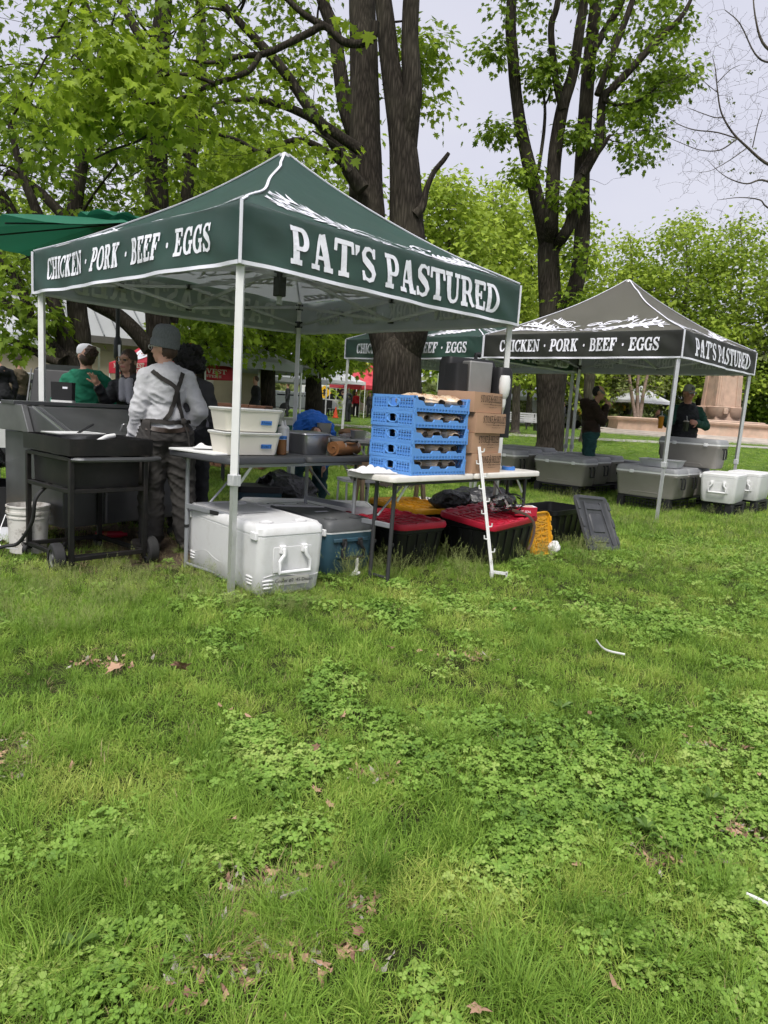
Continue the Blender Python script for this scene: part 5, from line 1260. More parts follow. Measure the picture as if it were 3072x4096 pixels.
# ---------------- blue bread crates
def crate_meshes():
    X, Y, H = .59, .46, .115   # width along front (local x), depth (local y), pitch of the stack
    P = {}
    b = MB(); b.box((X / 2, Y / 2, .008), (X - .02, Y - .02, .010))
    for i in range(9): b.box((X * (i + .5) / 9, Y / 2, .003), (.01, Y - .03, .006))
    P['floor'] = b
    f = MB()   # front with a stepped, cut-down rim
    f.box((X / 2, .010, .029), (X, .017, .010)); f.box((X / 2, .012, .014), (X - .04, .012, .026))
    for i in range(16): f.box((.04 + (X - .08) * i / 15, .004, .018), (.006, .012, .03))
    prof = [(0, .032), (X, .032), (X, H), (X - .02, H), (X - .035, .050), (X - .10, .046), (X - .115, .062), (X - .19, .062), (X - .21, .046), (X - .28, .046), (X - .295, .064), (X - .37, .064), (X - .385, .046), (.11, .046), (.10, .055), (.075, .080), (.03, .084), (.02, H), (0, H)]
    f.loft([[(x, .002, z) for x, z in prof], [(x, .018, z) for x, z in prof]])
    P['front_wall'] = f
    bk = MB(); bk.box((X / 2, Y - .008, H / 2 + .01), (X, .014, H - .02))
    P['back_wall'] = bk
    for nm, x in (('left_wall', .008), ('right_wall', X - .008)):
        s = MB(); sg = -1 if nm == 'left_wall' else 1
        s.box((x, Y / 2, .012), (.014, Y, .024)); s.box((x, Y / 2, H - .010), (.016, Y, .018))
        # oval opening left free between two solid cheeks
        s.box((x, Y * .385, H * .50), (.010, .04, H * .62)); s.box((x, Y * .615, H * .50), (.010, .04, H * .62)); s.box((x, Y * .5, H * .24), (.010, .12, .02))
        n = 16; ring = [(math.cos(a), math.sin(a)) for a in np.linspace(0, 2 * math.pi, n + 1)[:-1]]
        s.tube([(x + sg * .004, Y * .5 + c * .058, H * .55 + d_ * .034) for c, d_ in ring + ring[:1]], .006, 5, cap=False)
        s.box((x, Y * .5, H * .86), (.012, .12, .012))
        for y0, y1 in ((.02, Y * .345), (Y * .655, Y - .02)):
            for i in range(6): s.box((x + sg * .003, y0 + (y1 - y0) * i / 5, H * .5), (.014, .006, H * .80))
            for z in (.30, .55, .72, .80): s.box((x + sg * .002, (y0 + y1) / 2, H * z), (.012, y1 - y0, .005))
            s.box((x - sg * .002, (y0 + y1) / 2, H * .42), (.006, y1 - y0, H * .40))
        P[nm] = s
    return P, X, Y, H
CP, CX, CY, CH = crate_meshes()
m_bag = mat('bread_bag_film', (.62, .46, .31), .3, var=.15, scale=14, spec=.5, dirt=(.85, .82, .76), dirt_amt=.9, dirt_scale=9)
m_bagprint = mat('orange_brown_print', (.34, .12, .02), .5)
CO = on(WT, .215, .03); CYAW = R(43)
cratenames = ['lowest blue bread crate standing on the white table', 'second blue bread crate up from the white table', 'middle blue bread crate of the stack', 'blue bread crate just under the topmost one', 'topmost open blue bread crate of the stack']
bagmeshes = []
for k in range(4):
    b = MB(); b.T = Matrix.Identity(4); ph = k * 1.7
    def bagf(u, v, ph=ph):
        a = 2 * math.pi * u; t_ = v; e = max(.02, math.sin(math.pi * (0.04 + .92 * t_))) ** .45
        w_ = .095 * e * (1 + .06 * math.sin(9 * a + ph)); h_ = .034 * e * (1 + .10 * math.sin(5 * t_ * 6 + a * 3 + ph))
        return Vector((w_ * math.cos(a), -.13 + .26 * t_, .036 + h_ * math.sin(a)))
    b.sheet(bagf, 20, 12); me = b.build('bag', m_bag); bagmeshes.append(me.data); bpy.data.objects.remove(me)
for k in range(5):
    t = thing('bread_crate', cratenames[k], 'crate', (CO.x, CO.y, .7905 + k * CH), CYAW + R((0, .6, -.5, .8, .2)[k]), 'stack of blue bread crates')
    for nm, mb_ in CP.items():
        if k == 0: CP[nm] = mb_.build(nm, m_blue, t, ang=30).data
        else: inst(CP[nm], nm, t)
    for j in range(3):
        x, y = .115 + (j % 3) * .18 + random.uniform(-.012, .012), .155
        bg = thing('bread_bag', 'printed bag of rolls ' + ['beside the handle wall', 'in the middle', 'at the carton side'][j] + ' of the ' + ['lowest', 'second', 'middle', 'fourth', 'topmost'][k] + ' blue crate', 'bread bag', (0, 0, 0), 0, 'bags of rolls in the blue crates')
        M = Matrix.Translation(t.location) @ rot_z(CYAW); q = M @ Vector((x, y, .014 + (.014 if k == 4 else .004)))
        bg.location = q; bg.rotation_euler = (R(random.uniform(-5, 5)), R(random.uniform(-6, 6)), CYAW + R(random.uniform(-14, 14)))
        bo = inst(bagmeshes[(j + k) % 4], 'film', bg, scale=(1.0, 1.0, 1.5))
        if j < 3:
            small_text("Martin's", .045, 'printed_name', m_bagprint, bg, (0, -.108, .080), (R(40), 0, 0))
# ---------------- cartons
def carton(label, x, y, z, rz, k):
    t = thing('carton', label, 'carton', on(WT, x, y, z), rz, 'stack of cartons')
    A, B, H = .415, .36, .1585
    b = MB(); b.rbox([(0, A / 2, B / 2, .006), (H * .5, A / 2 + .003, B / 2 + .002, .006), (H, A / 2, B / 2, .006)], 2, c=(A / 2, B / 2)); b.build('box', m_card, t, ang=30)
    b = MB(); b.box((A / 2, B / 2, H + .001), (A * .99, .05, .0015)); b.build('packing_tape', mat('brown_tape', (.40, .27, .17), .3), t)
    b = MB(); lettering(b, 'STONE', lambda x_, y_, l: Vector((.085 + .135 * x_, -.0062 - .0003 * l, .082 + .056 * y_)), .14, .85)
    lettering(b, 'SKILLET', lambda x_, y_, l: Vector((.265 + .14 * x_, -.0062 - .0003 * l, .082 + .056 * y_)), .14, .85)
    lettering(b, '&', lambda x_, y_, l: Vector((.225 + .035 * x_, -.0062 - .0003 * l, .078 + .070 * y_)), thin=.9)
    b.box((.185, -.006, .066), (.12, .001, .0022)); b.box((.345, -.006, .066), (.12, .001, .0022)); b.build('printed_name', m_ink, t, smooth=False)
    small_text('WOBURN, MA', .014, 'printed_town', m_ink, t, (.265, -.0062, .061), (R(90), 0, 0)); small_text('www.stoneandskillet.com', .012, 'printed_address', m_ink, t, (.27, -.0062, .042), (R(90), 0, 0))
    return t
for k in range(4):
    c = carton(['lowest printed brown carton on the white table', 'second printed brown carton up from the table', 'printed brown carton just below the top one', 'topmost printed brown carton of the stack'][k],   .925 + (.0, -.012, .008, -.02)[k], .025 + (.0, .006, -.004, .012)[k], .7905 + k * .1608, R((49, 51, 48, 50)[k]), k)
    if k == 1: decal(c, [(-.0045, .06, .16), (-.0045, .2, .16), (-.0045, .2, .085), (-.0045, .06, .085)][::-1], m_print_w, 'shipping_label'); [decal(c, [(-.006, .1 + .014 * i, .145), (-.006, .106 + .014 * i, .145), (-.006, .106 + .014 * i, .11), (-.006, .1 + .014 * i, .11)], m_ink, 'barcode_bar') for i in range(6)]
t = thing('tape_roll', 'roll of blue painter tape on the bare end of the white table', 'tape', on(WT, 1.66, .18, .7905), 0)
b = MB(); b.lathe([(.038, 0), (.058, 0), (.058, .03), (.038, .03)], 28, cap0=False, cap1=False); b.add([], []); b.build('tape', m_blue_d, t)
b = MB(); b.lathe([(.0375, .001), (.0375, .029)], 28, cap0=False, cap1=False); b.build('core', m_card, t)
t = thing('towel', 'crumpled white towel on the end of the white table', 'towel', on(WT, .09, .30, .7905), R(30))
b = MB(); b.sheet(lambda u, v: Vector(((u - .5) * .30, (v - .5) * .26, .006 + max(0, math.sin(u * math.pi)) ** .5 * max(0, math.sin(v * math.pi)) ** .5 * (.022 + .018 * math.sin(u * 13 + 3 * v) + .012 * math.sin(v * 19 - u * 6)))), 36, 36); b.build('fabric', m_cloth_w, t)

# ---------------- plastic step-in fence post leaning on the table
t = thing('fence_post', 'white plastic step-in fence post leaning on the white table', 'fence post', (.866, 5.47, .0), 0)
p1 = Vector((.722, 5.735, 1.0)) - Vector(t.location); p0 = Vector((0, 0, .05))
b = MB(); b.bar(p0, p1, .022, .022, (0, -1, .3)); b.bar(p0 + Vector((.008, 0, 0)), p1 + Vector((.008, 0, 0)), .008, .034, (0, -1, .3)); b.build('shaft', m_tublid, t)
for i in range(9):
    q = p0.lerp(p1, .16 + i * .10); sg = -1 if i % 2 else 1
    b = MB(); b.tube([q + Vector((sg * .008, -.01, 0)), q + Vector((sg * .034, -.012, .004)), q + Vector((sg * .036, -.012, .03))], .006, 6); b.build('clip', m_tublid, t)
b = MB(); b.bar((-.01, 0, .055), (.115, 0, .045), .022, .02); b.bar((.115, 0, .06), (.115, 0, -.015), .022, .014); b.build('foot_step', m_tublid, t)
b = MB(); b.tube([(0, 0, .05), (.003, -.006, -.05)], [.02, .002], 6); b.build('spike', m_tublid, t)

# ---------------- storage totes
def tote(label, pos, yaw, ln_, wd, ht, lid_m, lid_tilt=(0, 0), lid=True, group='black storage totes', emboss=None, lid_off=(0, 0, 0)):
    t = thing('storage_tote', label, 'tote', (pos[0], pos[1], gz(*pos)), yaw, group)
    hx, hy = wd / 2, ln_ / 2
    b = MB(); b.rbox([(0, hx * .80, hy * .84, .05), (.01, hx * .82, hy * .86, .06), (ht - .05, hx * .95, hy * .965, .06), (ht - .045, hx * .985, hy * .985, .06), (ht, hx * .99, hy * .99, .06), (ht, hx * .94, hy * .955, .05), (ht - .06, hx * .93, hy * .95, .05), (.02, hx * .80, hy * .84, .05)], 5); body = b.build('body', m_tote, t, ang=45)
    for sx in (-1, 1):
        for i in range(5):
            r = MB(); y = -hy * .7 + i * hy * .35; r.bar((sx * hx * .83, y * .9, .02), (sx * hx * .965, y, ht - .06), .03, .012, (sx, 0, 0)); r.build('side_rib', m_tote, body)
    for sy in (-1, 1):
        for i in range(4):
            r = MB(); x = -hx * .62 + i * hx * .413; r.bar((x * .9, sy * hy * .865, .02), (x, sy * hy * .975, ht - .06), .03, .012, (0, sy, 0)); r.build('end_rib', m_tote, body)
    if emboss: small_text(emboss, .09, 'embossed_name', mat('emboss_black', (.03, .03, .032), .3), body, (0, -hy * .93, ht * .42), (R(97), 0, 0))
    if lid:
        l = lid_mesh(lid_m, hx, hy, t); l.location = (lid_off[0], lid_off[1], ht + .002 + lid_off[2]); l.rotation_euler = (lid_tilt[0], lid_tilt[1], 0)
    return t
def lid_mesh(m, hx, hy, parent):
    b = MB(); b.rbox([(-.022, hx * 1.03, hy * 1.02, .07), (.0, hx * 1.045, hy * 1.03, .075), (.022, hx * 1.03, hy * 1.02, .075), (.026, hx * 1.0, hy * 1.0, .07), (.024, hx * .92, hy * .95, .05), (.006, hx * .88, hy * .92, .05), (.004, hx * .5, hy * .5, .05)], 5); o = b.build('lid', m, parent, ang=45)
    for i in range(-3, 4):
        r = MB(); r.box((0, i * hy * .24, .008), (hx * 1.5, .014, .010)); r.build('lid_rib', m, o)
    for i in (-1, 0, 1):
        r = MB(); r.box((i * hx * .5, 0, .0085), (.014, hy * 1.6, .009)); r.build('lid_rib', m, o)
    for sx in (-1, 1):
        for i in range(4): r = MB(); r.box((sx * hx * .95, -hy * .66 + i * hy * .44, .027), (hx * .12, hy * .22, .016)); r.build('lid_lug', m, o, bevel=.004)
    return o
tote('black tote with a red lid under the white table', (.075, 5.90), R(42), .78, .52, .355, m_red, emboss='HDX')
tote('black tote with a yellow lid behind the red lidded one', (.27, 6.78), R(35), .80, .50, .36, m_yellow)
RB = tote('black tote with a tilted red lid carrying the tangled strapping', (.93, 6.24), R(-38), .80, .54, .36, m_red, lid_tilt=(R(2), R(6)), lid_off=(0, 0, .02))
OB = tote('open black tote without a lid beside the yellow lid', (1.72, 7.32), R(-42), .74, .50, .37, m_red, lid=False)
# loose lids standing up
t = thing('tote_lid', 'yellow tote lid standing on edge between the red lid tote and the open one', 'lid', (1.475, 6.50, gz(1.4, 6.6)), 0)
t.rotation_euler = Matrix(((math.cos(R(40)), 0, 0), (0, 1, 0), (0, 0, 1))).to_euler(); t.rotation_mode = 'QUATERNION'
t.rotation_quaternion = (Matrix.Rotation(R(48), 3, 'Z') @ Matrix.Rotation(R(80), 3, 'X')).to_quaternion()
o = lid_mesh(m_yellow, .16, .20, t); o.location = (0, .205, 0)
for k in range(5):
    for sg in (-1, 1):
        r = MB(); r.bar((-.12, .06 + k * .06 + (.05 if sg < 0 else 0), .012), (.12, .06 + k * .06 + (.05 if sg > 0 else 0), .012), .008, .008); r.build('waffle_rib', m_yellow, o, loc=(0, -.205, 0))
t = thing('tote_lid', 'dark grey tote lid leaning against the open black tote', 'lid', (2.16, 6.86, gz(2, 7)), 0)
t.rotation_mode = 'QUATERNION'; t.rotation_quaternion = (Matrix.Rotation(R(42), 3, 'Z') @ Matrix.Rotation(R(62), 3, 'X') @ Matrix.Rotation(R(-6), 3, 'Z')).to_quaternion()
b = MB(); b.rbox([(-.015, .255, .275, .05), (.0, .27, .29, .05), (.022, .265, .285, .05), (.024, .235, .255, .04), (.008, .22, .24, .04)], 5); m_lid_d = mat('charcoal_lid_plastic', (.045, .047, .05), .5, var=.15, scale=5, dirt=(.10, .10, .10), dirt_amt=.4, dirt_scale=8); o = b.build('panel', m_lid_d, t, loc=(0, .30, 0), ang=45)
for (x, y, sx, sy) in ((0, .0, .20, .20), (0, .17, .26, .07), (0, -.17, .26, .07)): r = MB(); r.rbox([(.008, sx / 2, sy / 2, .02), (.018, sx / 2 - .008, sy / 2 - .008, .015)], 3, c=(x, y)); r.build('raised_pad', m_lid_d, o)
for sx in (-1, 1):
    r = MB(); r.bar((sx * .17, -.22, .012), (sx * .13, .22, .012), .02, .012); r.build('lid_rib', m_lid_d, o)
    for i in range(3): r = MB(); r.box((sx * .25, -.18 + i * .18, .026), (.035, .09, .014)); r.build('lid_lug', m_lid_d, o, bevel=.004)
# things on the tilted red lid
lz = .40
t = thing('strapping_tangle', 'tangled black and clear strapping on the tilted red lid', 'strapping', (1.0, 6.16, lz), R(20))
for k in range(9):
    c = MB(); a0 = random.uniform(0, 6.28); rr_ = random.uniform(.07, .13); tl = Euler((random.uniform(.3, 1.4), random.uniform(-.6, .6), random.uniform(0, 6.28))).to_matrix()
    P = [tl @ Vector((rr_ * math.cos(a), rr_ * .8 * math.sin(a), .02 * math.sin(3 * a))) + Vector((random.uniform(-.02, .02), 0, .11)) for a in np.linspace(a0, a0 + 5.6, 26)]
    off = Vector((random.uniform(-.12, .12), random.uniform(-.07, .07), 0)); c.tube([p_ + off for p_ in P], .011, 4, flat=.15); c.build('strap', m_black if k % 3 else pl, t)
c = MB(); c.tube(bez([(.05, -.12, .07), (.14, -.22, .04), (.18, -.28, -.03), (.16, -.30, -.16), (.13, -.30, -.24)], 6), .012, 4, flat=.2); c.build('strap', mat('brown_strap', (.09, .06, .045), .4), t)
t = thing('paper_box', 'small red and white box on the tilted red lid', 'box', (1.24, 6.33, lz - .005), R(8)); b = MB(); b.box((0, 0, .04), (.20, .13, .08)); b.build('carton', m_red, t, bevel=.003)
b = MB(); b.box((.0, .0, .0815), (.19, .12, .002)); b.build('white_panel', m_print_w, t); b = MB(); b.box((.03, -.012, .0835), (.08, .05, .002)); b.build('orange_patch', mat('orange_print', (.5, .25, .06), .6), t)
b = MB(); small_text('HOT SEAL', .03, 'printed_word', m_print_w, t, (-.02, -.0665, .03), (R(90), 0, 0))
t = thing('paper_box', 'flatter red box behind the strapping on the red lid', 'box', (1.10, 6.44, lz - .002), R(-20)); b = MB(); b.box((0, 0, .025), (.20, .10, .05)); b.build('carton', m_red, t, bevel=.003)
t = thing('black_bag', 'crumpled black bag behind the tilted red lid', 'bag', (.62, 6.62, .32), R(10)); b = MB(); b.ball((0, 0, .12), (.22, .14, .11), 24, 14)
o = b.build('bag', mat('black_bin_liner', (.015, .015, .016), .25, bump=.6, bscale=14, bdist=.05, var=.2), t)
for v in o.data.vertices: v.co += Vector((mnoise.noise(v.co * 9), mnoise.noise(v.co * 9 + Vector((5, 0, 0))), mnoise.noise(v.co * 9 + Vector((0, 5, 0))))) * .05
t = thing('crumpled_bag', 'small pale crumpled bag at the foot of the yellow lid', 'bag', (1.60, 6.60, 0), 0); b = MB(); b.ball((0, 0, .06), (.06, .05, .075), 16, 10); o = b.build('bag', m_cloth_w, t)
for v in o.data.vertices: v.co += Vector((mnoise.noise(v.co * 22), mnoise.noise(v.co * 22 + Vector((5, 0, 0))), 0)) * .03
t = thing('striped_cloth', 'zebra striped cloth lying in the grass behind the white table', 'cloth', (.55, 9.4, gz(.5, 9)), R(10))
zm = bpy.data.materials.new('zebra_stripes'); zm.use_nodes = True; _n = zm.node_tree; _w = _n.nodes.new('ShaderNodeTexWave'); _w.inputs['Scale'].default_value = 9; _w.inputs['Distortion'].default_value = 6; _w.inputs['Detail Scale'].default_value = 2
_r = _n.nodes.new('ShaderNodeValToRGB'); _r.color_ramp.interpolation = 'CONSTANT'; _r.color_ramp.elements[0].color = (.03, .03, .03, 1); _r.color_ramp.elements[1].position = .5; _r.color_ramp.elements[1].color = (.6, .57, .52, 1)
_tc = _n.nodes.new('ShaderNodeTexCoord'); _n.links.new(_tc.outputs['Object'], _w.inputs[0]); _n.links.new(_w.outputs['Fac'], _r.inputs[0]); _n.links.new(_r.outputs[0], _n.nodes['Principled BSDF'].inputs['Base Color'])
b = MB(); b.sheet(lambda u, v: Vector(((u - .5) * .8, (v - .5) * .5, .02 + .09 * math.sin(u * math.pi) ** .5 * math.sin(v * math.pi) ** .5 * (1 + .3 * math.sin(u * 11 + v * 5)))), 30, 20); b.build('fabric', zm, t)

# ---------------- portable hand-wash station behind the cartons
t = thing('hand_wash_station', 'black hand-wash station with a steel towel box and white soap bulb', 'wash station', on(WT, 1.26, .34, .055), R(30)); t.scale = (.68, .72, 1)
b = MB(); b.rbox([(.736, .27, .15, .05), (.99, .29, .16, .06), (1.0, .30, .17, .06), (1.015, .30, .17, .06)], 4); b.build('base', m_black2, t)
b = MB(); b.rbox([(.95, .36, .11, .05), (1.02, .37, .12, .05), (1.62, .36, .12, .05), (1.66, .34, .10, .05)], 4, c=(0, .12)); b.build('back_tank', m_black2, t, bevel=.0)
b = MB(); b.rbox([(1.02, .12, .17, .05), (1.56, .11, .16, .05), (1.60, .09, .14, .05)], 4, c=(.33, -.08)); b.build('right_wing', m_black2, t)
b = MB(); b.rbox([(1.02, .10, .15, .05), (1.60, .09, .13, .05)], 4, c=(-.30, -.06)); b.build('left_wing', m_black2, t)
b = MB(); b.box((-.02, -.10, 1.40), (.34, .16, .46)); b.build('towel_dispenser', mat('dull_steel', (.26, .255, .245), .45, .5, var=.1), t, bevel=.012)
b = MB(); b.box((-.01, -.183, 1.30), (.008, .004, .10)); b.build('slot', m_print_w, t)
b = MB(); b.lathe([(.02, 1.27), (.03, 1.30), (.03, 1.34), (.055, 1.37), (.068, 1.43), (.064, 1.50), (.05, 1.53)], 20, c=(.25, -.30)); b.build('soap_bulb', m_tublid, t)
b = MB(); b.lathe([(.006, 1.20), (.012, 1.24), (.026, 1.269)], 14, c=(.25, -.30)); b.build('soap_nozzle', m_alu, t)
b = MB(); b.tube([(.1, .1, 1.62), (.1, .1, 1.70), (.16, .1, 1.70)], .025, 10); b.build('filler_cap', m_black2, t)

# ================================================================== griddle, smoker, bucket and umbrella
# ---- black iron griddle cart
GC = Vector((-2.13, 4.83, 0)); GY = R(49)
t = thing('griddle_cart', 'black iron griddle cart on wheels with a deep tray', 'griddle', GC, GY)
CXL, CYL = .55, .68     # local x runs to the right rear, local y to the left rear
for x, y in ((0, 0), (CXL, 0), (CXL, CYL), (0, CYL)):
    b = MB(); b.bar((x, y, .06), (x, y, .80), .034, .034); b.build('post', m_iron, t, bevel=.004)
def rail(p, q, s=.03): b = MB(); b.bar(p, q, s, s); b.build('rail', m_iron, t, bevel=.003)
for z in (.10, .57):
    rail((0.017, 0, z), (CXL - .017, 0, z)); rail((CXL, .017, z), (CXL, CYL - .017, z)); rail((CXL - .017, CYL, z), (.017, CYL, z)); rail((0, CYL - .017, z), (0, .017, z))
for z in (.79,): rail((0, CYL - .017, z), (0, .017, z)); rail((CXL, .017, z), (CXL, CYL - .017, z)); rail((CXL - .017, CYL, z), (.017, CYL, z))
b = MB(); b.tube(bez([(0, -.01, .79), (.05, -.055, .79), (.12, -.06, .79), (CXL - .02, -.06, .79), (CXL + .06, -.055, .79), (CXL + .09, -.03, .79), (CXL + .02, .0, .79)], 6), .018, 8); b.build('push_bar', m_steel_d, t)
b = MB(); b.rbox([(.585, CXL / 2 - .03, CYL / 2 - .03, .01), (.765, CXL / 2 - .025, CYL / 2 - .025, .01)], 2, c=(CXL / 2, CYL / 2)); b.build('firebox', m_iron, t, ang=30)
b = MB(); e = .035
b.rbox([(.815, CXL / 2 + e, CYL / 2 + e, .012), (.93, CXL / 2 + e, CYL / 2 + e, .012), (.93, CXL / 2 + e - .006, CYL / 2 + e - .006, .01), (.835, CXL / 2 + e - .006, CYL / 2 + e - .006, .01)], 2, c=(CXL / 2 + .01, CYL / 2)); b.build('tray', m_iron, t, ang=30)
b = MB(); b.tube(bez([(.30, CYL + .02, .60), (.10, CYL - .18, .58), (-.05, CYL - .25, .48), (-.06, CYL - .20, .30), (-.09, CYL - .04, .12), (-.16, CYL + .02, .09), (-.22, CYL + .1, .06), (-.3, CYL + .3, .02), (-.6, CYL + .5, .015)], 8), .0135, 8); b.build('gas_hose', m_rubber, t)
def wheel(x, y, r, wd, yaw, nm='wheel'):
    b = MB(); M = Matrix.Translation((x, y, r - .005)) @ rot_z(yaw) @ Matrix.Rotation(R(90), 4, 'X'); b.T = M
    b.lathe([(r * .60, -wd / 2), (r * .88, -wd / 2), (r, -wd * .36), (r * 1.01, 0), (r, wd * .36), (r * .88, wd / 2), (r * .60, wd / 2)], 28, cap0=False, cap1=False); tyre = b.build(nm, m_rubber, t)
    b = MB(); b.T = M; b.lathe([(r * .60, -wd * .42), (r * .52, -wd * .3), (r * .52, wd * .3), (r * .60, wd * .42)], 24, cap0=False, cap1=False); b.lathe([(.028, -wd * .5), (.028, wd * .5)], 12)
    for k in range(6):
        a = k * math.pi / 3; b.bar((.02 * math.cos(a), .02 * math.sin(a), -wd * .2), (r * .56 * math.cos(a), r * .56 * math.sin(a), -wd * .2), .022, .012, (0, 0, 1)); b.bar((.02 * math.cos(a), .02 * math.sin(a), wd * .2), (r * .56 * math.cos(a), r * .56 * math.sin(a), wd * .2), .022, .012, (0, 0, 1))
    b.build('rim', mat('dull_rim_metal', (.22, .22, .22), .5, .6), tyre)
wheel(-.055, .10, .105, .075, R(82)); wheel(CXL + .06, .02, .105, .075, R(82))
b = MB(); b.tube([(-.09, .10, .10), (CXL + .1, .02, .10)], .012, 8); b.build('axle', m_iron, t)
for x, y in ((0, CYL), (CXL, CYL)): wheel(x, y + .03, .05, .035, R(35), 'caster'); b = MB(); b.box((x, y + .03, .085), (.05, .05, .035)); b.build('caster_fork', m_iron, t)
# things on the griddle
def ong(x, y, z): p = Matrix.Translation(GC) @ rot_z(GY) @ Vector((x, y, 0)); return (p.x, p.y, z)
tt = thing('metal_tray', 'thin white lidded tray with tongs resting on the griddle', 'tray', ong(.22, .42, .8355), GY + R(6)); b = MB(); b.rbox([(0, .15, .10, .02), (.10, .17, .11, .02), (.104, .19, .13, .02), (.110, .19, .13, .02)], 3); b.build('pan', m_steel, tt)
b = MB(); b.rbox([(.111, .185, .125, .01), (.114, .185, .125, .01)], 3); b.build('sheet', m_tublid, tt)
tt = thing('tongs', 'black handled tongs lying on the white tray', 'tongs', ong(.30, .40, .951), GY + R(40)); b = MB(); b.tube([(-.12, 0, .0), (.10, .006, .05)], .009, 6); b.tube([(-.12, .004, .0), (.10, -.010, .056)], .009, 6); b.build('handle', m_black, tt)
tt = thing('scraper_handle', 'white handled scraper resting in the griddle tray', 'scraper', ong(.40, .25, .9), GY + R(10)); b = MB(); b.tube([(-.10, 0, .0), (-.02, .0, .03), (.05, 0, .04)], [.012, .017, .016], 10); b.build('handle', m_tublid, tt); b = MB(); b.box((-.16, 0, -.025), (.10, .07, .004), M=Matrix.Rotation(R(-20), 3, 'Y')); b.build('blade', m_steel, tt)

# ---- stainless smoker with sloped hood behind it
SC = Vector((-2.47, 5.46, 0)); SY = R(55)
t = thing('smoker', 'long stainless smoker with a sloping hood and lifting handle', 'smoker', SC, SY)
LX, DY = 1.16, .86
b = MB(); b.box((LX / 2, DY / 2, .545), (LX, DY, .71)); b.build('cabinet', m_steel_d, t, bevel=.008)
prof = [(-.01, .902), (-.01, .93), (.44, 1.10), (DY - .16, 1.11), (DY - .16, .902)]
b = MB(); b.loft([[(x, y, z) for y, z in prof] for x in (.0, LX - .02)]); hood = b.build('hood', m_steel_d, t, smooth=False, bevel=.006)
b = MB(); b.loft([[(x, y, z) for y, z in ((.40, .904), (.50, 1.115), (DY, 1.118), (DY, .904))] for x in (-.05, -.004)]); b.build('end_panel', mat('weathered_steel', (.20, .20, .20), .42, .75, var=.2, scale=4), t, smooth=False, bevel=.004)
b = MB(); b.box((LX / 2 - .02, DY - .16, 1.128), (LX + .08, .20, .03)); b.build('top_rail', m_steel_d, t, bevel=.003)
b = MB(); b.bar((.01, -.012, .935), (.01, .44, 1.105), .010, .016); b.bar((.07, -.012, .935), (.07, .44, 1.105), .006, .008); b.build('hood_trim', m_steel, hood)
b = MB(); b.box((LX / 2, -.03, .90), (LX, .03, .05)); b.build('front_lip', m_steel, t, bevel=.004)
b = MB(); b.tube(bez([(.52, .03, .945), (.52, .0, .995), (.55, -.01, 1.0), (.66, -.01, 1.0), (.69, .0, .995), (.69, .03, .945)], 5), .008, 8); b.build('handle', m_steel, hood)
for x, y in ((.08, .06), (LX - .08, .06), (LX - .08, DY - .06), (.08, DY - .06)):
    b = MB(); b.bar((x, y, .09), (x, y, .20), .04, .04); lg = b.build('leg', m_iron, t); b = MB(); b.T = Matrix.Translation((x, y, .045)) @ Matrix.Rotation(R(90), 4, 'X'); b.lathe([(.02, -.02), (.045, -.018), (.045, .018), (.02, .02)], 14); b.build('caster', m_rubber, lg)
for x in (.30, .36): b = MB(); b.bar((x, -.012, .2), (x, -.012, .8), .02, .012, (0, -1, 0)); b.build('seam_strip', m_steel, t)
p = Matrix.Translation(SC) @ rot_z(SY) @ Vector((.42, DY - .16, 0))
t = thing('black_box', 'small black box with a white label on the smoker rail', 'box', (p.x, p.y, 1.1435), R(8)); b = MB(); b.rbox([(.018, .085, .05, .008), (.17, .088, .052, .008)], 2); b.build('case', m_black2, t); b = MB(); b.rbox([(0, .088, .053, .006), (.017, .088, .053, .006)], 2); b.build('base', m_tublid, t)
decal(t, [(.01, -.0535, .115), (.05, -.0535, .115), (.05, -.0535, .132), (.01, -.0535, .132)], m_print_w, 'sticker')
t = thing('grill_hood', 'raised black grill hood behind the smoker', 'grill', (-3.62, 7.25, 0), R(4))
b = MB(); prof = [(-.02, 1.0), (.0, 1.08), (.12, 1.44), (.34, 1.50), (.52, 1.42), (.56, 1.0)]; b.loft([[(x, y, z) for y, z in prof] for x in (.0, .50)]); b.build('hood', m_black, t, smooth=False, bevel=.012)
b = MB(); b.box((.26, .26, .72), (.80, .58, .5)); b.build('firebox', m_iron, t, bevel=.01)
b = MB(); b.bar((-.02, -.02, 1.02), (-.02, .12, 1.44), .012, .012); b.build('edge_trim', m_steel_d, t)
for x in (-.1, .62):
    for y in (.02, .5): b = MB(); b.bar((x, y, 0), (x, y, .48), .04, .04); b.build('leg', m_iron, t)

# ---- bucket
t = thing('bucket', 'grimy white plastic bucket beside the griddle cart', 'bucket', (-2.72, 5.42, 0), R(20))
mbk = mat('grimy_white_bucket', (.62, .60, .56), .5, var=.06, scale=4, dirt=(.16, .13, .10), dirt_amt=1.0, dirt_scale=11)
b = MB(); b.lathe([(.125, 0), (.13, .005), (.144, .27), (.150, .272), (.150, .285), (.146, .287), (.147, .305), (.154, .307), (.154, .325), (.149, .327), (.150, .355), (.156, .357), (.156, .368), (.146, .37), (.142, .30), (.126, .02)], 32); b.build('pail', mbk, t, ang=40)
b = MB(); b.tube(bez([(-.155, 0, .29), (-.19, -.06, .16), (-.17, -.13, .07), (-.05, -.18, .06)], 8), .004, 6); b.build('bail', m_alu, t)
b = MB(); 
for k in range(4): b.box((0, -.1375 + .0015 * k, .165 - k * .014), (.06 - .006 * (k % 2), .004, .008))
b.build('printed_lines', m_ink, t)
b = MB(); b.tube([(.03 * math.cos(a), -.135, .09 + .03 * math.sin(a)) for a in np.linspace(0, 6.28, 21)], .003, 4); b.build('printed_logo', m_ink, t)
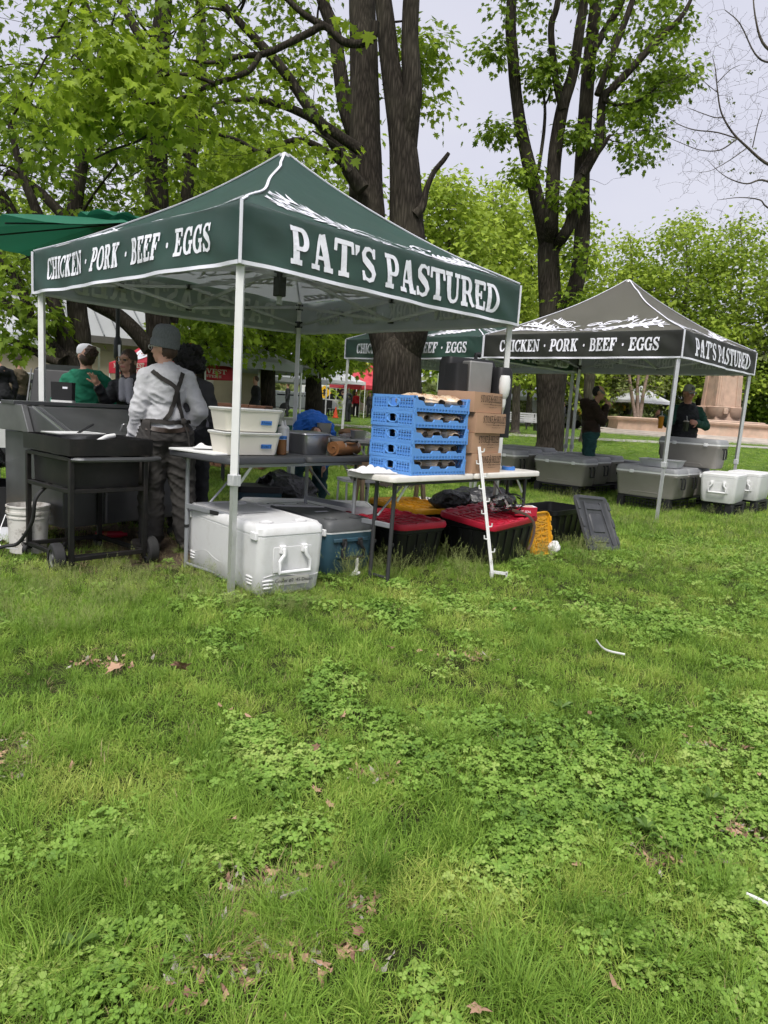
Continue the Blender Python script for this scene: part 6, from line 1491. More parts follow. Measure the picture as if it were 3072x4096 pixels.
t = thing('red_can', 'red can lying in the grass behind the griddle cart', 'can', (-2.36, 6.15, .03), R(15)); b = MB(); b.T = Matrix.Rotation(R(90), 4, 'Y'); b.lathe([(.02, -.13), (.03, -.12), (.03, .08), (.018, .10), (.016, .13)], 16); b.build('body', m_red, t)
# ---- clutter at the left edge
def lump(name, label, cat, pos, r, m, amp=.4, seed=0, fr=6):
    t = thing(name, label, cat, pos, 0); b = MB(); b.ball((0, 0, r[2] * .85), r, 26, 16); o = b.build('bag', m, t)
    for v in o.data.vertices:
        q = v.co * fr + Vector((seed * 7, 0, 0)); v.co += Vector((mnoise.noise(q), mnoise.noise(q + Vector((9, 0, 0))), mnoise.noise(q + Vector((0, 9, 0))))) * amp * min(r); v.co.z = max(v.co.z, 0.0)
    return t
m_liner = MATS['black_bin_liner']
lump('bin_bag', 'shiny black bin bag heaped left of the smoker', 'bag', (-3.75, 6.35, .42), (.34, .28, .20), m_liner, .5, 1)
lump('bin_bag', 'slumped black bin bag under the black table', 'bag', (-1.05, 7.6, 0), (.36, .3, .28), m_liner, .5, 2)
lump('bin_bag', 'black bin bag on the grass by the grey coolers', 'bag', (1.25, 9.4, 0), (.45, .3, .16), m_liner, .5, 3)
t = thing('crate_stand', 'dark wire crate full of clutter left of the bucket', 'crate', (-3.62, 6.30, 0), R(10)); b = MB(); b.rbox([(0, .42, .3, .03), (.40, .45, .33, .03), (.40, .42, .3, .03), (.03, .40, .28, .03)], 3); b.build('basket', m_black2, t)
for k in range(5):
    b = MB(); b.tube(bez([(random.uniform(-.2, .3), -.34, random.uniform(.1, .3)) for _ in range(5)], 5), .012, 6); b.build('cord_loop', mat('orange_cord', (.62, .20, .02), .5) if k % 2 else mat('yellow_cord', (.62, .42, .05), .5), t)
t = thing('gas_bottle', 'silver and white gas bottle left of the smoker', 'gas bottle', (-3.42, 6.02, .42), 0); b = MB(); b.lathe([(.085, 0), (.10, .01), (.10, .16), (.09, .21), (.05, .245), (.025, .255), (.025, .29)], 20); b.build('cylinder', m_steel, t); b = MB(); b.lathe([(.1005, .03), (.1005, .14)], 20, cap0=False, cap1=False); b.build('paper_label', m_print_w, t); b = MB(); b.tube([(0, 0, .29), (0, 0, .33)], .014, 8); b.build('valve', m_alu, t)
t = thing('grey_tarp', 'pale grey tarp on the grass left of the bucket', 'tarp', (-3.55, 5.75, .0), R(8)); b = MB(); b.sheet(lambda u, v: Vector(((u - .5) * 1.0, (v - .5) * .5, .03 + .02 * math.sin(u * 9 + v * 6) + .015 * math.sin(v * 15))), 24, 14); b.build('sheet', mat('grey_tarp', (.45, .46, .48), .6), t)
# green cooler and bench stuff beneath the canopy
t = thing('teal_cooler', 'dark teal drinks cooler in the shade under the canopy', 'cooler', (-1.30, 7.35, 0), R(15)); b = MB(); b.rbox([(0, .2, .16, .04), (.34, .22, .18, .04)], 4); b.build('body', m_tealblue, t); b = MB(); b.rbox([(.341, .23, .19, .04), (.40, .22, .18, .04)], 4); b.build('lid', m_black2, t)
t = thing('folding_stool', 'blue seated folding stool with a pale tube frame', 'stool', (-.30, 7.75, 0), R(25)); b = MB(); b.rbox([(.46, .2, .16, .04), (.49, .2, .16, .04)], 4); b.build('seat', m_tublid, t)
for sx in (-1, 1): b = MB(); b.tube(bez([(sx * .18, -.12, .45), (sx * .18, -.14, .2), (sx * .14, -.14, .05), (sx * .02, -.14, .04)], 5), .012, 8); b.build('leg', m_whitemetal, t); b = MB(); b.tube([(sx * .18, .12, .45), (sx * .18, .16, .0)], .012, 8); b.build('leg', m_whitemetal, t)
t = thing('sawhorse', 'wooden sawhorse leg beyond the long white ice chest', 'sawhorse', (.05, 7.6, 0), R(20)); mw = mat('pine_wood', (.36, .25, .15), .8, var=.2, scale=6)
b = MB(); b.box((0, 0, .68), (.9, .09, .07)); b.build('beam', mw, t)
for sx in (-1, 1):
    for sy in (-1, 1): b = MB(); b.bar((sx * .36, sy * .18, 0), (sx * .33, sy * .04, .66), .05, .035); b.build('leg', mw, t)

# ---- green market umbrella
UC = at(470, 1500, 8.6); t = thing('market_umbrella', 'emerald green market umbrella on a black pole behind the canopy', 'umbrella', (UC.x, 8.6, 0), R(12))
m_umb = mat('emerald_umbrella_cloth', (.022, .16, .095), .6, var=.08, scale=2, transl=.25)
uz = at(200, 985, 8.6).z; ut = at(500, 880, 8.6).z
b = MB(); n = 8; ru = 1.55
rim = [Vector((ru * math.cos(2 * math.pi * k / n + .2), ru * math.sin(2 * math.pi * k / n + .2), uz)) for k in range(n)]
for k in range(n):
    a, c = rim[k], rim[(k + 1) % n]; b.sheet(lambda u, v, a=a, c=c: a.lerp(c, u).lerp(Vector((0, 0, uz)), v) + Vector((0, 0, (ut - uz) * v ** .9 - .05 * math.sin(math.pi * u) * (1 - v) - .0)), 6, 8)
b.build('cover', m_umb, t, ang=20); b = MB()
for k in range(n):
    a, c = rim[k] * .28, rim[(k + 1) % n] * .28; a.z = c.z = 0
    b.sheet(lambda u, v, a=a, c=c: a.lerp(c, u).lerp(Vector((0, 0, 0)), v) + Vector((0, 0, ut - .02 + .10 * v + .03 * math.sin(u * 6.28) * (1 - v))), 4, 4)
b.build('vent_cap', m_umb, t, ang=20)
b = MB(); b.tube([(0, 0, 0), (0, 0, ut)], .024, 12); b.build('pole', m_black, t)
b = MB(); b.tube([(0, 0, 1.62), (0, 0, 1.66), (0, 0, 1.84), (0, 0, 1.9)], [.026, .045, .045, .026], 12); b.build('pole_joint', m_black, t); b = MB(); b.bar((.03, -.05, 1.60), (.025, -.05, 1.80), .02, .025); b.build('lever', m_alu, t)
for k in range(n): b = MB(); b.tube([rim[k] * .98 + Vector((0, 0, -.02 - rim[k].z * .0)) - Vector((0, 0, 0)), Vector((0, 0, ut - .05))], .009, 5); b.build('rib', m_black, t)

# ================================================================== coolers under the taupe tent
T2m = Matrix.Translation((3.6233, 9.2964, 0)) @ rot_z(R(47.6))
def t2(x, y, z=0.0): p = T2m @ Vector((x, y, 0)); return Vector((p.x, p.y, gz(p.x, p.y) + z))
def pallet(label, x, y, wx, wy, h=.20):
    t = thing('plastic_pallet', label, 'pallet', t2(x, y), R(47.6), 'black plastic pallets under the coolers')
    b = MB(); b.rbox([(h - .03, wx / 2, wy / 2, .02), (h, wx / 2, wy / 2, .02)], 2, c=(wx / 2, wy / 2)); b.build('deck', m_black2, t)
    for sx, sy in ((0, 0), (1, 0), (0, 1), (1, 1)): b = MB(); b.box((.05 + sx * (wx - .1), .05 + sy * (wy - .1), (h - .03) / 2), (.1, .1, h - .03)); b.build('corner_leg', m_black2, t, bevel=.006)
    g = MB()
    for i in range(13): g.box((.004, .12 + (wy - .24) * i / 12, h * .45), (.008, .006, h * .62))
    for z in (.2, .45, .7): g.box((.004, wy / 2, h * z), (.009, wy - .2, .006))
    for i in range(9): g.box((.12 + (wx - .24) * i / 8, .004, h * .45), (.006, .008, h * .62))
    for z in (.2, .45, .7): g.box((wx / 2, .004, h * z), (wx - .2, .009, .006))
    g.build('grille', m_black2, t); return t
def gcooler_proto():
    W_, L_, H_ = .47, .94, .44     # depth along local x, length along local y
    t = bpy.data.objects.new('grey_cooler', None); col.objects.link(t)
    hx, hy = W_ / 2, L_ / 2; c = (hx, hy); zb = .345
    b = MB(); b.rbox([(0, hx * .84, hy * .88, .05), (.02, hx * .87, hy * .91, .06), (zb - .04, hx * .965, hy * .975, .06), (zb - .03, hx * .99, hy * .99, .055), (zb, hx * .99, hy * .99, .055)], 5, c=c); body = b.build('body', m_taupe, t, ang=45)
    b = MB(); b.rbox([(zb + .001, hx, hy, .055), (zb + .024, hx * 1.006, hy * 1.004, .055)], 5, c=c); b.build('gasket', m_gasket, t)
    b = MB(); b.rbox([(zb + .025, hx * 1.003, hy * 1.003, .055), (zb + .055, hx * .99, hy * .99, .06), (H_ - .01, hx * .94, hy * .96, .06), (H_, hx * .9, hy * .94, .06), (H_, hx * .7, hy * .85, .04), (H_ - .008, hx * .68, hy * .84, .04)], 5, c=c); lid = b.build('lid', m_lidgrey, t, ang=45)
    for y in (.22, .72): b = MB(); b.box((-.006, L_ * y, zb + .012), (.022, .055, .05)); b.box((-.012, L_ * y, zb + .005), (.02, .03, .035)); b.build('latch', m_gasket, t, bevel=.003)
    b = MB(); P = [(hx * .145 - .0, hy + dy, z) for dy, z in ((-.25, .02), (-.20, .062), (.20, .062), (.25, .02))]; b.tube([(.0065 + (x - hx * .145) + .026 - z_ * .09, y, z_) for x, y, z_ in P], .006, 5); b.build('moulded_line', m_taupe, body)
    for sy, yy in ((-1, 0.0), (1, L_)):
        b = MB(); b.T = Matrix.Translation((hx, yy + (.010 if sy < 0 else -.010), zb * .86)) @ rot_z(0 if sy < 0 else math.pi); b.tube([(-.06, 0, 0), (-.06, -.022, .005), (-.062, -.03, -.04), (-.06, -.028, -.15), (.06, -.028, -.15), (.062, -.03, -.04), (.06, -.022, .005), (.06, 0, 0)], .012, 8); b.build('handle', m_black, t)
    return t
gp = gcooler_proto(); gp_used = [False]
def gcooler(label, x, y, z=.20, dr=0, grp='grey hard coolers under the tents'):
    o = gp if not gp_used[0] else copy_tree(gp); gp_used[0] = True
    o.location = t2(x, y, z); o.rotation_euler = (0, 0, R(47.6 + dr)); tag(o, label, 'cooler', grp); return o
pallet('black plastic pallet under the row of coolers by the taupe tent leg', 1.10, .34, 1.45, .80)
for k, lab in enumerate(('grey cooler facing the lawn behind the taupe tent leg', 'second grey cooler in the row behind the tent leg', 'third grey cooler in the row under the stacked one')): gcooler(lab, 1.06 + k * .50, .26 + k * .01, dr=k * .6)
gcooler('grey cooler stacked on top in front of the man holding cups', 2.02, .04, .642, 1)
pallet('black plastic pallet under the coolers left of the open tub', 1.14, 1.82, 1.45, .80)
for k, lab in enumerate(('grey cooler on a pallet nearest the open black tote', 'grey cooler tucked right behind the one by the open tote', 'grey cooler third back in the middle row')): gcooler(lab, 1.12 + k * .50, 1.72 + k * .015, dr=-k * .4)
gcooler('grey cooler at the feet of the person in the brown hoodie', 2.72, 1.55, .10)
pallet('black plastic pallet under the coolers behind the cartons', .95, 2.98, 1.45, .80)
for k, lab in enumerate(('grey cooler right behind the cartons', 'second grey cooler back behind the cartons', 'grey cooler beside the base of the maple')): gcooler(lab, .93 + k * .50, 2.90 + k * .02, dr=k * .5)
gcooler('grey cooler standing lower toward the second green tent', 2.55, 3.0, .08); gcooler('grey cooler at the back of the rows by the tree', 3.15, 2.6, .06); gcooler('grey cooler farthest back toward the maple', 3.2, 3.6, .04)
gcooler('low grey cooler behind the person in the brown hoodie', 3.2, 1.2, .02)
# clear tub on the front cooler
q = t2(1.36, .62, .642); t = thing('clear_tub', 'empty frosted plastic tub on the cooler by the tent leg', 'tub', q, R(-38)); b = MB(); b.rbox([(0, .26, .15, .03), (.10, .29, .175, .03), (.104, .30, .185, .03), (.11, .30, .185, .03), (.104, .285, .17, .03), (.008, .25, .14, .03)], 4); b.build('tub', mat('frosted_clear_plastic', (.62, .63, .63), .3, transl=.4, spec=.5), t)
# small white coolers
def wcool(label, x, y, dr):
    o = chest(label, (0, 0), 0, .50, .74, .42, m_wplastic, m_wplastic, m_gasket, lid_h=.07, group='white ice chests by the tent leg', wave=False, cups=False, taper=.93); q = t2(x, y, .20); o.location = q; o.rotation_euler = (0, 0, R(47.6 - 90 + dr)); return o
wcool('white ice chest with a bail handle on a pallet beside the taupe tent', 1.52, -.16, 6); wcool('white ice chest standing behind the other white one', 2.42, -.22, 3)
pallet('black plastic pallet under the front white ice chest', 1.60, -.36, .60, .42); pallet('black plastic pallet under the rear white ice chest', 2.50, -.44, .60, .42)

# ================================================================== people
from mathutils.bvhtree import BVHTree
m_skin = mat('skin', (.48, .27, .19), .5, var=.08, scale=14)
m_skin_t = mat('ruddy_skin', (.42, .20, .14), .5, var=.1, scale=14)
m_eye = mat('eye_dark', (.02, .015, .012), .3)
m_lip = mat('lip', (.38, .13, .11), .5)
m_hair_br = mat('brown_hair', (.055, .032, .020), .6, var=.4, scale=30, stretch=(1, 1, .3), bump=.5, bscale=60)
m_hair_bk = mat('black_hair', (.010, .009, .009), .6, var=.3, scale=30, bump=.8, bscale=35, bdist=.03)
def capsule(mb, p0, r0, p1, r1, seg=14):
    p0, p1 = Vector(p0), Vector(p1); d = p1 - p0; l = d.length
    t = d.normalized() if l > 1e-5 else Vector((0, 0, 1)); P, Q = [], []
    for a in (-80, -55, -30): P.append(p0 + t * r0 * math.sin(R(a))); Q.append(r0 * math.cos(R(a)))
    for k in range(5): P.append(p0.lerp(p1, k / 4)); Q.append(r0 + (r1 - r0) * k / 4)
    for a in (30, 55, 80): P.append(p1 + t * r1 * math.sin(R(a))); Q.append(r1 * math.cos(R(a)))
    mb.tube(P, Q, seg)
def hand_prims(wr, el, side, curl=.5, spread=.25, pn=None, fold=0.0):
    """palm, four fingers and thumb; pn = palm normal"""
    d = (wr - el).normalized(); pn = Vector(pn) if pn is not None else Vector((side, 0, 0)); pn = (pn - d * pn.dot(d)).normalized(); s = d.cross(pn).normalized()
    out = [('c', wr, .026, wr + d * .05, .03, 'skin'), ('c', wr + d * .045 + s * .022, .015, wr + d * .088 + s * .026, .013, 'skin'), ('c', wr + d * .045 - s * .022, .015, wr + d * .085 - s * .028, .013, 'skin'), ('c', wr + d * .045, .016, wr + d * .09, .014, 'skin')]
    for i, ln_ in enumerate((.062, .074, .07, .055)):
        o = (i - 1.5) / 1.5; b = wr + d * (.088 if i < 3 else .08) + s * o * .03
        fd = (d + s * o * spread).normalized(); a1 = curl * .6
        m1 = b + (fd * math.cos(a1) + pn * math.sin(a1)) * ln_ * .5; a2 = curl * 1.5
        tp = m1 + (fd * math.cos(a2) + pn * math.sin(a2)) * ln_ * .5
        out += [('c', b, .0095, m1, .009, 'skin'), ('c', m1, .009, tp, .0075, 'skin')]
    tb = wr + d * .03 + s * -side * .03
    t1 = tb + (d * .6 - s * side * .8 + pn * .25).normalized() * .038; t2_ = t1 + (d * .85 - s * side * .35 + pn * .35).normalized() * .032
    out += [('c', tb, .014, t1, .012, 'skin'), ('c', t1, .0115, t2_, .009, 'skin')]
    return out
BASE = dict(pel=(0, 0, .95), chest=(0, 0, 1.30), neck=(0, 0, 1.47), head=(0, .02, 1.64), hipL=(-.10, 0, .92), hipR=(.10, 0, .92), kneeL=(-.12, .02, .50), kneeR=(.12, .02, .50),
            ankL=(-.13, -.02, .09), ankR=(.13, -.02, .09), shL=(-.162, 0, 1.385), shR=(.162, 0, 1.385), elL=(-.25, -.02, 1.13), elR=(.25, -.02, 1.13), wrL=(-.25, .08, .90), wrR=(.25, .08, .90))
def person(label, loc, yaw, J=None, mats=None, H=1.75, voxel=.011, head_yaw=0, head_pitch=0, extra=(), hands=(.5, .5), pnL=None, pnR=None, leg_r=(.098, .082, .075), arm_r=(.072, .058, .046), torso=(1, 1), toe=(0, 0), fold=.005, coll='shirt', sleeve='shirt', face=True, hide_hands='', group=None, name='person'):
    """local frame: +Y is where the person faces; J overrides joints (metres at 1.75 m height)"""
    j = {k: Vector(v) for k, v in BASE.items()}
    for k, v in (J or {}).items(): j[k] = Vector(v)
    S = H / 1.75; pr = []
    C = lambda a, ra, b, rb, t: pr.append(('c', Vector(a), ra, Vector(b), rb, t))
    Eo = lambda c, r, t, M=None: pr.append(('e', Vector(c), Vector(r), M, None, t))
    pel, ch = j['pel'], j['chest']; ax = (ch - pel).normalized()
    xr = (j['shR'] - j['shL']).normalized(); Mt = Matrix((xr, ax.cross(xr).normalized(), ax)).transposed()
    Eo(pel, (.175 * torso[0], .125 * torso[1], .13), 'trousers', Mt)
    Eo(pel.lerp(ch, .35), (.175 * torso[0], .125 * torso[1], .17), 'shirt', Mt); Eo(pel.lerp(ch, .12), (.182 * torso[0], .133 * torso[1], .06), 'shirt', Mt)
    Eo(ch, (.185 * torso[0], .135 * torso[1], .20), 'shirt', Mt); Eo(ch + ax * .07, (.18 * torso[0], .12 * torso[1], .11), 'shirt', Mt)
    C(j['shL'], .070, j['shR'], .070, 'shirt'); C(ch + ax * .08, .10, j['neck'] - ax * .02, .062, 'shirt'); C(j['neck'] - ax * .03, .06, j['shL'] + ax * .01, .055, 'shirt'); C(j['neck'] - ax * .03, .06, j['shR'] + ax * .01, .055, 'shirt')
    C(j['neck'] - ax * .04, .056, j['head'] - Vector((0, 0, .06)), .055, 'skin')
    for s_ in ('L', 'R'):
        sg = -1 if s_ == 'L' else 1
        C(j['sh' + s_], arm_r[0], j['el' + s_], arm_r[1], sleeve); C(j['el' + s_], arm_r[1], j['wr' + s_], arm_r[2], sleeve)
        C(j['hip' + s_], leg_r[0] * 1.12, j['knee' + s_], leg_r[1], 'trousers'); C(j['knee' + s_], leg_r[1], j['ank' + s_] + Vector((0, 0, .03)), leg_r[2], 'trousers')
        ty = R(toe[0] if s_ == 'L' else toe[1]); fd = Vector((math.sin(ty), math.cos(ty), 0)); an = j['ank' + s_]
        C(an - fd * .04 - Vector((0, 0, an.z - .048)), .046, an + fd * .15 - Vector((0, 0, an.z - .042)), .040, 'shoes'); C(an - Vector((0, 0, .02)), .05, an + fd * .03 - Vector((0, 0, an.z - .06)), .045, 'shoes')
        if s_ not in hide_hands: pr += hand_prims(j['wr' + s_] + (j['wr' + s_] - j['el' + s_]).normalized() * .015, j['el' + s_], sg, hands[0 if s_ == 'L' else 1], .25, pnL if s_ == 'L' else pnR)
    hd = j['head']; Mh = Matrix.Rotation(R(head_yaw), 3, 'Z') @ Matrix.Rotation(R(head_pitch), 3, 'X')
    hp = lambda x, y, z: hd + Mh @ Vector((x, y, z))
    Eo(hp(0, -.012, .018), (.074, .094, .10), 'skin', Mh); Eo(hp(0, .02, -.045), (.056, .066, .07), 'skin', Mh); Eo(hp(0, .05, -.085), (.03, .03, .024), 'skin', Mh)
    if face:
        C(hp(0, .082, .012), .009, hp(0, .104, -.022), .013, 'skin'); C(hp(-.045, .074, .034), .012, hp(.045, .074, .034), .012, 'skin')
        for sx in (-1, 1):
            Eo(hp(sx * .032, .081, .014), (.013, .006, .007), 'eye', Mh); Eo(hp(sx * .076, -.012, -.004), (.010, .02, .03), 'skin', Mh); Eo(hp(sx * .04, .062, -.02), (.024, .02, .022), 'skin', Mh)
        C(hp(-.02, .083, -.056), .0065, hp(.02, .083, -.056), .0065, 'lip')
    for e in extra:
        if e[0] == 'h': pr.append(('e', hp(*e[1]), Vector(e[2]), Mh, None, e[3]))   # head-fixed ellipsoid
        else: pr.append(tuple(Vector(q) if isinstance(q, tuple) else q for q in e))
    mb = MB()
    for p in pr:
        if p[0] == 'c': capsule(mb, p[1], p[2], p[3], p[4])
        else: mb.ball(p[1], tuple(p[2]), 16, 12, p[3])
    me = bpy.data.meshes.new('b'); me.from_pydata(mb.v, [], mb.f); o = bpy.data.objects.new('b', me); col.objects.link(o)
    rm = o.modifiers.new('r', 'REMESH'); rm.mode = 'VOXEL'; rm.voxel_size = voxel; sm = o.modifiers.new('s', 'SMOOTH'); sm.iterations = 3; sm.factor = .5
    dg = bpy.context.evaluated_depsgraph_get(); dg.update()
    bm_ = bpy.data.meshes.new_from_object(o.evaluated_get(dg)); bpy.data.objects.remove(o); bpy.data.meshes.remove(me)
    n = len(bm_.vertices); co = np.empty(n * 3, np.float32); bm_.vertices.foreach_get('co', co); co = co.reshape(-1, 3).astype(float)
    best = np.full(n, 9.0); who = np.zeros(n, int); tags = []
    for i, p in enumerate(pr):
        if p[5] not in tags: tags.append(p[5])
        if p[0] == 'c':
            a, b = np.array(p[1]), np.array(p[3]); ab = b - a; t = np.clip(((co - a) @ ab) / (ab @ ab + 1e-9), 0, 1); d = np.linalg.norm(co - a - t[:, None] * ab, axis=1) - (p[2] + (p[4] - p[2]) * t)
        else:
            q = co - np.array(p[1])
            if p[3] is not None: q = q @ np.array(p[3])
            r = np.array(p[2]); kk = np.linalg.norm(q / r, axis=1); d = (kk - 1) * r.min()
        if p[5] in ('eye', 'lip'): d = d - .0025
        m = d < best; best[m] = d[m]; who[m] = tags.index(p[5])
    cloth = np.array([t in ('shirt', 'trousers', 'sleeve', 'vest', 'hood') for t in tags])[who]
    tmp = bpy.data.objects.new('b', bm_); col.objects.link(tmp); vg = tmp.vertex_groups.new(name='c'); vg.add(np.nonzero(cloth)[0].tolist(), 1.0, 'REPLACE')
    sm = tmp.modifiers.new('s', 'SMOOTH'); sm.vertex_group = 'c'; sm.iterations = int(14 * .011 / voxel); sm.factor = .5
    dg = bpy.context.evaluated_depsgraph_get(); dg.update(); ev_ = tmp.evaluated_get(dg).data
    ev_.vertices.foreach_get('co', cf := np.empty(n * 3, np.float32)); ev_.vertices.foreach_get('normal', nv := np.empty(n * 3, np.float32)); co = cf.reshape(-1, 3).astype(float); nv = nv.reshape(-1, 3)
    bpy.data.objects.remove(tmp); dsp = np.zeros(n); sd0 = len(label) * 1.7
    for i_ in np.nonzero(cloth)[0]:
        x_, y_, z_ = co[i_]; a_ = mnoise.noise(Vector((x_ * 7 + z_ * 5 + sd0, y_ * 7 - z_ * 3, z_ * 11 + x_ * 3))); b_2 = mnoise.noise(Vector((x_ * 15 - z_ * 9, y_ * 15 + sd0, z_ * 20)))
        dsp[i_] = (1 - abs(a_)) ** 4 * 1.5 - .6 + ((1 - abs(b_2)) ** 5 - .3) * .6
    co += nv * (dsp * fold * 1.5)[:, None]
    bm_.vertices.foreach_set('co', (co * S).astype(np.float32).ravel())
    pv = np.zeros(len(bm_.polygons), np.int32); vi = np.empty(len(bm_.loops), np.int32); bm_.loops.foreach_get('vertex_index', vi); ls = np.empty(len(bm_.polygons), np.int32); bm_.polygons.foreach_get('loop_start', ls)
    bm_.materials.clear(); dm = dict(skin=m_skin, eye=m_eye, lip=m_lip); dm.update(mats or {})
    for t in tags: bm_.materials.append(dm.get(t, dm.get('shirt')))
    bm_.polygons.foreach_set('material_index', who[vi[ls]].astype(np.int32)); bm_.polygons.foreach_set('use_smooth', np.ones(len(bm_.polygons), bool)); bm_.update()
    root = thing(name, label, 'person', (loc[0], loc[1], loc[2] if len(loc) > 2 else gz(loc[0], loc[1])), yaw, group)
    body = bpy.data.objects.new('body', bm_); col.objects.link(body); body.parent = root
    bv = BVHTree.FromPolygons([tuple(c * S) for c in co], [tuple(p.vertices) for p in bm_.polygons])
    return root, body, bv, {k: v * S for k, v in j.items()}, Mh, S
def skin_strip(bv, pts, direc, width, off=.006, name='strap', m=None, parent=None, thick=.004):
    """a band laid on the body: pts are world-local points cast along direc onto the body"""
    P = bez(pts, 6); d = Vector(direc).normalized(); H_ = []
    for p in P:
        h = bv.ray_cast(p - d * 1.0, d); H_.append((h[0] + h[1] * off, h[1]) if h[0] is not None else (p, -d))
    mb = MB(); A, B = [], []
    for i, (p, n) in enumerate(H_):
        t = (H_[min(i + 1, len(H_) - 1)][0] - H_[max(i - 1, 0)][0]).normalized(); s = t.cross(n).normalized(); A.append(p + s * width / 2 + n * thick * .0); B.append(p - s * width / 2)
    k = len(H_); A2 = [a + H_[i][1] * thick for i, a in enumerate(A)]; B2 = [b + H_[i][1] * thick for i, b in enumerate(B)]
    mb.loft([[A[i], B[i], B2[i], A2[i]] for i in range(k)]); return mb.build(name, m, parent, ang=60)
def wavy_ball(name, c, r, m, parent, amp=.3, fr=30, seg=28, rg=18, M=None):
    b = MB(); b.ball((0, 0, 0), r, seg, rg); o = b.build(name, m, parent)
    for v in o.data.vertices: v.co += v.co.normalized() * (mnoise.noise(v.co * fr) * amp * min(r)); v.co = (M @ v.co if M is not None else v.co) + Vector(c)
    return o

# ---- person in grey beanie and sweatshirt, seen from behind
m_sweat = mat('light_grey_sweatshirt', (.46, .46, .475), .95, var=.08, scale=40, bump=.35, bscale=160, bdist=.004, sheen=.3)
m_work = mat('charcoal_work_trousers', (.042, .039, .036), .9, var=.18, scale=9, bump=.3, bscale=90, bdist=.004)
m_apron = mat('dark_brown_apron', (.036, .032, .029), .9, var=.15, scale=8)
m_shoe = mat('grey_suede_shoe', (.12, .105, .09), .9, var=.2, scale=12)
J = dict(hipL=(-.095, 0, .92), kneeL=(-.10, .05, .50), ankL=(-.10, .0, .09), kneeR=(.14, .02, .50), ankR=(.17, -.03, .09), elL=(-.212, .0, 1.10), wrL=(-.232, .10, .86), elR=(.25, -.05, 1.13), wrR=(.17, .12, .99), shL=(-.15, 0, 1.385), shR=(.15, -.01, 1.385), head=(-.02, .035, 1.60))
root, body, bv, j, Mh, S = person('person in a grey beanie, grey sweatshirt and dark apron seen from behind', (-1.785, 5.78, 0), R(24), J, dict(shirt=m_sweat, trousers=m_work, shoes=m_shoe, hair=m_hair_br), H=1.77, voxel=.010, head_yaw=52, head_pitch=0,
    extra=[('h', (0, -.045, -.015), (.076, .062, .06), 'hair'), ('c', (-.23, .10, .90), .06, (-.232, .105, .875), .055, 'shirt')], leg_r=(.112, .102, .098), arm_r=(.072, .067, .056), torso=(.90, 1.05), toe=(-50, 20), fold=.006)
m_bean = mat('heather_grey_knit', (.13, .14, .145), .95, var=.22, scale=60, bump=.5, bscale=120, bdist=.004, stretch=(3, 3, .6))
b = MB(); hc = j['head']
prof = [(.088, .030), (.097, .033), (.099, .075), (.096, .088), (.091, .089), (.093, .12), (.088, .15), (.072, .178), (.048, .192), (.015, .198)]
b.T = Matrix.Translation(hc + Vector((0, -.005, -.01))) @ Mh.to_4x4() @ Matrix.Rotation(R(8), 4, 'X') @ Matrix.Diagonal((1.03, 1.20, 1.10, 1)) @ Matrix.Translation((0, 0, -.012)); b.lathe(prof, 36, cap0=False); o = b.build('beanie', m_bean, root)
for v in o.data.vertices: v.co += Vector((mnoise.noise(v.co * 14), mnoise.noise(v.co * 14 + Vector((3, 3, 3))), mnoise.noise(v.co * 20))) * .006
b = MB(); b.T = Matrix.Translation(hc) @ Mh.to_4x4(); b.tube([(-.085, -.01, .012), (-.083, .05, .014), (-.066, .090, .014)], .003, 5); b.tube([(-.062 + .0 + .022 * math.cos(a) + .02, .098, .010 + .02 * math.sin(a)) for a in np.linspace(0, 6.28, 15)], .0025, 5); b.build('glasses', m_alu, root)
s = S; back = (0, 1, 0)
mk = lambda *p: [(x * s, 0, z * s) for x, z in p]
skin_strip(bv, mk((-.115, 1.42), (-.05, 1.37), (.05, 1.30), (.075, 1.20), (.11, 1.06)), back, .035, .005, 'apron_strap', m_apron, root)
skin_strip(bv, mk((.105, 1.42), (.085, 1.36), (.06, 1.28), (.02, 1.12), (-.03, 1.05)), back, .035, .009, 'apron_strap', m_apron, root)
skin_strip(bv, mk((-.20, 1.045), (-.10, 1.04), (0, 1.035), (.10, 1.045), (.19, 1.05)), back, .032, .012, 'apron_tie', m_apron, root)
b = MB(); b.ball((.115 * s, -.155 * s, 1.045 * s), (.024, .018, .03)); b.tube(bez([(.115 * s, -.16 * s, 1.04 * s), (.15 * s, -.17 * s, .93 * s), (.165 * s, -.165 * s, .78 * s)], 5), .008, 5); b.build('apron_knot', m_apron, root)
skin_strip(bv, mk((-.16, .985), (-.05, .975), (.06, .975), (.16, .985)), back, .036, .004, 'belt', mat('dark_leather_belt', (.045, .03, .022), .5), root)
b = MB()
def apr(u, v):
    a = R(100 + 128 * u); z = (1.05 - .52 * v) * s; sp = 1 + .06 * v; return Vector((math.cos(a) * .195 * sp * s, math.sin(a) * .165 * sp * s + .0, z)) + Vector((math.cos(a), math.sin(a), 0)) * (.014 * math.sin(u * 17 + v * 3) * v)
b.sheet(apr, 40, 14); o = b.build('apron_skirt', m_apron, root, ang=80); sd_ = o.modifiers.new('t', 'SOLIDIFY'); sd_.thickness = .004
for x in (-.085, .085): skin_strip(bv, mk((x - .055, .90), (x, .895), (x + .055, .90)), back, .012, .004, 'pocket_seam', m_apron, root)

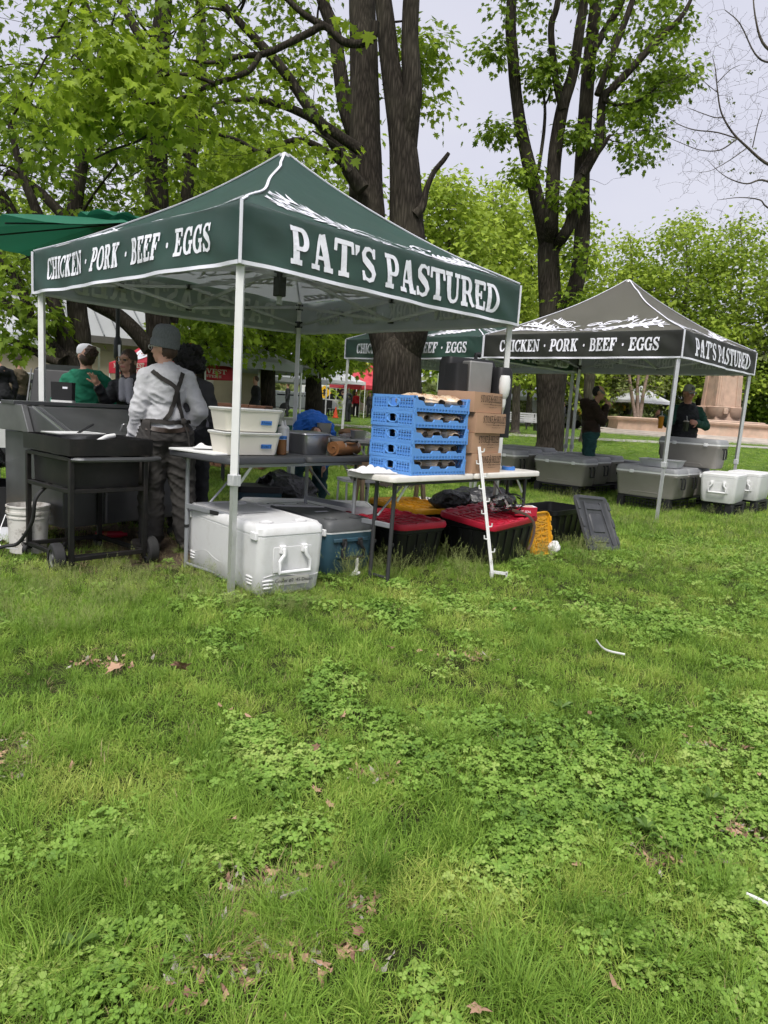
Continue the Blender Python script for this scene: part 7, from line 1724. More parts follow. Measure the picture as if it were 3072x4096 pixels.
# ---- person in the green hoodie
m_ghood = mat('kelly_green_hoodie', (.015, .17, .095), .9, var=.12, scale=12, bump=.3, bscale=120, bdist=.004)
q = at(345, 1600, 7.15)
J = dict(elL=(-.29, .05, 1.16), wrL=(-.20, .26, 1.06), elR=(.29, .05, 1.16), wrR=(.20, .26, 1.06), head=(-.01, .03, 1.63))
root, body, bv, j, Mh, S = person('person in a green hoodie and white cap with a hair bun, seen from behind', (q.x, 7.15), R(8), J, dict(shirt=m_ghood, trousers=m_darkcloth, shoes=m_black, hair=m_hair_br), H=1.70, head_yaw=32,
    extra=[('h', (0, -.045, -.02), (.078, .062, .075), 'hair'), ('c', (-.11, -.01, 1.455), .05, (.02, -.11, 1.44), .062, 'shirt'), ('c', (.02, -.11, 1.44), .062, (.13, -.02, 1.45), .052, 'shirt'), ('e', (.06, -.13, 1.39), (.11, .05, .07), None, None, 'shirt')], arm_r=(.082, .074, .058), torso=(1.1, 1.1), fold=.006)
b = MB(); b.T = Matrix.Translation(j['head']) @ Mh.to_4x4() @ Matrix.Rotation(R(-6), 4, 'X'); b.lathe([(.083, .02), (.087, .045), (.083, .08), (.066, .108), (.035, .122), (.004, .126)], 28); o = b.build('cap', mat('white_cap', (.66, .66, .70), .8, var=.05), root)
for v in o.data.vertices: pass
b = MB(); b.T = Matrix.Translation(j['head']) @ Mh.to_4x4(); b.sheet(lambda u, v: Vector(((u - .5) * .15, .075 + .075 * v * math.sin(math.pi * (.15 + .7 * u)), .03 - .012 * v - .02 * (2 * u - 1) ** 2)), 12, 5); b.build('cap_brim', MATS['white_cap'], root)
wavy_ball('hair_bun', j['head'] + Mh @ Vector((.015, -.105, .035)), (.062, .055, .066), m_hair_br, root, .35, 38)
for k in range(7): b = MB(); a = k * .9; b.tube(bez([j['head'] + Mh @ Vector((.015 + .05 * math.cos(a), -.10 - .02 * (k % 2), .035 + .055 * math.sin(a))), j['head'] + Mh @ Vector((.015 + .03 * math.cos(a + .9), -.155, .035 + .035 * math.sin(a + .9))), j['head'] + Mh @ Vector((.015 + .06 * math.cos(a + 1.8), -.11, .035 + .06 * math.sin(a + 1.8)))], 5), .012, 5); b.build('hair_strand', m_hair_br, root)

# ---- woman with glasses and raised hand
m_bjack = mat('black_rain_jacket', (.012, .0125, .014), .5, var=.25, scale=8, bump=.2, bscale=40)
m_scarf = mat('pale_grey_scarf', (.40, .40, .43), .9, var=.1, scale=20)
q = at(548, 1600, 6.95)
def rel(u, v, y, root_xy, yaw, S):
    p = at(u, v, y); d = Vector((p.x - root_xy[0], p.y - root_xy[1], p.z)); d = Matrix.Rotation(-yaw, 3, 'Z') @ d; return tuple(d / S)
yy = R(168); S_ = 1.66 / 1.75; rx = (q.x - .06, 6.98)
J = dict(elR=rel(425, 1618, 6.80, rx, yy, S_), wrR=rel(392, 1545, 6.66, rx, yy, S_), elL=(-.27, .05, 1.14), wrL=(-.22, .2, 1.0), head=(.03, .03, 1.63), shR=(.17, .02, 1.385))
root, body, bv, j, Mh, S = person('woman with round glasses in a black jacket raising an open hand', rx, yy, J, dict(shirt=m_bjack, trousers=m_darkcloth, shoes=m_black, hair=m_hair_br, scarf=m_scarf, skin=m_skin), H=1.66, voxel=.0085, head_yaw=-6, head_pitch=4,
    extra=[('h', (0, -.016, .042), (.083, .089, .093), 'hair'), ('h', (-.062, -.01, -.05), (.022, .045, .10), 'hair'), ('h', (.062, -.01, -.05), (.022, .045, .10), 'hair'), ('c', (-.03, .10, 1.44), .035, (-.06, .145, 1.24), .03, 'scarf'), ('c', (.04, .11, 1.44), .035, (.02, .15, 1.26), .03, 'scarf'), ('c', (-.06, .02, 1.475), .045, (.06, .02, 1.475), .045, 'shirt')],
    hands=(.4, .18), pnR=(0, .8, .3), torso=(.98, 1.0), fold=.006)
for sx in (-1, 1):
    b = MB(); b.T = Matrix.Translation(j['head']) @ Mh.to_4x4(); b.tube([(sx * .034 + .025 * math.cos(a), .096, .010 + .024 * math.sin(a)) for a in np.linspace(0, 6.28, 19)], .0028, 5); b.tube([(sx * .058, .094, .014), (sx * .078, .03, .014)], .002, 4); b.build('glasses_rim', mat('amber_frame', (.35, .20, .08), .3), root)

# ---- person with big dark curls
q = at(722, 1600, 6.75)
root, body, bv, j, Mh, S = person('person with big black curls and a dark grey top behind the grey sweatshirt', (q.x + .08, 6.78), R(-10), dict(head=(0, .03, 1.62)), dict(shirt=mat('dark_grey_top', (.05, .05, .052), .9), trousers=m_darkcloth, shoes=m_black, hair=m_hair_bk), H=1.70, voxel=.013, face=False, torso=(.95, 1), extra=[('h', (0, -.01, .01), (.09, .11, .115), 'hair')])
hb = j['head'] + Vector((-.0, -.02, .03))
for k in range(26):
    a, e = random.uniform(0, 6.28), random.uniform(-.9, 1.4); wavy_ball('curl_clump', hb + Vector((math.cos(a) * math.cos(e) * .10, math.sin(a) * math.cos(e) * .11 - .03, math.sin(e) * .12 - .03)), (.058, .058, .055), m_hair_bk, root, .5, 40, 14, 10)

# ---- person in blue bending over
m_bluej = mat('bright_blue_shirt', (.02, .13, .50), .85, var=.12, scale=6, bump=.3, bscale=14, bdist=.03)
m_jean = mat('teal_denim', (.018, .050, .060), .9, var=.25, scale=9, bump=.2, bscale=120)
q = at(1232, 1650, 8.75)
J = dict(pel=(0, -.12, .96), chest=(.02, .22, 1.02), neck=(.02, .40, .98), head=(.02, .50, .90), shL=(-.17, .30, 1.02), shR=(.20, .30, 1.02), elL=(-.22, .42, .76), elR=(.24, .42, .76), wrL=(-.10, .55, .56), wrR=(.12, .55, .56), hipL=(-.10, -.10, .92), hipR=(.10, -.10, .92), kneeL=(-.14, .0, .50), kneeR=(.16, .02, .50), ankL=(-.16, -.06, .09), ankR=(.19, -.04, .09))
root, body, bv, j, Mh, S = person('person in a bright blue shirt and jeans bending over beyond the charcoal table', (q.x + .02, 9.0), R(196), J, dict(shirt=m_bluej, trousers=m_jean, shoes=m_black, hair=m_hair_br), H=1.70, voxel=.013, face=False, extra=[('h', (0, -.02, .03), (.08, .09, .09), 'hair'), ('e', (.01, .10, 1.06), (.21, .24, .15), None, None, 'shirt')], torso=(1.05, 1.2), leg_r=(.11, .1, .095), fold=.01)

# ---- woman in brown hoodie, side on
m_bhood = mat('dark_brown_hoodie', (.030, .017, .011), .92, var=.2, scale=12, bump=.3, bscale=110)
m_teal = mat('teal_trousers', (.016, .065, .062), .9, var=.15, scale=9)
q = at(2378, 1600, 12.35)
J = dict(pel=(0, .02, .95), chest=(0, -.02, 1.30), neck=(0, .02, 1.47), head=(0, .08, 1.63), elR=(.17, .16, 1.16), wrR=(.06, .20, 1.40), elL=(-.20, .12, 1.14), wrL=(-.05, .24, 1.36))
root, body, bv, j, Mh, S = person('woman in a dark brown hoodie and teal trousers with a headband and braid', (q.x - .02, 12.35), R(-96), J, dict(shirt=m_bhood, trousers=m_teal, shoes=m_black, hair=m_hair_bk), H=1.79, voxel=.011, head_pitch=-6,
    extra=[('h', (0, -.035, .02), (.080, .082, .094), 'hair'), ('c', (.05, .0, 1.50), .024, (.09, .03, 1.36), .021, 'hair'), ('c', (.09, .03, 1.36), .021, (.10, .06, 1.22), .016, 'hair'), ('e', (0, -.13, 1.44), (.13, .08, .10), None, None, 'shirt')], arm_r=(.08, .068, .052), hands=(.9, .9), pnR=(0, -1, 0), pnL=(0, -1, 0), torso=(1.05, 1.12), fold=.008)
b = MB(); b.T = Matrix.Translation(j['head']) @ Mh.to_4x4() @ Matrix.Rotation(R(-28), 4, 'X'); b.lathe([(.086, .018), (.088, .03), (.085, .048)], 24, cap0=False, cap1=False); b.build('headband', mat('grey_headband', (.22, .22, .21), .9), root)

# ---- man in cap and vest holding two cups
m_vest = mat('black_puffer_vest', (.008, .009, .012), .7, var=.3, scale=7, bump=.3, bscale=16, bdist=.02)
m_gsleeve = mat('forest_green_sleeve', (.012, .055, .038), .9, var=.2, scale=14)
rx = (at(2752, 1600, 12.0).x, 12.0); yy = R(170); S_ = 1.86 / 1.75
J = dict(elR=rel(2612, 1700, 11.86, rx, yy, S_), wrR=rel(2636, 1668, 11.62, rx, yy, S_), elL=rel(2828, 1700, 11.9, rx, yy, S_), wrL=rel(2786, 1704, 11.66, rx, yy, S_), head=(.01, .03, 1.645))
J['elR'] = (.27, .10, 1.16); J['elL'] = (-.30, .02, 1.16)
root, body, bv, j, Mh, S = person('man in a grey cap and black vest with green sleeves holding two cups', rx, yy, J, dict(shirt=m_vest, sleeve=m_gsleeve, trousers=m_darkcloth, shoes=m_black, hair=m_hair_br, skin=m_skin_t), H=1.86, voxel=.0095, head_yaw=34, head_pitch=-4, sleeve='sleeve', hands=(.9, .9), pnR=(0, 1, 0), pnL=(.8, .5, 0),
    extra=[('h', (0, -.04, .0), (.077, .07, .06), 'hair'), ('c', (-.07, .0, 1.47), .05, (.07, .0, 1.47), .05, 'shirt')], torso=(1.12, 1.18), arm_r=(.082, .066, .05), fold=.007)
m_cap = mat('pale_grey_cap', (.30, .30, .28), .9, var=.1, scale=20)
b = MB(); b.T = Matrix.Translation(j['head']) @ Mh.to_4x4(); b.lathe([(.086, .03), (.09, .055), (.087, .10), (.070, .13), (.036, .146), (.004, .15)], 28); b.build('cap', m_cap, root)
b = MB(); b.T = Matrix.Translation(j['head']) @ Mh.to_4x4(); b.sheet(lambda u, v: Vector(((u - .5) * .16, .07 + .085 * v * math.sin(math.pi * (.15 + .7 * u)), .042 - .02 * v - .025 * (2 * u - 1) ** 2)), 12, 5); o = b.build('cap_brim', m_cap, root); o.modifiers.new('t', 'SOLIDIFY').thickness = .005
b = MB(); b.T = Matrix.Translation(j['head']) @ Mh.to_4x4(); b.box((0, .092, .085), (.07, .012, .04)); b.build('cap_patch', mat('dark_patch', (.10, .10, .10), .8), root)
for u, v, y, lab, m_, h_ in ((2643, 1690, 11.55, 'orange iced drink in a clear cup held out by the man in the cap', mat('orange_drink', (.62, .26, .015), .3, transl=.3), .19), (2743, 1706, 11.55, 'dark iced drink with a straw held by the man in the cap', mat('dark_drink', (.03, .03, .028), .2), .15)):
    p = at(u, v, y); t = thing('drink_cup', lab, 'cup', (p.x, p.y, p.z - h_ / 2), 0); b = MB(); b.lathe([(.03, 0), (.034, .004), (.045, h_)], 20); b.build('cup', m_, t); b = MB(); b.lathe([(.047, h_ + .0005), (.047, h_ + .008), (.03, h_ + .02)], 20); b.build('cup_lid', mat('clear_lid', (.5, .45, .38), .2, transl=.4), t); b = MB(); b.tube([(.01, 0, h_ + .02), (.0, .0, h_ + .09)], .004, 6); b.build('straw', m_tublid, t)

# ---- people further off
def passer(label, u, d, yaw, top, bot, H=1.72, J=None, extra=(), vox=.022, hair=m_hair_br, **k):
    p = base_at(u, d); return person(label, (p.x, d), R(yaw), J, dict(shirt=top, trousers=bot, shoes=m_black, hair=hair), H=H, voxel=vox, face=False, hide_hands='LR', extra=[('h', (0, -.02, .03), (.082, .09, .095), 'hair')] + list(extra), fold=.006, group='people around the market', **k)
m_tan = mat('tan_work_jacket', (.12, .095, .062), .9, var=.15)
r_ = passer('person in a tan work jacket and cap at the produce stall', 78, 14.5, 80, m_tan, m_darkcloth, 1.70, vox=.014)
b = MB(); b.T = Matrix.Translation(r_[3]['head']); b.lathe([(.09, .03), (.09, .07), (.07, .12), (.01, .14)], 20); b.box((0, .12, .04), (.14, .1, .012)); b.build('cap', mat('brown_cap', (.06, .05, .04), .9), r_[0])
passer('person in black leaning in at the produce stall', 12, 13.6, 60, m_darkcloth, m_darkcloth, 1.72, dict(chest=(0, .1, 1.28), head=(0, .2, 1.6)), vox=.014)
passer('person in a black coat walking past the parked cars', 1150, 38, 100, m_darkcloth, m_darkcloth, 1.75)
passer('person in dark clothes stooping by the tent leg', 1395, 36, 60, m_darkcloth, m_darkcloth, 1.7, dict(chest=(0, .2, 1.22), head=(0, .38, 1.45), neck=(0, .3, 1.36)))
passer('person in a red vest under the red tents', 1425, 50, 180, m_red_fab, m_darkcloth, 1.7)
passer('person in black beside the red vest', 1480, 49, 150, m_darkcloth, m_darkcloth, 1.7)
passer('person in black by the yellow truck', 2434, 60, 90, m_darkcloth, m_darkcloth, 1.7); passer('person in grey by the yellow truck', 2458, 61, -90, mat('mid_grey_coat', (.3, .31, .33), .9), m_darkcloth, 1.8)
passer('person in dark red sitting low near the yellow truck', 2412, 59, 90, mat('maroon_top', (.12, .02, .02), .9), m_darkcloth, 1.4); passer('person in black right of the maple trunk', 2258, 45, 90, m_darkcloth, m_darkcloth, 1.75)
passer('person in black inside the grey tent by the counter', 1022, 21, 120, m_darkcloth, m_darkcloth, 1.75)
for u, d, lab in ((1300, 44, 'black folding chair left of the white tent'), (1322, 46, 'black folding chair beside the orange cone')):
    p = base_at(u, d); t = thing('folding_chair', lab, 'chair', p, R(160), 'folding chairs by the white tent'); b = MB(); b.box((0, 0, .45), (.45, .45, .04)); b.build('seat', m_black, t); b = MB(); b.box((0, .22, .75), (.45, .04, .5)); b.build('backrest', m_black, t)
    for sx in (-1, 1):
        for sy in (-1, 1): b = MB(); b.bar((sx * .2, sy * .2, 0), (sx * .2, sy * .2, .44), .03, .03); b.build('leg', m_black, t)
p = base_at(1345, 42); t = thing('traffic_cone', 'orange traffic cone in front of the white tent', 'cone', p); b = MB(); b.lathe([(.16, .03), (.03, .6), (.0, .62)], 14); b.build('cone', mat('cone_orange', (.75, .09, .03), .5), t); b = MB(); b.box((0, 0, .015), (.36, .36, .03)); b.build('base', MATS['cone_orange'], t)

# ================================================================== grass, clover, litter
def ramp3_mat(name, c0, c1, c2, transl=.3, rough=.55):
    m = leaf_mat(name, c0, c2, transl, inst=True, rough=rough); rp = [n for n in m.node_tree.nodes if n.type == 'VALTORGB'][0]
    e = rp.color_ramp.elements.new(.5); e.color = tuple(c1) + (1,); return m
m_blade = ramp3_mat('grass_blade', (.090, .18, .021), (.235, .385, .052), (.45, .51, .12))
m_clover = ramp3_mat('clover_leaf', (.09, .18, .028), (.22, .37, .060), (.38, .49, .13), .25)
m_seed = ramp3_mat('seed_grass', (.20, .25, .07), (.34, .38, .14), (.50, .48, .24), .3)
m_dry = ramp3_mat('dry_blade', (.20, .15, .07), (.33, .27, .14), (.46, .38, .22), .2)
GCOL = bpy.data.collections.new('grass_sources')
def blades(name, n, lens, wid, rad, lean, mats, curve=.6, seeds=0, up=.0):
    V, Fc, T, MI = [], [], [], []
    for _ in range(n):
        a = random.uniform(0, 6.28); r = rad * math.sqrt(random.random()); x, y = r * math.cos(a), r * math.sin(a)
        L_ = random.uniform(*lens); wd = random.uniform(*wid); da = a + random.gauss(0, .9); tl = abs(random.gauss(lean, lean * .5)); tn = random.uniform(-.35, .35)
        dx, dy = math.cos(da), math.sin(da); sx, sy = -dy, dx; o = len(V); px_, pz = 0, -.008; ang = tl * .3
        seg = 4
        for k in range(seg + 1):
            w2 = wd * (1 - (k / seg) ** 1.6) * .5 + .0002; t_ = random.uniform(-.1, .1)
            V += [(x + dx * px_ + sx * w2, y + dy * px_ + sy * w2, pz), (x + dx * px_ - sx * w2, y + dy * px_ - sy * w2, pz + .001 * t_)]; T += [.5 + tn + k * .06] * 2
            px_ += math.sin(ang) * L_ / seg; pz += math.cos(ang) * L_ / seg; ang += tl * curve * random.uniform(.6, 1.4)
        for k in range(seg): Fc.append((o + 2 * k, o + 2 * k + 1, o + 2 * k + 3, o + 2 * k + 2)); MI.append(0)
    for _ in range(seeds):
        a = random.uniform(0, 6.28); r = rad * random.random(); x, y = r * math.cos(a), r * math.sin(a); L_ = random.uniform(.20, .36); la = random.uniform(0, 6.28); ln2 = random.uniform(.03, .16)
        o = len(V); P = [Vector((x + math.cos(la) * ln2 * (k / 5) ** 1.5, y + math.sin(la) * ln2 * (k / 5) ** 1.5, L_ * k / 5)) for k in range(6)]
        for p in P: V += [(p.x - .0009, p.y, p.z), (p.x + .0009, p.y, p.z)]; T += [.5] * 2
        for k in range(5): Fc.append((o + 2 * k, o + 2 * k + 1, o + 2 * k + 3, o + 2 * k + 2)); MI.append(1)
        for k in range(30):
            t_ = random.random(); c = P[3].lerp(P[5], t_) + Vector((random.gauss(0, 1), random.gauss(0, 1), random.gauss(0, .5))) * .014 * (1.1 - t_); o = len(V); s_ = random.uniform(.002, .0042); d = Vector((random.gauss(0, 1), random.gauss(0, 1), random.gauss(.5, 1))).normalized()
            e = d.orthogonal().normalized() * s_ * .5; V += [tuple(c - d * s_ * 1.5), tuple(c + e), tuple(c + d * s_ * 1.5), tuple(c - e)]; T += [random.uniform(.2, .9)] * 4; Fc.append((o, o + 1, o + 2, o + 3)); MI.append(1)
    return raw_mesh(name, V, Fc, T, MI, mats)
def raw_mesh(name, V, Fc, T, MI, mats):
    me = bpy.data.meshes.new(name); me.from_pydata(V, [], Fc); a = me.attributes.new('tint', 'FLOAT', 'POINT'); a.data.foreach_set('value', T)
    for m in mats: me.materials.append(m)
    me.polygons.foreach_set('material_index', MI); me.update(); o = bpy.data.objects.new(name, me); GCOL.objects.link(o); return o
def clover(name, n, rad):
    V, Fc, T, MI = [], [], [], []
    for _ in range(n):
        a = random.uniform(0, 6.28); r = rad * math.sqrt(random.random()); h = random.uniform(.012, .04); c = Vector((r * math.cos(a), r * math.sin(a), h)); tn = random.uniform(-.3, .3); s_ = random.uniform(.006, .0105)
        tilt = Euler((random.gauss(0, .35), random.gauss(0, .35), random.uniform(0, 6.28))).to_matrix(); o = len(V)
        V += [(c.x * .7 - .0006, c.y * .7, 0), (c.x * .7 + .0006, c.y * .7, 0), (c.x + .0006, c.y, c.z), (c.x - .0006, c.y, c.z)]; T += [.4] * 4; Fc.append((o, o + 1, o + 2, o + 3)); MI.append(0)
        for k in range(3):
            o = len(V); rm = Matrix.Rotation(k * 2.094, 3, 'Z')
            for x, y, z in ((0, 0, 0), (.45, .35, .10), (.62, .95, .12), (.32, 1.42, .05), (0, 1.28, 0), (-.32, 1.42, .05), (-.62, .95, .12), (-.45, .35, .10)):
                V.append(tuple(c + tilt @ (rm @ Vector((x * s_, y * s_, z * s_ * 1.6))))); T.append(.5 + tn + (.12 if y > 1 else 0))
            Fc.append(tuple(range(o, o + 8))); MI.append(0)
    return raw_mesh(name, V, Fc, T, MI, [m_clover])
SRC = {}
def reg(k, o): SRC.setdefault(k, []).append(o)
for i in range(5): reg('lawn', blades('g%02d' % i, 22, (.025, .080), (.0020, .0038), .040, .80, [m_blade]))
for i in range(3): reg('fine', blades('h%02d' % i, 32, (.04, .10), (.0013, .0024), .034, .85, [m_blade]))
for i in range(3): reg('tuss', blades('j%02d' % i, 85, (.09, .19), (.0015, .0028), .045, .85, [m_blade], .55))
for i in range(4): reg('clov', clover('k%02d' % i, 16, .055))
for i in range(4): reg('tall', blades('l%02d' % i, 16, (.06, .16), (.0014, .0026), .05, .6, [m_blade, m_seed], .5, seeds=8))
for i in range(3): reg('far', blades('m%02d' % i, 30, (.05, .10), (.004, .007), .10, .6, [m_blade]))
for i in range(2): reg('dry', blades('n%02d' % i, 12, (.03, .08), (.0016, .003), .04, 1.3, [m_dry], .8))
ORD = sorted(GCOL.objects, key=lambda o: o.name); IDX = {o.name: i for i, o in enumerate(ORD)}
PTS = {'pos': [], 'rot': [], 'scl': [], 'idx': [], 'tnt': []}
def put(kind, x, y, s, t, zs=1.0, tilt=.12):
    PTS['pos'].append((x, y, gz(x, y) + (.012 * mnoise.noise(Vector((x * 1.3, y * 1.3, 0))) if y < 14 else 0))); PTS['rot'].append((random.gauss(0, tilt), random.gauss(0, tilt), random.uniform(0, 6.28)))
    PTS['scl'].append((s, s, s * zs)); PTS['idx'].append(IDX[random.choice(SRC[kind]).name]); PTS['tnt'].append(t)
def nz(x, y, f, o=0): return mnoise.noise(Vector((x * f + o, y * f - o, o * .37)))
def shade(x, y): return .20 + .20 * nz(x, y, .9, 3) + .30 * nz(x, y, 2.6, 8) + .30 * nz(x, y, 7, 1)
def inview(x, y, m=.35): return abs(x - .0) < .60 * y + m
def scatter(y0, y1, dens, kind_fn):
    n = int((y1 - y0) * (1.2 * (y0 + y1) / 2 + .7) * dens)
    for _ in range(n):
        # uniform over the trapezoid
        while True:
            y = random.uniform(y0, y1); x = random.uniform(-.6 * y1 - .35, .6 * y1 + .35)
            if inview(x, y): break
        kind_fn(x, y)
def near(x, y):
    b = bare(x, y)
    if random.random() < b * 1.7 - .05: 
        if random.random() < .25: put('dry', x, y, random.uniform(.8, 1.4), random.uniform(-.2, .3))
        return
    c = .7 * nz(x, y, 1.1, 20) + .6 * nz(x, y, 3.1, 5) + .3 * nz(x, y, 8, 2) + .10 * min(1.5, max(-1.5, x)) + (.22 * sstep((x + .1) * 2) * sstep((3.0 - y) * 1.4))
    s = shade(x, y); h = .9 + .35 * nz(x, y, 1.7, 31)
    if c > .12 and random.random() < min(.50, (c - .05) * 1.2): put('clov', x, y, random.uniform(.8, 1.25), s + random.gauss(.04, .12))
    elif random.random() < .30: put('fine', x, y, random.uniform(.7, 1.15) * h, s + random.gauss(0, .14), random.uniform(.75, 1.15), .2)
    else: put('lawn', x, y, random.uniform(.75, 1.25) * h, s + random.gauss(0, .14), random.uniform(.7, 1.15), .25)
    if random.random() < .02: put('dry', x, y, 1.0, random.uniform(-.1, .4))
scatter(1.05, 2.6, 1300, near); scatter(2.6, 4.8, 780, near); scatter(4.8, 8.0, 400, near)
def mid(x, y):
    if random.random() < bare(x, y): return
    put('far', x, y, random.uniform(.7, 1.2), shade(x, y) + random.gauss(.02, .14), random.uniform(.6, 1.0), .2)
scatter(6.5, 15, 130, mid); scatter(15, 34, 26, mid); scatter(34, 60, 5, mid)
def tuss(u, v, n, rad, t):
    p = gnd(u, v)
    for _ in range(n):
        x, y = p.x + random.gauss(0, rad), p.y + random.gauss(0, rad); put('tuss', x, y, random.uniform(.65, 1.05), t + random.gauss(0, .1), random.uniform(.7, 1.0), .25)
for u, v, n, r_, t_ in ((1150, 3730, 9, .06, .12), (1290, 3690, 5, .05, .08), (480, 3480, 12, .10, .10), (250, 2990, 12, .12, .12), (930, 3240, 9, .08, .12), (90, 3840, 9, .08, .10), (330, 3560, 8, .10, .05), (860, 3420, 8, .08, .08), (2880, 3560, 7, .08, .05), (2040, 3960, 6, .05, .10),
                        (2420, 3720, 5, .06, -.05), (1700, 2980, 6, .10, -.12), (2250, 2520, 8, .15, -.05), (2050, 2560, 8, .15, -.1), (1330, 3530, 7, .07, -.1), (620, 3650, 8, .10, -.12), (800, 3100, 7, .10, -.08), (2600, 2580, 8, .2, .02), (120, 2560, 12, .22, .12), (300, 2480, 12, .22, .10), (560, 2500, 10, .22, .05), (2870, 2400, 10, .25, .05), (2950, 3980, 7, .08, .05), (200, 4020, 8, .07, .1)):
    tuss(u, v, n, r_, t_)
for _ in range(420):
    y = random.uniform(1.2, 6.5); x = random.uniform(-.6 * y, .6 * y); put('tuss', x, y, random.uniform(.35, .8), shade(x, y) + random.uniform(0, .2), random.uniform(.6, 1), .3)
def belt(n, u0, u1, v0, v1, s0=.6, s1=1.0, t=.05):
    for _ in range(n):
        p = gnd(random.uniform(u0, u1), random.uniform(v0, v1)); put('tall', p.x, p.y, random.uniform(s0, s1), t + random.gauss(0, .12), random.uniform(.8, 1.1), .15)
belt(150, -60, 900, 2300, 2440, .32, .6, .10); belt(50, 230, 640, 2225, 2330, .28, .42, .10); belt(50, 0, 500, 2430, 2560, .35, .55, .10)
belt(90, 1300, 1960, 2235, 2330, .45, .8, .05); belt(70, 1960, 2420, 2190, 2280, .5, .8, .0); belt(40, 900, 1300, 2400, 2470, .35, .55, -.05)
belt(70, 2080, 2480, 2000, 2090, .5, .8, .0); belt(70, 2460, 3060, 2060, 2130, .5, .8, .0); belt(60, 2480, 3072, 2150, 2330, .4, .7, .08)
def grass_object():
    n = len(PTS['pos']); me = bpy.data.meshes.new('grass'); me.from_pydata(PTS['pos'], [], [])
    for nm, ty, key in (('rot', 'FLOAT_VECTOR', 'vector'), ('scl', 'FLOAT_VECTOR', 'vector'), ('idx', 'INT', 'value'), ('tnt', 'FLOAT', 'value')):
        a = me.attributes.new(nm, ty, 'POINT'); arr = np.array(PTS[nm], dtype=np.int32 if ty == 'INT' else np.float32).ravel(); a.data.foreach_set(key, arr)
    o = bpy.data.objects.new('grass', me); col.objects.link(o); tag(o, 'lawn grass with clover and seeding stalks', 'grass', kind='stuff')
    ng = bpy.data.node_groups.new('scatter', 'GeometryNodeTree')
    ng.interface.new_socket('Geometry', in_out='INPUT', socket_type='NodeSocketGeometry'); ng.interface.new_socket('Geometry', in_out='OUTPUT', socket_type='NodeSocketGeometry')
    N = ng.nodes; gi, go = N.new('NodeGroupInput'), N.new('NodeGroupOutput'); ip = N.new('GeometryNodeInstanceOnPoints'); ci = N.new('GeometryNodeCollectionInfo')
    ci.inputs['Collection'].default_value = GCOL; ci.inputs['Separate Children'].default_value = True; ci.inputs['Reset Children'].default_value = True; ip.inputs['Pick Instance'].default_value = True
    def na(nm, ty): q = N.new('GeometryNodeInputNamedAttribute'); q.data_type = ty; q.inputs['Name'].default_value = nm; return q.outputs['Attribute']
    lk = ng.links.new; lk(gi.outputs[0], ip.inputs['Points']); lk(ci.outputs[0], ip.inputs['Instance']); lk(na('idx', 'INT'), ip.inputs['Instance Index'])
    e2r = N.new('FunctionNodeEulerToRotation'); lk(na('rot', 'FLOAT_VECTOR'), e2r.inputs[0]); lk(e2r.outputs[0], ip.inputs['Rotation']); lk(na('scl', 'FLOAT_VECTOR'), ip.inputs['Scale']); lk(ip.outputs[0], go.inputs[0])
    md = o.modifiers.new('scatter', 'NODES'); md.node_group = ng
    print('grass instances', n)
grass_object()

# ---- dry leaves and litter
m_dleaf = mat('dry_leaf', (.40, .25, .16), .8, var=.25, scale=40); m_dleaf2 = mat('dry_leaf_dark', (.22, .12, .085), .85, var=.3, scale=40); m_twig = mat('grey_twig', (.36, .32, .28), .9, var=.2, scale=20)
def dry_mesh(seed, full):
    r = random.Random(seed); me = MB()
    pts = [(0, 0), (.34, -.07), (.24, .15), (.60, .31), (.31, .40), (.37, .64), (.15, .58), (0, 1.0), (-.15, .58), (-.37, .64), (-.31, .40), (-.60, .31), (-.24, .15), (-.34, -.07)] if full else [(0, 0), (.2, .1), (.28, .45), (.1, .8), (-.02, 1), (-.12, .7), (-.2, .3)]
    cx, cy_ = 0, .4; V = [(x, y - .4, .10 * math.sin(x * 5 + seed) + .10 * math.sin(y * 4 + seed * 2) + .08 * abs(x)) for x, y in pts] + [(cx, cy_ - .4, .0)]
    me.add(V, [(i, (i + 1) % len(pts), len(pts)) for i in range(len(pts))]); o = me.build('leaf', m_dleaf if seed % 3 else m_dleaf2, None); d = o.data; bpy.data.objects.remove(o); return d
DM = [dry_mesh(k, k % 2 == 0) for k in range(8)]
def dry_leaf(u, v, size, k, label, group, z=.045, flat=.35):
    p = gnd(u, v, z); o = bpy.data.objects.new('fallen_leaf', DM[k % 8]); col.objects.link(o); o.location = p; o.scale = (size,) * 3
    o.rotation_euler = (random.gauss(0, flat), random.gauss(0, flat), random.uniform(0, 6.28)); tag(o, label, 'leaf', group); return o
o = dry_leaf(722, 2662, .085, 0, 'large pale tan maple leaf standing up in the grass', None, .07); o.rotation_euler = (R(50), R(8), R(190))
o = dry_leaf(455, 2668, .075, 2, 'curled tan leaf lying left of the large maple leaf', None, .06); o = dry_leaf(2450, 3920, .05, 1, 'narrow tan leaf lying in a hollow of the clover', None, .04); o = dry_leaf(1920, 4035, .05, 2, 'broken tan leaf at the edge of the clover', None, .045)
o = dry_leaf(925, 3275, .035, 4, 'torn brown leaf on the pale tussock', None, .06)
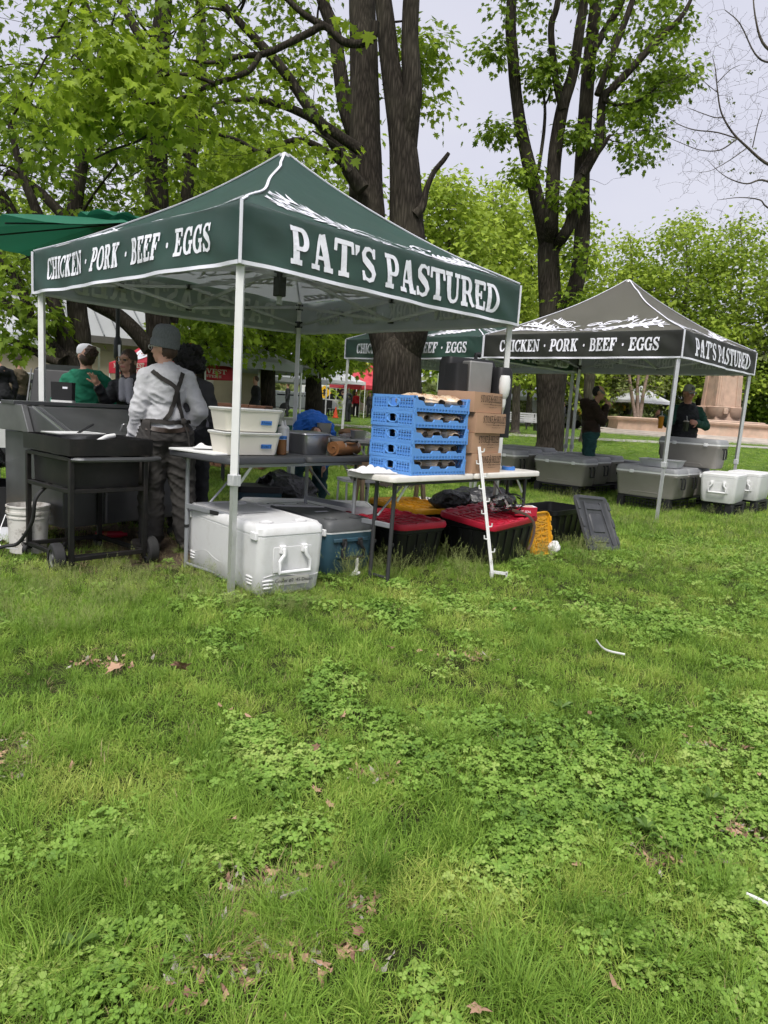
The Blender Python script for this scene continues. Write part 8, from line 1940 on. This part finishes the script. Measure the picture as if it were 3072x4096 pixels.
for u, v in ((800, 3050), (1265, 2980), (1280, 3150), (1310, 3230), (870, 2815), (905, 2840), (795, 2845), (985, 2862), (365, 2585), (95, 2700), (1695, 2600), (2770, 2905), (2970, 3000), (2650, 3370), (2600, 3450), (3040, 3100), (1440, 3720), (1420, 3790), (930, 3800), (2300, 3440), (2790, 3400), (500, 3540), (1370, 2870), (2060, 2440), (2420, 2500), (1560, 2600), (1590, 3050), (2370, 2860)):
    dry_leaf(u + random.uniform(-15, 15), v + random.uniform(-15, 15), random.uniform(.022, .042), random.randrange(8), 'small dry brown leaf scattered in the foreground grass', 'dry leaves scattered on the lawn', .035)
def litter():
    mb = MB()
    for bx, by, rx, ry, k in BARE[:13]:
        for _ in range(int(85 * k)):
            x, y = bx + random.gauss(0, rx * .6), by + random.gauss(0, ry * .7); s_ = random.uniform(.007, .017); a = random.uniform(0, 6.28); mb.mi = random.choice((0, 0, 1, 2)); e = Euler((random.gauss(0, .4), random.gauss(0, .4), a)).to_matrix(); c = Vector((x, y, gz(x, y) + random.uniform(.008, .02)))
            mb.add([c + e @ Vector((px_ * s_, py_ * s_, pz * s_)) for px_, py_, pz in ((-1.3, -.3, .3), (-.2, -.5, -.1), (.5, -.35, .25), (1.5, -.1, .5), (.9, .3, .0), (.1, .25, .2), (-.3, .6, .35), (-.8, .3, .1))], [(0, 1, 6, 7), (1, 2, 5, 6), (2, 3, 4, 5)])
    o = mb.build('leaf_litter', [m_dleaf, m_dleaf2, m_twig], None, smooth=False); tag(o, 'crumbled brown leaf litter in the bare patches', 'leaf litter', kind='stuff')
litter()
def twig(label, pts, r0, m=None):
    t = thing('twig', label, 'twig', gnd(*pts[0], .03)); b = MB(); P = [gnd(u, v, .045) - t.location for u, v in pts]; b.tube(bez(P, 4), r0, 6, flat=.5); b.build('stick', m or m_twig, t)
twig('pale forked twig lying on the lawn below the tents', [(2385, 2560), (2410, 2590), (2440, 2605), (2500, 2618)], .006, m_tublid)
twig('pale bark strip at the edge of the lawn', [(2985, 3580), (3030, 3600), (3090, 3630)], .009, m_tublid); twig('grey twig across the bare patch', [(1120, 3590), (1180, 3570), (1230, 3555)], .005)
# broad-leaved weeds
def weed(label, u, v, n, s_):
    p = gnd(u, v); t = thing('broadleaf_weed', label, 'weed', p); mw = mat('weed_leaf', (.11, .20, .035), .5, var=.15, transl=.3)
    for k in range(n):
        b = MB(); a = k * 6.28 / n + random.uniform(-.3, .3); l = s_ * random.uniform(.7, 1.1)
        b.sheet(lambda u_, v_: Matrix.Rotation(a, 3, 'Z') @ Vector(((u_ - .5) * l * .42 * math.sin(math.pi * min(1, .06 + .94 * v_)) ** .8, l * v_, .02 + l * .55 * math.sin(v_ * 1.9) + .02 * abs(u_ - .5))), 4, 8); b.build('leaf', mw, t)
weed('pale broad-leaved weed in the clover', 2240, 2860, 5, .05); weed('broad-leaved weed near the left tussocks', 310, 3830, 5, .05); weed('bright broad-leaved weed among the clover at the right', 2840, 3230, 5, .05); weed('low broad-leaved weed by the dry leaf hollow', 2580, 3350, 6, .045)
